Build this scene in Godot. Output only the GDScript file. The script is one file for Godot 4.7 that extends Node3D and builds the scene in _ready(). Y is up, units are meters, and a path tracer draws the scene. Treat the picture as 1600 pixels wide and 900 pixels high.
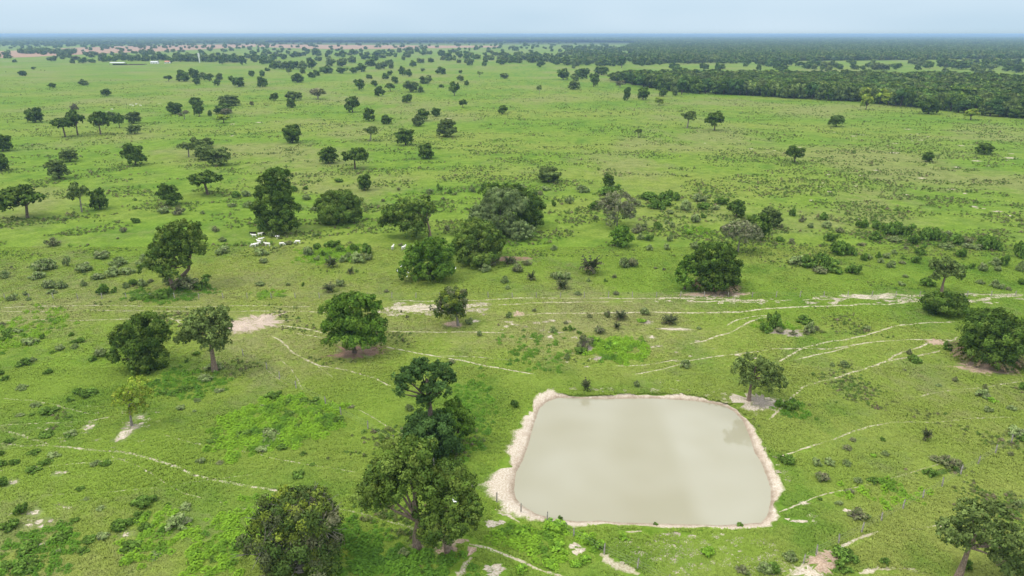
extends Node3D
# A cattle pasture with a clay pond, seen from a drone. Units are metres, y is up, the ground is at y = 0.

var rng := RandomNumberGenerator.new()
var used := {}
var mats := {}
var noise_big := FastNoiseLite.new()
var noise_mid := FastNoiseLite.new()
var noise_small := FastNoiseLite.new()
var bare := PackedByteArray()      # where no grass tuft may stand: sand, trails, water
const BX := -170.0
const BZ := -330.0
const BW := 680
const BH := 560
const BC := 0.5
const WATER_LEVEL := -0.45

const TREE_LABELS := [
	"large squat dull olive-green tree standing alone before the far ploughed fields",
	"large squat dark round-crowned tree standing alone before the far ploughed fields",
	"large dark round-crowned tree standing alone before the far ploughed fields",
	"middle-sized dull olive-green tree standing alone around the white farm buildings",
	"middle-sized squat dark round-crowned tree standing alone around the white farm buildings",
	"large dull olive-green tree standing alone before the far ploughed fields",
	"middle-sized squat dull olive-green tree standing alone around the white farm buildings",
	"large dark round-crowned tree next to one other before the far ploughed fields",
	"large squat dark round-crowned tree next to one other before the far ploughed fields",
	"large dull olive-green tree standing alone around the white farm buildings",
	"large dark round-crowned tree standing alone around the white farm buildings",
	"large narrow blue-green tree next to one other around the white farm buildings",
	"large dark round-crowned tree in a clump around the white farm buildings",
	"middle-sized squat dark round-crowned tree next to one other around the white farm buildings",
	"large squat dark round-crowned tree in a clump around the white farm buildings",
	"large squat dark round-crowned tree next to one other around the white farm buildings",
	"large squat dull olive-green tree next to one other in the clearing behind the wood",
	"large squat dark round-crowned tree standing alone around the white farm buildings",
	"large narrow blue-green tree standing alone in the clearing behind the wood",
	"large squat dark round-crowned tree next to one other in the clearing behind the wood",
	"large dark round-crowned tree in a clump in the clearing behind the wood",
	"large squat dull olive-green tree in a clump in the clearing behind the wood",
	"large dark round-crowned tree standing alone in the clearing behind the wood",
	"large tall dark round-crowned tree standing alone around the white farm buildings",
	"large dark round-crowned tree next to one other in the clearing behind the wood",
	"large dull olive-green tree next to one other before the far ploughed fields",
	"middle-sized dark round-crowned tree standing alone before the far ploughed fields",
	"middle-sized dark round-crowned tree standing alone in the clearing behind the wood",
	"large squat dull olive-green tree in a clump before the far ploughed fields",
	"middle-sized squat dark round-crowned tree standing alone in the clearing behind the wood",
	"large tall narrow blue-green tree standing alone in the clearing behind the wood",
	"large tall dull olive-green tree standing alone before the far ploughed fields",
	"large dark round-crowned tree in a clump before the far ploughed fields",
	"large dull olive-green tree in a clump before the far ploughed fields",
	"large squat dark round-crowned tree in a clump before the far ploughed fields",
	"large squat dark round-crowned tree in a clump in the clearing behind the wood",
	"middle-sized squat dark round-crowned tree in a clump in the clearing behind the wood",
	"middle-sized squat dull olive-green tree standing alone in the clearing behind the wood",
	"middle-sized dark round-crowned tree next to one other in the clearing behind the wood",
	"small squat dark round-crowned tree standing alone around the white farm buildings",
	"small squat dull olive-green tree standing alone before the far ploughed fields",
	"large squat dark round-crowned tree standing alone in the wide middle pasture",
	"large squat dark round-crowned tree standing alone beside the dense wood",
	"large squat dark round-crowned tree in a clump in the wide middle pasture",
	"middle-sized squat dark round-crowned tree in a clump in the wide middle pasture",
	"middle-sized dark round-crowned tree next to one other in the wide middle pasture",
	"middle-sized dull olive-green tree standing alone beside the dense wood",
	"middle-sized dull olive-green tree standing alone in the wide middle pasture",
	"small dark round-crowned tree standing alone in the wide middle pasture",
	"large squat dark round-crowned tree next to one other in the wide middle pasture",
	"middle-sized squat dull olive-green tree next to one other beside the dense wood",
	"middle-sized dark round-crowned tree standing alone in the wide middle pasture",
	"large squat dark round-crowned tree next to one other beside the dense wood",
	"middle-sized thin light-leaved tree standing alone in the wide middle pasture",
	"large dark round-crowned tree next to one other in the wide middle pasture",
	"middle-sized squat dark round-crowned tree standing alone on the pasture below the farm",
	"middle-sized dark round-crowned tree next to one other on the pasture below the farm",
	"large dark round-crowned tree standing alone in the wide middle pasture",
	"middle-sized squat dull olive-green tree standing alone in the wide middle pasture",
	"middle-sized squat dark round-crowned tree next to one other in the wide middle pasture",
	"middle-sized dull olive-green tree next to one other on the pasture below the farm",
	"large dark round-crowned tree in a clump in the wide middle pasture",
	"large dark round-crowned tree in a clump on the pasture below the farm",
	"middle-sized dull olive-green tree standing alone on the pasture below the farm",
	"middle-sized squat dark round-crowned tree in a clump on the pasture below the farm",
	"middle-sized squat dark spreading tree next to one other on the pasture below the farm",
	"large dull olive-green tree standing alone in the wide middle pasture",
	"middle-sized dark round-crowned tree standing alone on the pasture below the farm",
	"large dull olive-green tree in the front edge of the dense wood",
	"large dark round-crowned tree in the front edge of the dense wood",
	"large squat dull olive-green tree next to one other in the wide middle pasture",
	"large narrow blue-green tree in the front edge of the dense wood",
	"middle-sized squat dull olive-green tree standing alone on the pasture below the farm",
	"large dark round-crowned tree next to one other on the pasture below the farm",
	"large tall dark round-crowned tree standing alone in the wide middle pasture",
	"large squat narrow blue-green tree in the front edge of the dense wood",
	"small squat dark round-crowned tree standing alone in the wide middle pasture",
	"middle-sized brownish half-bare tree standing alone beside the dense wood",
	"small squat dark round-crowned tree standing alone on the pasture below the farm",
	"large squat dull olive-green tree standing alone in the wide middle pasture",
	"middle-sized dark spreading tree next to one other in the wide middle pasture",
	"large squat dull olive-green tree in a clump in the wide middle pasture",
	"large tall dark round-crowned tree in the front edge of the dense wood",
	"middle-sized dull olive-green tree next to one other in the wide middle pasture",
	"large tall narrow blue-green tree in the front edge of the dense wood",
	"middle-sized tall thin light-leaved tree standing alone in the wide middle pasture",
	"large tall narrow blue-green tree in a clump beside the dense wood",
	"large tall dark spreading tree standing alone in the wide middle pasture",
	"middle-sized tall dull olive-green tree next to one other beside the dense wood",
	"middle-sized dark round-crowned tree next to one other beside the dense wood",
	"large squat brownish half-bare tree in a clump in the wide middle pasture",
	"large dark round-crowned tree next to one other beside the dense wood",
	"middle-sized squat dull olive-green tree in a clump in the wide middle pasture",
	"large tall dull olive-green tree in the front edge of the dense wood",
	"large tall dark round-crowned tree next to one other beside the dense wood",
	"large yellowish green tree in the front edge of the dense wood",
	"middle-sized yellowish green tree standing alone beside the dense wood",
	"middle-sized squat dull olive-green tree in a clump on the pasture below the farm",
	"small brownish half-bare tree standing alone on the pasture below the farm",
	"middle-sized squat dark round-crowned tree next to one other on the pasture below the farm",
	"middle-sized dark round-crowned tree in the front edge of the dense wood",
	"middle-sized dark spreading tree standing alone in the wide middle pasture",
	"middle-sized yellowish green tree in the front edge of the dense wood",
	"large tall yellowish green tree standing alone beside the dense wood",
	"middle-sized brownish half-bare tree standing alone on the pasture below the farm",
	"middle-sized narrow blue-green tree in the front edge of the dense wood",
	"large dark round-crowned tree in a clump beside the dense wood",
	"middle-sized dull olive-green tree in the front edge of the dense wood",
	"small squat brownish half-bare tree in a clump on the pasture below the farm",
	"large dull olive-green tree in a clump beside the dense wood",
	"small tall dark round-crowned tree in a clump on the pasture below the farm",
	"large tall dark round-crowned tree in a clump on the pasture below the farm",
	"middle-sized squat dark round-crowned tree in the front edge of the dense wood",
	"middle-sized brownish half-bare tree in a clump on the pasture below the farm",
	"large dark round-crowned tree standing alone on the pasture below the farm",
	"middle-sized squat yellowish green tree standing alone on the pasture below the farm",
	"middle-sized squat dark round-crowned tree standing alone beside the dense wood",
	"middle-sized dark spreading tree standing alone on the pasture below the farm",
	"large thin light-leaved tree next to one other beside the dense wood",
	"large dark spreading tree next to one other beside the dense wood",
	"middle-sized squat dull olive-green tree next to one other on the pasture beyond the cattle",
	"large dark spreading tree in a clump on the pasture beyond the cattle",
	"large tall dark spreading tree in a clump on the pasture beyond the cattle",
	"large dull olive-green tree standing alone on the pasture beyond the cattle",
	"small tall thin light-leaved tree standing alone on the pasture beyond the cattle",
	"middle-sized thin light-leaved tree standing alone on the pasture beyond the cattle",
	"large dark round-crowned tree standing alone on the pasture beyond the cattle",
	"middle-sized dark round-crowned tree standing alone on the pasture beyond the cattle",
	"small squat dull olive-green tree next to one other on the pasture beyond the cattle",
	"middle-sized tall dull olive-green tree next to one other on the pasture beyond the cattle",
	"small squat dark round-crowned tree standing alone on the pasture beyond the cattle",
	"middle-sized thin light-leaved tree next to one other on the pasture beyond the cattle",
	"middle-sized dull olive-green tree in a clump on the pasture beyond the cattle",
	"middle-sized squat dull olive-green tree standing alone on the pasture beyond the cattle",
	"small dark round-crowned tree standing alone on the pasture beyond the cattle",
	"middle-sized dark spreading tree standing alone on the pasture beyond the cattle",
	"middle-sized dark round-crowned tree next to one other on the pasture beyond the cattle",
	"middle-sized dull olive-green tree next to one other on the pasture beyond the cattle",
	"large dark round-crowned tree next to one other on the pasture beyond the cattle",
	"middle-sized dark spreading tree next to one other on the pasture beyond the cattle",
	"middle-sized dull olive-green tree standing alone on the pasture beyond the cattle",
	"middle-sized dark round-crowned tree in a clump on the pasture beyond the cattle",
	"large tall thin light-leaved tree in a clump on the pasture beyond the cattle",
	"middle-sized dark round-crowned tree in a clump near the bare pale-branched tree"]
# x, z, width, height, kind, place
const TREES := [
	[-328.6, -2354.1, 30.7, 20.2, "o", 0], [-266.2, -2177.3, 26, 11.7, "r", 1], [-474.7, -2174.6, 18.9, 18.8, "r", 2], [-543.5, -2174.6, 18.9, 16.4, "r", 2], [-962.4, -2171.9, 11.8, 9.4, "o", 3],
	[-913.8, -2171.1, 9.5, 6.5, "r", 4], [-350.5, -2126.1, 16.2, 11.4, "r", 1], [-559.3, -2099.3, 27.4, 20.3, "r", 2], [-201.6, -2097.9, 22.8, 18, "r", 2], [-76.7, -2064.9, 13.5, 11.1, "r", 2],
	[-374.3, -2027.9, 30.8, 17.3, "r", 1], [-468.7, -2023.9, 19.8, 19.6, "r", 2], [-288, -1981.8, 17.3, 11.9, "r", 1], [-110.4, -1981.1, 15.1, 13.7, "o", 5], [-584, -1957.8, 25.6, 12.5, "r", 1],
	[-1121.1, -1954.3, 17, 10.5, "o", 6], [-996.6, -1953.1, 12.8, 9.2, "o", 3], [-136.6, -1892.8, 20.6, 18.3, "r", 7], [-1164.5, -1865.5, 14.2, 8, "o", 6], [-164.7, -1859.3, 28.3, 15.9, "r", 8],
	[-908.3, -1854.4, 16.2, 9.9, "o", 6], [-573.4, -1833.4, 22, 13.7, "r", 1], [-362.8, -1812.7, 27.6, 12.4, "r", 1], [-695.7, -1776.3, 19.4, 17.2, "o", 9], [-617.3, -1774.4, 13.6, 13.4, "r", 10],
	[-1035.6, -1772.8, 9.7, 6.9, "r", 4], [-833.6, -1737.8, 19, 19.6, "t", 11], [-564.2, -1724.2, 20.7, 16.7, "r", 7], [-852.9, -1702.9, 18.6, 17.6, "r", 12], [-905.5, -1702.2, 16.7, 10.2, "r", 13],
	[-601.7, -1701.9, 14.9, 16.5, "r", 10], [-958.1, -1699.8, 9.3, 7.3, "o", 3], [-741.2, -1675.8, 25.6, 16.1, "r", 14], [-682, -1674.7, 21.9, 19.8, "o", 9], [-907.2, -1672, 14.6, 10, "r", 13],
	[-870.5, -1671.9, 13.9, 11.5, "r", 10], [-629.1, -1646.2, 21.5, 17.7, "r", 10], [-746.2, -1646, 21.5, 14.1, "r", 15], [-1099.2, -1614.6, 10.6, 6.9, "r", 4], [-546.2, -1608.4, 17.6, 7.9, "o", 6],
	[-346.9, -1583.4, 20.7, 14.2, "o", 0], [430.2, -1583.3, 20.7, 13.5, "o", 16], [-738.8, -1582.9, 20.7, 11.8, "r", 17], [-97.1, -1582.3, 17.3, 11.9, "o", 0], [15.6, -1581.7, 15.5, 17.1, "o", 5],
	[1048.1, -1576.1, 19, 20.5, "t", 18], [310.9, -1567.5, 23.9, 16.8, "r", 19], [345, -1566.2, 20.5, 15.1, "r", 20], [391.2, -1558.9, 23.8, 13.3, "o", 21], [598.8, -1539.1, 15.1, 13.3, "r", 22],
	[357.3, -1523.1, 15, 18.1, "r", 22], [-601.2, -1514.9, 14.9, 19.7, "r", 23], [266.7, -1501.7, 21.3, 19.4, "r", 22], [-545.9, -1477.2, 17.7, 19.1, "r", 10], [525.8, -1461.7, 16, 15.8, "r", 24],
	[545.6, -1450.1, 25.3, 13.9, "r", 19], [-277.5, -1429, 24.9, 14.6, "r", 8], [-354.1, -1427.8, 21.8, 15.9, "o", 25], [-53.8, -1424.5, 11.8, 8.6, "r", 26], [921.5, -1423.5, 10.9, 8.6, "r", 27],
	[-191.2, -1411.6, 14.8, 12.1, "r", 2], [-327.6, -1408, 24.6, 17.5, "o", 28], [55, -1392.2, 17.6, 13.4, "r", 2], [970.6, -1390.4, 15.2, 10.4, "r", 29], [770, -1356.4, 10.4, 8.8, "r", 27],
	[203.6, -1353.1, 16.3, 23.5, "t", 30], [-219.1, -1326, 11.6, 13.8, "o", 25], [112.1, -1324.8, 8.1, 12.1, "o", 31], [-428.2, -1316.7, 20.1, 14.7, "r", 32], [-361.5, -1316.3, 18.7, 17, "r", 32],
	[-231.3, -1315.9, 17.3, 14.1, "o", 33], [-391.5, -1305.3, 21.4, 15.4, "r", 34], [-408.6, -1304.7, 20, 14, "o", 28], [801.9, -1300.7, 28.4, 15.2, "r", 35], [646.8, -1299.3, 22.7, 12.4, "o", 21],
	[-374, -1298.9, 19.9, 15.6, "o", 33], [610.3, -1297.6, 17, 9.7, "r", 36], [856.7, -1297.1, 17, 9.7, "o", 37], [538.6, -1296.7, 14.2, 9.7, "o", 37], [-237.8, -1296, 11.4, 12.6, "o", 25],
	[583.8, -1295.7, 11.4, 9.8, "r", 38], [-849.7, -1294.4, 8, 5, "r", 39], [615.4, -1278.4, 11.2, 8.2, "r", 38], [706.4, -1267.4, 12.5, 9.5, "r", 27], [-416.6, -1239.6, 10.3, 5.8, "r", 39],
	[-149.9, -1223.3, 8.6, 5.8, "o", 40], [-251.7, -1216.9, 20, 14.3, "r", 41], [825.5, -1190.5, 19.6, 14, "r", 42], [-298.5, -1168.6, 23, 12.4, "r", 43], [-272.6, -1167.8, 20.4, 9.9, "r", 44],
	[-254, -1165.1, 12.8, 10, "r", 45], [693.4, -1164.2, 11.5, 10, "o", 46], [-335.3, -1164.1, 10.2, 7.5, "o", 47], [-82, -1163.2, 7.2, 5.5, "r", 48], [-111.4, -1143.7, 17.5, 11.7, "r", 49],
	[734.5, -1142, 15, 9.8, "o", 50], [118.1, -1141, 10, 9.9, "r", 51], [138.7, -1123.9, 24.6, 13.1, "r", 52], [-342.1, -1115.1, 9.8, 9.7, "l", 53], [732, -1110.8, 14.6, 9.5, "o", 50],
	[-167.2, -1110.8, 12.2, 14.4, "r", 54], [-185.9, -1109.9, 9.8, 7.6, "r", 45], [-295.7, -1097.9, 12.1, 8.9, "r", 51], [-739.5, -1097.4, 12.5, 8.2, "r", 55], [-373, -1084.4, 9.5, 9.4, "r", 56],
	[-385.7, -1076.4, 9.9, 9.3, "r", 56], [-152.1, -1069.2, 11.7, 12, "r", 57], [-48.2, -1065, 10.6, 8.7, "l", 53], [-288.4, -1045.5, 11.5, 9, "r", 51], [-10.2, -1031.3, 13.6, 7.7, "o", 58],
	[-202.1, -1026.3, 10.2, 6.1, "r", 59], [97, -1021.8, 17.9, 15.3, "r", 54], [-177.4, -1019.8, 12.3, 8.7, "r", 59], [-434.2, -1019.1, 11.2, 9.9, "o", 60], [71, -1004.6, 19.8, 16.1, "r", 61],
	[-437.8, -1002.2, 14.3, 16.3, "r", 62], [-404.1, -1000.8, 9.9, 9.7, "o", 63], [-407.1, -974.8, 13.9, 10, "r", 64], [-69.5, -974, 10.7, 7.9, "o", 47], [-461.9, -973.5, 11.8, 7.9, "s", 65],
	[-439.6, -970.2, 20.2, 15.6, "r", 62], [82.9, -961.5, 12.7, 11.4, "o", 66], [-372, -959.8, 8.5, 8.3, "r", 67], [141.4, -952.3, 19.8, 14.6, "o", 68], [-280.7, -947.2, 17.7, 12.5, "r", 41],
	[146.6, -938.7, 21.7, 15.8, "r", 69], [-150.5, -929.1, 9.8, 9, "r", 51], [-110.3, -922.8, 17.2, 10.8, "o", 70], [149.9, -901.6, 14.3, 17.3, "t", 71], [-391, -896.5, 9.5, 9.3, "r", 67],
	[155.2, -895.1, 18.5, 18.6, "r", 69], [-527.4, -891.4, 11.8, 8, "o", 72], [-56, -890, 6.3, 6.7, "r", 51], [-359.7, -882.5, 9.3, 8.6, "r", 67], [-167.1, -877, 8.7, 7.2, "r", 51],
	[-327.8, -866, 16.2, 12, "r", 62], [-298.8, -865.4, 14.3, 12.7, "r", 73], [97.8, -865, 12.4, 16.9, "r", 74], [157.5, -864.2, 20.5, 13, "t", 75], [-83.8, -855.3, 7.2, 4, "r", 76],
	[127.6, -852.7, 12.1, 8.8, "b", 77], [-541.2, -850.5, 9.8, 5.8, "r", 78], [161.4, -847.3, 16.8, 17.5, "o", 68], [71.3, -828.3, 15.5, 10.6, "o", 79], [168.2, -815.5, 16.5, 17.5, "r", 69],
	[-172.8, -815.3, 12.6, 12.7, "r", 57], [173, -813.6, 16.4, 17.3, "o", 68], [-134.9, -799.3, 12.1, 8.9, "s", 80], [180.2, -791.4, 14.2, 16.6, "o", 68], [-110.7, -788.2, 19.1, 12.5, "o", 81],
	[185.2, -781.9, 13.1, 18, "r", 82], [-98.7, -779.5, 6.9, 7.6, "o", 83], [193.7, -776.7, 17.8, 17.4, "r", 69], [205.7, -765.1, 11.8, 16.7, "t", 84], [199.4, -764.4, 15, 12.5, "r", 69],
	[215.2, -761.1, 17, 13.8, "r", 69], [28.6, -756.1, 6.7, 9.9, "l", 85], [178.2, -756.1, 11.8, 16.5, "t", 86], [221.6, -753.1, 14.4, 17.8, "r", 69], [228.5, -750.4, 11.8, 16.7, "t", 84],
	[235.9, -745.4, 14.2, 16.6, "t", 71], [242.4, -743.4, 13.6, 15.8, "o", 68], [-59.3, -740, 11.9, 14.9, "s", 87], [-417.5, -739.8, 11.8, 7.6, "r", 55], [167.2, -738.1, 5.7, 9.7, "o", 88],
	[247.1, -736.8, 12, 12.8, "o", 68], [-136, -736.3, 11.4, 10.3, "r", 51], [153.5, -729.6, 8.9, 8.8, "r", 89], [256.4, -727.8, 12.1, 13.8, "r", 69], [263.9, -726.6, 16.6, 12.7, "o", 68],
	[269.8, -719, 13.3, 12.3, "r", 69], [271, -711.2, 12.3, 14.2, "o", 68], [287, -706.9, 15.1, 14.2, "o", 68], [277.1, -706.3, 11.6, 14.4, "o", 68], [-188.9, -699.1, 17.1, 10.7, "b", 90],
	[292.1, -699.1, 13.4, 16.8, "t", 71], [297, -691.9, 12.9, 13.1, "o", 68], [126.1, -689.7, 12.2, 11.9, "r", 91], [-208.5, -687.2, 15.2, 9, "o", 92], [-227.2, -685, 8.8, 7.7, "r", 45],
	[306.6, -684.4, 11, 14.3, "o", 93], [300.2, -681.8, 10.8, 11.6, "r", 69], [109.1, -681.3, 7.6, 13.1, "r", 94], [312.3, -680.3, 10.5, 16.4, "o", 93], [321, -680, 16.1, 14.3, "o", 68],
	[326.5, -677.9, 16.3, 13.2, "o", 68], [327.9, -664.2, 14.5, 15, "y", 95], [-97, -661.2, 10, 8.2, "r", 51], [329.8, -652.1, 10, 16.3, "o", 93], [333.3, -650.3, 15.2, 14.7, "y", 95],
	[336.5, -639.5, 13.7, 11.1, "y", 95], [130.9, -638, 8.8, 7.6, "y", 96], [-250.4, -634.4, 19.7, 9.9, "o", 97], [338, -630.5, 10.8, 13, "o", 68], [-228.2, -627.8, 4.5, 4.4, "b", 98],
	[340.7, -627.4, 14.1, 15.8, "t", 71], [345.1, -624.4, 11.7, 14.6, "r", 69], [-274.9, -622.1, 12.4, 8.7, "r", 99], [350.3, -618.6, 9.6, 9.3, "r", 100], [-190.3, -616.9, 8.9, 8, "r", 51],
	[-42.4, -616.6, 7.6, 7.4, "s", 101], [352.8, -610.9, 12.6, 11.2, "o", 68], [359.2, -606.5, 11.2, 10.3, "y", 102], [297.5, -600.5, 10.1, 13.2, "y", 103], [357.9, -596.2, 11.7, 15.1, "o", 93],
	[361.2, -587.9, 12.4, 13.7, "r", 69], [-129.5, -580.1, 13.6, 13.1, "r", 57], [361.7, -577.9, 10.8, 12.9, "r", 69], [-353, -575.3, 7.1, 7.5, "b", 104], [363.5, -572.6, 12.8, 10.4, "t", 105],
	[331.9, -568.6, 16.4, 13.4, "r", 106], [-230.4, -568.5, 15.2, 8.3, "r", 64], [-268.4, -567.8, 13.3, 9.7, "r", 56], [368.5, -567.4, 11, 12.9, "r", 69], [-7.2, -566.4, 8.2, 7.1, "r", 51],
	[367.8, -557.5, 9.2, 9.1, "o", 107], [-223.1, -555.5, 9.2, 5.5, "b", 108], [371.1, -553.2, 14.8, 13.7, "o", 109], [370.5, -551.6, 12.5, 13.9, "t", 71], [-233.2, -549.9, 3.5, 4.8, "r", 110],
	[-58.7, -549.4, 8, 6.9, "r", 51], [-241.2, -549.4, 8.6, 10.8, "r", 111], [374.1, -546.9, 11.1, 8.1, "t", 105], [380.1, -546.4, 10.9, 13.5, "o", 68], [382, -540.2, 12.5, 8, "r", 112],
	[384.2, -538.6, 11.1, 9.4, "o", 107], [386.9, -533.3, 11.7, 13, "t", 71], [-244.2, -530.6, 8.4, 6.9, "b", 113], [-297, -527.8, 7.1, 6.3, "o", 63], [339, -525.5, 10.6, 8.5, "y", 96],
	[-65.3, -519.5, 11, 8.9, "r", 51], [-104.3, -518.8, 9.1, 10.2, "r", 45], [-343, -511.5, 12, 11, "r", 114], [-206.3, -507.9, 10.3, 6.2, "y", 115], [-269.1, -505.1, 11.9, 8.6, "o", 60],
	[-88.8, -501.7, 8.8, 6.4, "r", 45], [-64.6, -489.2, 8.8, 7.9, "o", 47], [222.8, -487, 10.9, 7.8, "r", 116], [-265.3, -479.1, 8.1, 10, "s", 117], [118.6, -479.1, 11.4, 12.1, "l", 118],
	[133.6, -466.7, 12.7, 12.7, "s", 119], [-240.4, -450.2, 9.1, 6.2, "o", 120], [-260.6, -447.3, 13.2, 14.7, "s", 121], [-273, -443.6, 11.1, 16.2, "s", 122], [-40.5, -437.7, 13.6, 11.4, "o", 123],
	[-276.4, -436.4, 12.9, 12.4, "s", 121], [77.7, -432.9, 4.4, 5.7, "l", 124], [-84.2, -419.3, 9.5, 9.2, "l", 125], [-128.4, -411.5, 11, 10.9, "r", 126], [-61.1, -402.9, 10.5, 9.8, "r", 127],
	[-173.2, -397.4, 9, 5, "o", 128], [-174.8, -387.6, 5.3, 6.8, "o", 129], [-276.9, -380.8, 11.2, 9.4, "r", 127], [250.5, -370.8, 9.3, 5.9, "r", 130], [-167.6, -362, 9.1, 7.9, "l", 131],
	[-43.8, -356.6, 9.3, 8.5, "r", 127], [-155.1, -353.6, 11.3, 8.3, "o", 132], [-221, -348.3, 9.9, 6.6, "o", 133], [206.3, -347.3, 6.3, 5.3, "r", 134], [140.1, -345.3, 9.9, 8.7, "s", 135],
	[-90.4, -343, 10.2, 8.5, "r", 136], [-141.8, -338.2, 11.9, 8.6, "o", 137], [-183.1, -338, 12, 10.8, "r", 138], [-74.1, -327.9, 12.1, 10, "s", 139], [-237.9, -323.2, 7.4, 8, "r", 127],
	[-199.7, -304.6, 10.3, 9, "o", 140], [15.7, -297.1, 10.9, 6.5, "o", 120], [40.4, -287.3, 5.3, 5.6, "r", 134], [-60.1, -280.2, 6.5, 6.9, "r", 127], [-120.9, -272.2, 13, 9.4, "s", 139],
	[-127.5, -254.8, 9.5, 8.3, "r", 141], [-150, -247.7, 6.9, 8.3, "r", 136], [-154, -243.2, 6.9, 11.2, "l", 142], [78.3, -236.7, 7.1, 6.2, "r", 136], [-167.8, -234.7, 15, 11.5, "s", 121],
	[85.8, -224.1, 7.6, 6.7, "o", 132], [76.1, -207.8, 7.9, 8.6, "r", 143]]
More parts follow.
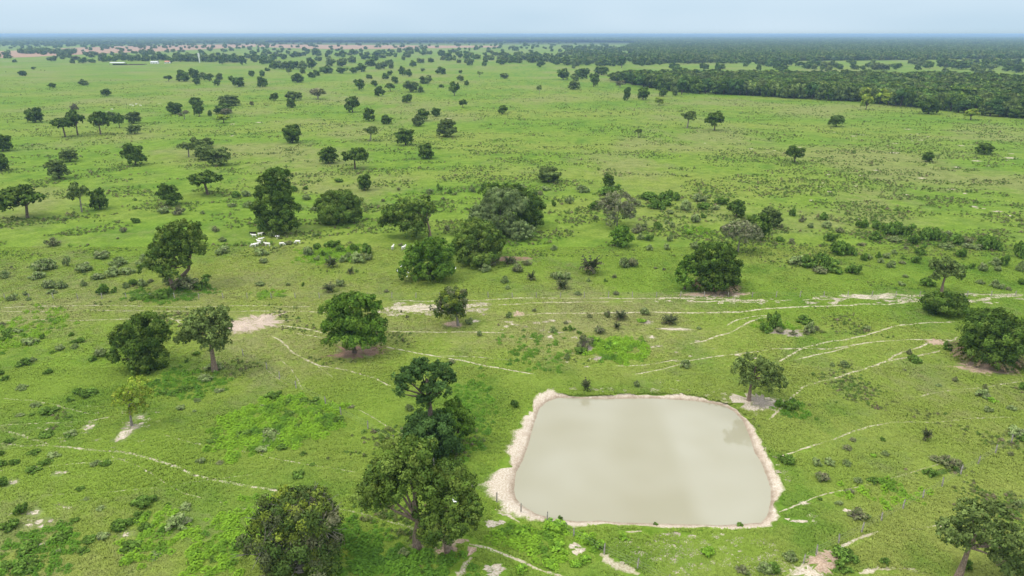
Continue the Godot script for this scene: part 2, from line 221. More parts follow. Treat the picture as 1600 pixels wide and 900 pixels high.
const SHRUB_LABELS := [
	"large brownish twiggy shrub on grass towards the stacked dark tree",
	"large low flat pale grey-green shrub on grass towards the stacked dark tree",
	"middling low flat green leafy shrub on grass towards the pale bush slope",
	"middling brownish twiggy shrub on grass towards the pale bush slope",
	"large brownish twiggy shrub on grass towards the pale bush slope",
	"large low flat pale grey-green shrub on grass towards the pale bush slope",
	"large low flat pale grey-green shrub a few metres from the pale bush slope",
	"large low flat pale grey-green shrub beside the pale bush slope",
	"small upright pale grey-green shrub a few metres from the pale bush slope",
	"middling low flat pale grey-green shrub on grass towards the pale bush slope",
	"large pale grey-green shrub a few metres from the pale bush slope",
	"middling pale grey-green shrub on grass towards the pale bush slope",
	"middling pale grey-green shrub a few metres from the pale bush slope",
	"tiny pale grey-green shrub on grass towards the pale bush slope",
	"small low flat pale grey-green shrub on grass towards the pale bush slope",
	"small pale grey-green shrub on grass towards the pale bush slope",
	"middling green leafy shrub on grass towards the ragged tall shade tree",
	"small green leafy shrub on grass towards the ragged tall shade tree",
	"middling green leafy shrub a few metres from the ragged tall shade tree",
	"small pale grey-green shrub a few metres from the ragged tall shade tree",
	"middling pale grey-green shrub a few metres from the ragged tall shade tree",
	"small low flat brownish twiggy shrub a few metres from the ragged tall shade tree",
	"small low flat green leafy shrub a few metres from the ragged tall shade tree",
	"middling low flat green leafy shrub a few metres from the ragged tall shade tree",
	"middling pale grey-green shrub on grass towards the stacked dark tree",
	"middling brownish twiggy shrub on grass towards the stacked dark tree",
	"large green leafy shrub on grass towards the stacked dark tree",
	"large pale grey-green shrub on grass towards the stacked dark tree",
	"middling low flat pale grey-green shrub on grass towards the stacked dark tree",
	"small pale grey-green shrub on grass towards the stacked dark tree",
	"large low flat green leafy shrub a few metres from the ragged tall shade tree",
	"middling pale grey-green shrub beside the ragged tall shade tree",
	"tiny brownish twiggy shrub on grass towards the pale bush slope",
	"tiny low flat brownish twiggy shrub on grass towards the pale bush slope",
	"tiny upright green leafy shrub on grass towards the pale bush slope",
	"small low flat brownish twiggy shrub on grass towards the pale bush slope",
	"large low flat brownish twiggy shrub beside the ragged tall shade tree",
	"large low flat green leafy shrub a few metres from the ring of bushes",
	"middling green leafy shrub a few metres from the ring of bushes",
	"large pale grey-green shrub a few metres from the ring of bushes",
	"middling low flat green leafy shrub beside the ring of bushes",
	"middling green leafy shrub beside the ring of bushes",
	"large low flat pale grey-green shrub a few metres from the ring of bushes",
	"middling pale grey-green shrub a few metres from the ring of bushes",
	"large spiky palm-like clump a few metres from the ring of bushes",
	"middling pale grey-green shrub beside the ring of bushes",
	"small upright spiky palm-like clump on grass towards the ring of bushes",
	"large low flat spiky palm-like clump on grass towards the pink bare patch",
	"middling pale grey-green shrub on grass towards the egret tree",
	"small upright brownish twiggy shrub on grass towards the ragged low tree",
	"middling pale grey-green shrub beside the mottled rounded tree",
	"middling brownish twiggy shrub beside the mottled rounded tree",
	"middling spiky palm-like clump a few metres from the mottled rounded tree",
	"middling pale grey-green shrub on grass towards the mottled rounded tree",
	"small low flat pale grey-green shrub a few metres from the sandy fence track",
	"large low flat pale grey-green shrub on grass towards the ring of bushes",
	"middling low flat pale grey-green shrub on grass towards the ring of bushes",
	"small brownish twiggy shrub on grass towards the broad dome tree",
	"small green leafy shrub on grass towards the broad dome tree",
	"middling pale grey-green shrub on grass towards the broad dome tree",
	"large pale grey-green shrub on grass towards the broad dome tree",
	"large low flat green leafy shrub on grass towards the broad dome tree",
	"small low flat brownish twiggy shrub a few metres from the ragged low tree",
	"middling upright green leafy shrub on grass towards the broad dome tree",
	"middling green leafy shrub on grass towards the broad dome tree",
	"middling pale grey-green shrub on grass towards the dark layered tree",
	"small pale grey-green shrub on grass towards the broad dome tree",
	"small low flat pale grey-green shrub a few metres from the stacked dark tree",
	"middling low flat brownish twiggy shrub a few metres from the stacked dark tree",
	"small low flat pale grey-green shrub on grass towards the stacked dark tree",
	"tiny pale grey-green shrub on grass towards the pink bare patch",
	"tiny upright green leafy shrub on grass towards the pink bare patch",
	"large pale grey-green shrub a few metres from the stacked dark tree",
	"middling pale grey-green shrub beside the stacked dark tree",
	"middling low flat pale grey-green shrub on grass towards the ragged tall shade tree",
	"small low flat brownish twiggy shrub a few metres from the egret tree",
	"tiny brownish twiggy shrub on grass towards the broad dome tree",
	"large low flat green leafy shrub on grass towards the far bush clump",
	"large green leafy shrub on grass towards the grey half-leafless tree",
	"large low flat pale grey-green shrub on grass towards the far bush clump",
	"large low flat green leafy shrub a few metres from the far bush clump",
	"large green leafy shrub a few metres from the far bush clump",
	"large green leafy shrub beside the far bush clump",
	"middling upright green leafy shrub a few metres from the far bush clump",
	"large pale grey-green shrub a few metres from the far bush clump",
	"large pale grey-green shrub on grass towards the far bush clump",
	"middling green leafy shrub on grass towards the far bush clump",
	"middling green leafy shrub on grass towards the grey half-leafless tree",
	"small pale grey-green shrub on grass towards the grey half-leafless tree",
	"middling pale grey-green shrub on grass towards the grey half-leafless tree",
	"middling low flat bright lime herb clump on grass towards the bare pale-branched tree",
	"middling green leafy shrub a few metres from the bright round tree",
	"middling pale grey-green shrub a few metres from the bright round tree",
	"large brownish twiggy shrub a few metres from the grey half-leafless tree",
	"middling pale grey-green shrub a few metres from the grey half-leafless tree",
	"small pale grey-green shrub on grass towards the bright round tree",
	"large spiky palm-like clump on grass towards the sandy fence track",
	"middling pale grey-green shrub on grass towards the bright round tree",
	"middling brownish twiggy shrub on grass towards the bright round tree",
	"large low flat pale grey-green shrub on grass towards the sandy fence track",
	"middling low flat pale grey-green shrub on grass towards the sandy fence track",
	"middling spiky palm-like clump a few metres from the sandy fence track",
	"middling upright spiky palm-like clump on grass towards the sandy fence track",
	"middling low flat brownish twiggy shrub on grass towards the mottled rounded tree",
	"middling brownish twiggy shrub a few metres from the mottled rounded tree",
	"small pale grey-green shrub a few metres from the low grey-green tree",
	"small upright green leafy shrub on grass towards the grey half-leafless tree",
	"middling brownish twiggy shrub on grass towards the far bush clump",
	"tiny pale grey-green shrub a few metres from the sandy fence track",
	"tiny green leafy shrub a few metres from the sandy fence track",
	"small brownish twiggy shrub beside the sandy fence track",
	"small low flat pale grey-green shrub beside the sandy fence track",
	"tiny low flat brownish twiggy shrub on grass towards the bright upright fence tree",
	"tiny brownish twiggy shrub on grass towards the bright upright fence tree",
	"middling pale grey-green shrub a few metres from the bare pale-branched tree",
	"small green leafy shrub a few metres from the bare pale-branched tree",
	"small pale grey-green shrub a few metres from the grey half-leafless tree",
	"small brownish twiggy shrub on grass towards the sandy fence track",
	"small brownish twiggy shrub a few metres from the grey half-leafless tree",
	"middling low flat pale grey-green shrub on grass towards the far bush clump",
	"large green leafy shrub a few metres from the hedge-like thicket",
	"middling upright green leafy shrub a few metres from the hedge-like thicket",
	"large low flat green leafy shrub beside the hedge-like thicket",
	"large green leafy shrub beside the hedge-like thicket",
	"large low flat pale grey-green shrub a few metres from the hedge-like thicket",
	"large green leafy shrub on grass towards the hedge-like thicket",
	"middling pale grey-green shrub on grass towards the hedge-like thicket",
	"large low flat pale grey-green shrub on grass towards the hedge-like thicket",
	"middling upright green leafy shrub on grass towards the hedge-like thicket",
	"middling green leafy shrub on grass towards the hedge-like thicket",
	"middling low flat brownish twiggy shrub on grass towards the hedge-like thicket",
	"large upright green leafy shrub on grass towards the hedge-like thicket",
	"middling brownish twiggy shrub on grass towards the hedge-like thicket",
	"large green leafy shrub on grass towards the dark bush island",
	"large green leafy shrub beside the dark bush island",
	"large green leafy shrub a few metres from the dark bush island",
	"large low flat pale grey-green shrub beside the dark bush island",
	"large low flat green leafy shrub a few metres from the dark bush island",
	"large low flat brownish twiggy shrub a few metres from the dark bush island",
	"large low flat green leafy shrub on grass towards the dark bush island",
	"small upright green leafy shrub on grass towards the dark bush island",
	"middling pale grey-green shrub on grass towards the dark bush island",
	"middling pale grey-green shrub on grass towards the slim pale-trunked tree",
	"small pale grey-green shrub on grass towards the dark bush island",
	"small green leafy shrub on grass towards the hedge-like thicket",
	"middling low flat brownish twiggy shrub on grass towards the slim pale-trunked tree",
	"middling green leafy shrub on grass towards the slim pale-trunked tree",
	"middling upright brownish twiggy shrub on grass towards the hedge-like thicket",
	"small brownish twiggy shrub on grass towards the dark bush island",
	"middling low flat green leafy shrub on grass towards the bare pale-branched tree",
	"small upright brownish twiggy shrub on grass towards the hedge-like thicket",
	"middling pale grey-green shrub on grass towards the sandy fence track",
	"small green leafy shrub on grass towards the sandy fence track",
	"middling upright green leafy shrub on grass towards the sandy fence track",
	"small pale grey-green shrub on grass towards the sandy fence track",
	"middling upright pale grey-green shrub on grass towards the sandy fence track",
	"middling green leafy shrub beside the slim pale-trunked tree",
	"small pale grey-green shrub a few metres from the slim pale-trunked tree",
	"small low flat pale grey-green shrub a few metres from the slim pale-trunked tree",
	"middling low flat pale grey-green shrub a few metres from the sandy fence track",
	"middling pale grey-green shrub a few metres from the sandy fence track",
	"small pale grey-green shrub a few metres from the sandy fence track",
	"small upright green leafy shrub on grass towards the sandy fence track",
	"small low flat brownish twiggy shrub a few metres from the sandy fence track",
	"small pale grey-green shrub on grass towards the hedge-like thicket",
	"middling low flat pale grey-green shrub on grass towards the hedge-like thicket",
	"large pale grey-green shrub on grass towards the hedge-like thicket",
	"small low flat brownish twiggy shrub on grass towards the hedge-like thicket",
	"middling low flat green leafy shrub on grass towards the sapling on pale sand",
	"middling low flat green leafy shrub a few metres from the dark two-lobed tree",
	"small low flat green leafy shrub a few metres from the dark two-lobed tree",
	"small green leafy shrub on grass towards the dark two-lobed tree",
	"middling pale grey-green shrub on grass towards the dark two-lobed tree",
	"small low flat green leafy shrub on grass towards the dark two-lobed tree",
	"small low flat pale grey-green shrub on grass towards the dark two-lobed tree",
	"tiny low flat green leafy shrub on grass towards the dark two-lobed tree",
	"middling low flat pale grey-green shrub on grass towards the dark two-lobed tree",
	"middling low flat green leafy shrub on grass towards the dark two-lobed tree",
	"middling low flat green leafy shrub on grass towards the ragged tall shade tree",
	"small low flat pale grey-green shrub on grass towards the ragged tall shade tree",
	"tiny green leafy shrub on grass towards the ragged tall shade tree",
	"tiny upright green leafy shrub a few metres from the dark two-lobed tree",
	"small low flat green leafy shrub a few metres from the pond fence",
	"small low flat pale grey-green shrub a few metres from the sapling on pale sand",
	"tiny low flat pale grey-green shrub a few metres from the sapling on pale sand",
	"small low flat pale grey-green shrub a few metres from the slender umbrella tree",
	"middling low flat green leafy shrub a few metres from the sapling on pale sand",
	"small low flat green leafy shrub a few metres from the sapling on pale sand",
	"middling low flat pale grey-green shrub beside the slender umbrella tree",
	"middling low flat green leafy shrub a few metres from the slender umbrella tree",
	"small low flat green leafy shrub a few metres from the slender umbrella tree",
	"tiny low flat green leafy shrub on grass towards the sapling on pale sand",
	"small pale grey-green shrub a few metres from the pond fence",
	"tiny upright brownish twiggy shrub a few metres from the tree ringed by bare soil",
	"tiny upright pale grey-green shrub a few metres from the small tree with grey branches",
	"small pale grey-green shrub beside the small tree with grey branches",
	"small pale grey-green shrub a few metres from the small tree with grey branches",
	"small low flat brownish twiggy shrub beside the pond fence",
	"middling low flat green leafy shrub beside the pond fence",
	"middling low flat green leafy shrub a few metres from the pond fence",
	"small low flat green leafy shrub beside the pond fence",
	"middling low flat pale grey-green shrub beside the lush lime herb patch",
	"small low flat green leafy shrub beside the lush lime herb patch",
	"tiny low flat pale grey-green shrub a few metres from the lush lime herb patch",
	"small low flat brownish twiggy shrub on grass towards the small tree with grey branches",
	"tiny brownish twiggy shrub a few metres from the small tree with grey branches",
	"tiny upright brownish twiggy shrub on grass towards the small tree with grey branches",
	"small upright brownish twiggy shrub a few metres from the sandy fence track",
	"small spiky palm-like clump on grass towards the sandy fence track",
	"large low flat spiky palm-like clump on grass towards the sandy fence track",
	"middling brownish twiggy shrub on grass towards the sandy fence track",
	"large brownish twiggy shrub on grass towards the pond bank",
	"middling low flat green leafy shrub on grass towards the pond bank",
	"small pale grey-green shrub on grass towards the pond bank",
	"small low flat green leafy shrub on grass towards the sandy fence track",
	"tiny green leafy shrub on grass towards the sandy fence track",
	"middling low flat bright lime herb clump on grass towards the sandy fence track",
	"small pale grey-green shrub a few metres from the pond bank",
	"small upright spiky palm-like clump beside the pond bank",
	"tiny upright pale grey-green shrub beside the pond bank",
	"small green leafy shrub beside the pond bank",
	"tiny brownish twiggy shrub a few metres from the sandy fence track",
	"middling green leafy shrub beside the grey soil mound",
	"middling low flat bright lime herb clump on grass towards the pond bank",
	"small brownish twiggy shrub a few metres from the sandy fence track",
	"small low flat brownish twiggy shrub on grass towards the sandy fence track",
	"tiny low flat pale grey-green shrub on grass towards the grey soil mound",
	"middling low flat green leafy shrub a few metres from the grey soil mound",
	"middling upright green leafy shrub beside the grey soil mound",
	"small upright pale grey-green shrub a few metres from the grey soil mound",
	"small brownish twiggy shrub a few metres from the grey soil mound",
	"tiny upright brownish twiggy shrub on grass towards the round tree with palm fronds",
	"small pale grey-green shrub on grass towards the grey soil mound",
	"tiny upright pale grey-green shrub on grass towards the grey soil mound",
	"tiny brownish twiggy shrub a few metres from the round tree with palm fronds",
	"small green leafy shrub a few metres from the round tree with palm fronds",
	"middling low flat green leafy shrub a few metres from the round tree with palm fronds",
	"middling pale grey-green shrub a few metres from the corner fence",
	"tiny upright brownish twiggy shrub a few metres from the round tree with palm fronds",
	"small low flat pale grey-green shrub a few metres from the corner fence",
	"middling low flat green leafy shrub a few metres from the pond sand-mound tree",
	"small upright spiky palm-like clump a few metres from the corner fence",
	"tiny low flat green leafy shrub a few metres from the corner fence",
	"tiny low flat brownish twiggy shrub on grass towards the pond bank",
	"middling low flat pale grey-green shrub beside the corner fence",
	"small green leafy shrub beside the corner fence",
	"small brownish twiggy shrub beside the grey soil mound",
	"small low flat brownish twiggy shrub beside the grey soil mound",
	"small low flat pale grey-green shrub on grass towards the sandy fence track",
	"tiny low flat brownish twiggy shrub on grass towards the round tree with palm fronds",
	"tiny low flat pale grey-green shrub on grass towards the round tree with palm fronds",
	"small low flat bright lime herb clump a few metres from the corner fence",
	"tiny low flat green leafy shrub on grass towards the pond sand-mound tree",
	"small low flat green leafy shrub on grass towards the lush lime herb patch",
	"small low flat green leafy shrub on grass towards the half-bare twiggy tree",
	"middling low flat pale grey-green shrub on grass towards the half-bare twiggy tree",
	"small low flat pale grey-green shrub on grass towards the lush lime herb patch",
	"small low flat green leafy shrub on grass towards the sapling on pale sand",
	"small low flat pale grey-green shrub on grass towards the sapling on pale sand",
	"middling low flat green leafy shrub on grass towards the half-bare twiggy tree",
	"small green leafy shrub on grass towards the sapling on pale sand",
	"tiny green leafy shrub on grass towards the sapling on pale sand",
	"tiny low flat brownish twiggy shrub a few metres from the lush lime herb patch",
	"tiny low flat green leafy shrub on grass towards the half-bare twiggy tree",
	"small low flat bright lime herb clump on grass towards the half-bare twiggy tree",
	"small low flat pale grey-green shrub on grass towards the half-bare twiggy tree",
	"tiny low flat pale grey-green shrub on grass towards the sapling on pale sand",
	"tiny low flat green leafy shrub on grass towards the lush lime herb patch",
	"middling low flat green leafy shrub beside the lush lime herb patch",
	"middling low flat green leafy shrub a few metres from the lush lime herb patch",
	"small low flat green leafy shrub a few metres from the lush lime herb patch",
	"small low flat pale grey-green shrub a few metres from the lush lime herb patch",
	"tiny low flat green leafy shrub a few metres from the lush lime herb patch",
	"small low flat green leafy shrub on grass towards the pond fence",
	"tiny low flat pale grey-green shrub on grass towards the lush lime herb patch",
	"small pale grey-green shrub beside the two-trunked shade tree",
	"tiny brownish twiggy shrub a few metres from the pond fence",
	"tiny low flat green leafy shrub a few metres from the pond fence",
	"middling low flat bright lime herb clump beside the pond bank",
	"small bright lime herb clump beside the pond fence",
	"small low flat bright lime herb clump beside the pond fence",
	"small low flat bright lime herb clump a few metres from the pond fence",
	"small pale grey-green shrub beside the corner fence",
	"small low flat brownish twiggy shrub a few metres from the corner fence",
	"tiny green leafy shrub beside the pond fence",
	"tiny low flat green leafy shrub beside the pond bank",
	"small low flat bright lime herb clump beside the pond bank",
	"small low flat bright lime herb clump a few metres from the pond bank",
	"middling low flat brownish twiggy shrub beside the corner fence",
	"middling brownish twiggy shrub beside the corner fence",
	"small brownish twiggy shrub beside the corner fence",
	"small brownish twiggy shrub a few metres from the pond bank",
	"small low flat green leafy shrub a few metres from the corner fence",
	"middling low flat green leafy shrub beside the pond bank",
	"small low flat green leafy shrub beside the corner fence",
	"small low flat brownish twiggy shrub beside the corner fence",
	"tiny green leafy shrub beside the corner fence",
	"middling low flat green leafy shrub beside the corner fence",
	"small low flat pale grey-green shrub beside the corner fence",
	"small pale grey-green shrub a few metres from the corner fence",
	"small low flat brownish twiggy shrub a few metres from the pond bank",
	"tiny low flat bright lime herb clump beside the corner fence",
	"tiny upright green leafy shrub beside the lone pink-trunked tree",
	"tiny low flat bright lime herb clump a few metres from the corner fence",
	"tiny low flat pale grey-green shrub beside the corner fence",
	"tiny green leafy shrub beside the pond bank",
	"small low flat pale grey-green shrub a few metres from the pond bank",
	"tiny brownish twiggy shrub beside the corner fence"]
const SHRUBS := [
	[-117.7, -239.2, 4.2, 3.4, "k", 0], [-123.8, -241.8, 4.5, 2.5, "p", 1], [-126.9, -228.1, 3.1, 1.8, "g", 2], [-125, -216.5, 2.6, 1.8, "k", 3], [-138, -201.2, 4.1, 2.9, "k", 4], [-117, -188.9, 5, 2.4, "p", 5],
	[-126.7, -178.9, 7.1, 3.2, "p", 6], [-124.1, -171.6, 4.2, 1.9, "p", 7], [-122.1, -181.6, 2.2, 3.1, "p", 8], [-115.2, -177.7, 4.9, 2.4, "p", 6], [-108.8, -182.6, 5.3, 2.4, "p", 5], [-105.1, -174, 4.6, 2.4, "p", 5],
	[-102.2, -174.9, 3.4, 1.9, "p", 9], [-116.4, -164.2, 3.6, 2.4, "p", 10], [-113.1, -164.1, 3.2, 2.1, "p", 11], [-132.8, -171.8, 2.7, 2.2, "p", 12], [-119.6, -155.6, 2.5, 1.7, "p", 11], [-118.8, -158.9, 1.2, 1.1, "p", 13],
	[-115.9, -155.5, 1.5, 0.8, "p", 14], [-103.6, -186.8, 2.7, 1.9, "p", 11], [-101.8, -181.1, 2.6, 1.6, "p", 11], [-108, -170.9, 3.7, 1.7, "p", 5], [-108.4, -165.5, 1.8, 1.8, "p", 15], [-100.4, -160, 2.7, 2.6, "g", 16],
	[-98.1, -160.8, 1.6, 1.6, "g", 17], [-96.1, -166.3, 2.4, 1.9, "g", 18], [-97.1, -164.4, 2, 1.5, "p", 19], [-93.6, -165.8, 2.8, 1.9, "p", 20], [-93.1, -168.6, 2.1, 0.9, "k", 21], [-90.9, -155.4, 1.7, 0.8, "g", 22],
	[-84.4, -157, 3.5, 1.8, "g", 23], [-87.4, -156.1, 2.7, 1.2, "g", 23], [-84.3, -193.5, 4.6, 2.1, "p", 1], [-88.9, -205.9, 2.5, 1.5, "p", 24], [-95.7, -217, 2.8, 2, "k", 25], [-107.8, -267.2, 3.7, 2.7, "g", 26],
	[-104.3, -268.8, 4.4, 2.7, "p", 27], [-103.3, -251.2, 3.5, 1.6, "p", 28], [-96.6, -250.4, 4.7, 2.6, "p", 1], [-109.5, -240.2, 1.7, 1.4, "p", 29], [-77.7, -164.3, 4.4, 2.6, "g", 30], [-80.1, -172.1, 2.5, 1.1, "g", 23],
	[-87.4, -166.8, 3.2, 2.2, "p", 31], [-128, -201.5, 1, 0.6, "k", 32], [-122.8, -208.5, 1.2, 0.6, "k", 33], [-168, -221.7, 1.3, 1.4, "g", 34], [-136.7, -180.2, 1, 0.6, "k", 33], [-113, -160.1, 2.4, 1.1, "p", 9],
	[-173.6, -267, 1.9, 0.8, "k", 35], [-82.9, -164.9, 7.2, 3.3, "k", 36], [-53.8, -200, 4.8, 2.1, "g", 37], [-57.9, -197.6, 2.6, 2, "g", 38], [-58.6, -191.2, 3.7, 3.1, "p", 39], [-50.1, -194.7, 3.3, 1.9, "g", 40],
	[-46.2, -195.2, 2.6, 2.3, "g", 41], [-42.1, -193.4, 3.2, 3.2, "g", 38], [-43.1, -185.4, 4.9, 2.7, "p", 42], [-40.7, -187.2, 2.7, 2.1, "p", 43], [-49.3, -180.5, 3.8, 2.9, "f", 44], [-47.3, -185.4, 2.7, 1.9, "p", 43],
	[-54.4, -191.2, 2.3, 1.8, "g", 41], [-54.7, -186.3, 2.2, 1.6, "p", 43], [-46.8, -189.3, 2.3, 1.7, "p", 45], [-42.9, -174.9, 2, 2.1, "f", 46], [-45.1, -161.4, 3.7, 2.1, "f", 47], [-43.7, -165.8, 2.6, 1.9, "p", 48],
	[-21, -217.6, 2.2, 2.3, "k", 49], [-7.3, -177.2, 3.4, 2.2, "p", 50], [-5.1, -181.9, 2.6, 2.3, "k", 51], [-1.1, -183.3, 2.9, 2.3, "f", 52], [-1.9, -168.2, 2.5, 1.9, "p", 53], [-1, -163.4, 1.6, 0.9, "p", 54],
	[-72.4, -191.8, 4.1, 2, "p", 55], [-69.5, -184.7, 2.7, 1.4, "p", 56], [-49, -259.8, 1.9, 1.2, "k", 57], [-84.6, -281.4, 2.1, 1.6, "g", 58], [-71, -244.9, 2.9, 1.9, "p", 59], [-78.9, -263, 3.7, 2.3, "p", 60],
	[-88.9, -278.2, 4.5, 2.6, "g", 61], [-33.5, -200.9, 1.6, 0.9, "k", 62], [-29.7, -280, 2.6, 2.9, "g", 63], [-25, -274, 2.6, 1.8, "g", 64], [-16.2, -277.2, 3.2, 3.1, "p", 65], [-46.3, -279.7, 1.7, 1.6, "k", 57],
	[-22.5, -271, 2.1, 1.4, "p", 66], [-74.4, -296.7, 4.1, 1.9, "g", 61], [-62.5, -212, 1.7, 0.9, "p", 67], [-67.7, -202.6, 2.7, 1.2, "k", 68], [-70.4, -198.1, 1.6, 0.8, "p", 69], [-56.8, -165.8, 1.2, 0.9, "p", 70],
	[-52.9, -165.4, 0.8, 1.1, "g", 71], [-80.7, -220.3, 5.7, 5.4, "p", 72], [-75, -210.9, 3, 2.8, "p", 73], [-63.8, -166, 2.4, 1.1, "p", 74], [-31.1, -161.1, 1.6, 0.7, "k", 75], [-26.5, -263, 1.8, 1.1, "k", 57],
	[-51.3, -249.4, 1.8, 1.1, "p", 66], [-32.9, -273.4, 3.2, 2.4, "p", 59], [-33.8, -252.2, 1.2, 0.9, "k", 76], [37.6, -272.4, 6.3, 3.1, "g", 77], [42.7, -281.6, 5.2, 2.3, "g", 77], [30, -247.4, 4.9, 3.7, "g", 78],
	[28.4, -276.6, 5.8, 3, "p", 79], [52.7, -264.7, 6.8, 3, "g", 80], [52.7, -248.8, 7, 4.2, "g", 81], [56.7, -254.1, 6.5, 4.9, "g", 82], [61.1, -265, 3.7, 3.5, "g", 81], [63.2, -262, 3.1, 3.2, "g", 83],
	[62.9, -246.2, 5.2, 3.7, "p", 84], [71.6, -261.2, 6.1, 2.9, "p", 79], [78.6, -255.7, 5.4, 2.7, "g", 77], [69.6, -248.6, 5.2, 2.4, "g", 77], [62.1, -229, 4.3, 3.1, "p", 85], [66.3, -234.8, 2.3, 1.8, "g", 86],
	[47.7, -220.4, 2.9, 2.4, "g", 87], [52.2, -227.2, 1.9, 1.3, "p", 88], [53, -223.2, 2.3, 1.7, "p", 89], [56.4, -214.3, 3, 1.4, "h", 90], [42.3, -206.9, 3, 1.9, "g", 91], [39.8, -208.1, 2.5, 2.1, "p", 92],
	[40, -215.1, 4.1, 3.3, "k", 93], [43.9, -222.8, 2.3, 1.4, "p", 94], [48.6, -206.2, 2.2, 2.1, "p", 95], [40.6, -196.5, 2.3, 1.8, "p", 92], [45.7, -197, 2.1, 1.9, "p", 95], [21, -175.7, 6.7, 5.2, "f", 96],
	[30.7, -180.7, 3.5, 3, "p", 97], [33.2, -181.3, 3.1, 2.9, "k", 98], [11.7, -171.1, 3.7, 2.2, "p", 99], [14.2, -171.2, 3.3, 1.8, "p", 100], [12.6, -163.4, 3.4, 2.6, "f", 101], [5, -170, 2.6, 2.7, "f", 102],
	[4.2, -182.6, 2.7, 1.6, "k", 103], [1.1, -176.6, 3.3, 2.8, "k", 104], [0.2, -184.2, 2.4, 2.1, "k", 104], [12.3, -196.7, 2.2, 1.7, "p", 105], [21.7, -256.4, 3.6, 2.9, "p", 89], [15.4, -251.9, 1.8, 2.8, "g", 106],
	[11.1, -271.2, 2.8, 1.7, "k", 107], [19.8, -168.9, 1.2, 1, "p", 108], [24.1, -168.9, 1.2, 0.8, "g", 109], [25.3, -159.3, 1.7, 1.1, "k", 110], [16.1, -159.4, 2.2, 1, "p", 111], [38.9, -179.3, 1.2, 0.6, "k", 112],
	[41, -177.9, 1.1, 0.7, "k", 113], [54.2, -198, 2.8, 2.3, "p", 114], [56.2, -198.5, 1.9, 1.8, "g", 115], [3.9, -281.6, 5.2, 2.3, "p", 79], [13.7, -279.6, 3.9, 1.8, "p", 79], [28.6, -232.5, 2, 1.9, "p", 116],
	[26.8, -171.8, 1.5, 1, "k", 117], [43.2, -219, 1.6, 1.1, "k", 118], [73.8, -246.8, 3.5, 1.6, "p", 119], [56.2, -240.7, 2.8, 1.5, "p", 119], [114.8, -222.1, 3.7, 2.3, "g", 120], [116, -221.7, 2.4, 3.1, "g", 121],
	[120, -220.2, 5.8, 2.9, "g", 122], [112.3, -207.3, 4, 2.9, "g", 120], [119.5, -214.1, 4.6, 4, "g", 123], [122.3, -213.7, 4.6, 4.3, "g", 123], [126, -213.9, 5.1, 3.7, "g", 120], [117.5, -205.5, 3.9, 1.8, "p", 124],
	[122, -202.9, 4, 3.3, "g", 120], [128.1, -207.7, 4.4, 4.3, "g", 120], [131.7, -207, 4.9, 4.2, "g", 125], [135.4, -209.2, 3.5, 2.8, "p", 126], [128.9, -198, 4.3, 2.1, "p", 127], [135.1, -202.9, 4, 3.3, "g", 125],
	[118.1, -192.2, 3.3, 3.6, "g", 128], [128.3, -189.9, 3.3, 3.1, "g", 129], [139, -204.4, 3.5, 1.8, "k", 130], [140.1, -198.4, 4.7, 4.4, "g", 125], [142.4, -197.1, 4.2, 4.3, "g", 131], [137.7, -197.6, 4, 1.8, "p", 127],
	[145, -189.2, 4.2, 4.8, "g", 131], [107.2, -232.3, 2.8, 2.7, "g", 129], [103.8, -222.3, 4, 2.1, "p", 127], [105, -216.1, 2.9, 2, "k", 132], [98.1, -206.1, 4, 2.7, "g", 125], [94.3, -192.8, 5.1, 4.3, "g", 133],
	[97.2, -192.1, 4.1, 3.7, "g", 133], [81.1, -180.7, 4.8, 3.6, "g", 134], [84.8, -180.2, 5.2, 4.1, "g", 135], [79.4, -183.1, 5.3, 2.6, "p", 136], [86.2, -177.3, 6, 3, "g", 137], [81.9, -176.3, 4.3, 1.9, "k", 138],
	[91, -175.6, 4.2, 2.5, "g", 139], [99, -186.6, 2.1, 2.3, "g", 140], [104.3, -188.8, 1.9, 2.1, "g", 140], [106.7, -188.9, 2.4, 1.7, "p", 141], [103.5, -180.5, 2.9, 2.1, "p", 142], [102.8, -184.4, 2, 1.5, "p", 143],
	[110.9, -188, 1.7, 1.1, "g", 144], [108.1, -183.8, 2.2, 1, "k", 145], [112.5, -184.6, 2.7, 2.1, "g", 146], [98.2, -237.7, 2.5, 2.9, "g", 128], [98.2, -229, 2.4, 2.5, "k", 147], [98.3, -221.8, 2.4, 1.9, "p", 126],
	[84.9, -203.2, 2.1, 2, "k", 148], [82.5, -206, 2.6, 1.6, "g", 149], [88.6, -221.4, 1.4, 1.5, "k", 150], [126.7, -177.6, 2.7, 2.5, "p", 151], [124.9, -179.4, 1.6, 1.6, "g", 152], [133.1, -182.5, 2.9, 2.4, "p", 151],
	[135.4, -182.3, 3.3, 3.5, "g", 153], [130.8, -177.4, 2, 1.6, "p", 154], [136.9, -177.5, 2.7, 3, "p", 155], [105.2, -165.9, 3.3, 2.2, "g", 156], [98.6, -165.7, 1.8, 1.2, "p", 157], [103, -172.1, 1.6, 0.9, "p", 158],
	[119.7, -167.4, 2.6, 1.2, "p", 159], [121.6, -164.9, 2.4, 2.1, "p", 160], [122.2, -163.3, 1.8, 1.5, "p", 161], [129.6, -166.6, 1.7, 1.9, "g", 162], [123.6, -162.5, 1.7, 1, "k", 163], [111.1, -193.2, 1.9, 1.3, "p", 164],
	[101, -187.6, 1.8, 1.7, "p", 143], [135.2, -198.7, 2.9, 1.7, "p", 165], [105.1, -201.1, 2.4, 1.1, "k", 130], [86.4, -224.6, 3.7, 3.5, "p", 166], [116.8, -197.6, 1.9, 0.9, "k", 167], [-78.1, -102.9, 3.2, 1.1, "g", 168],
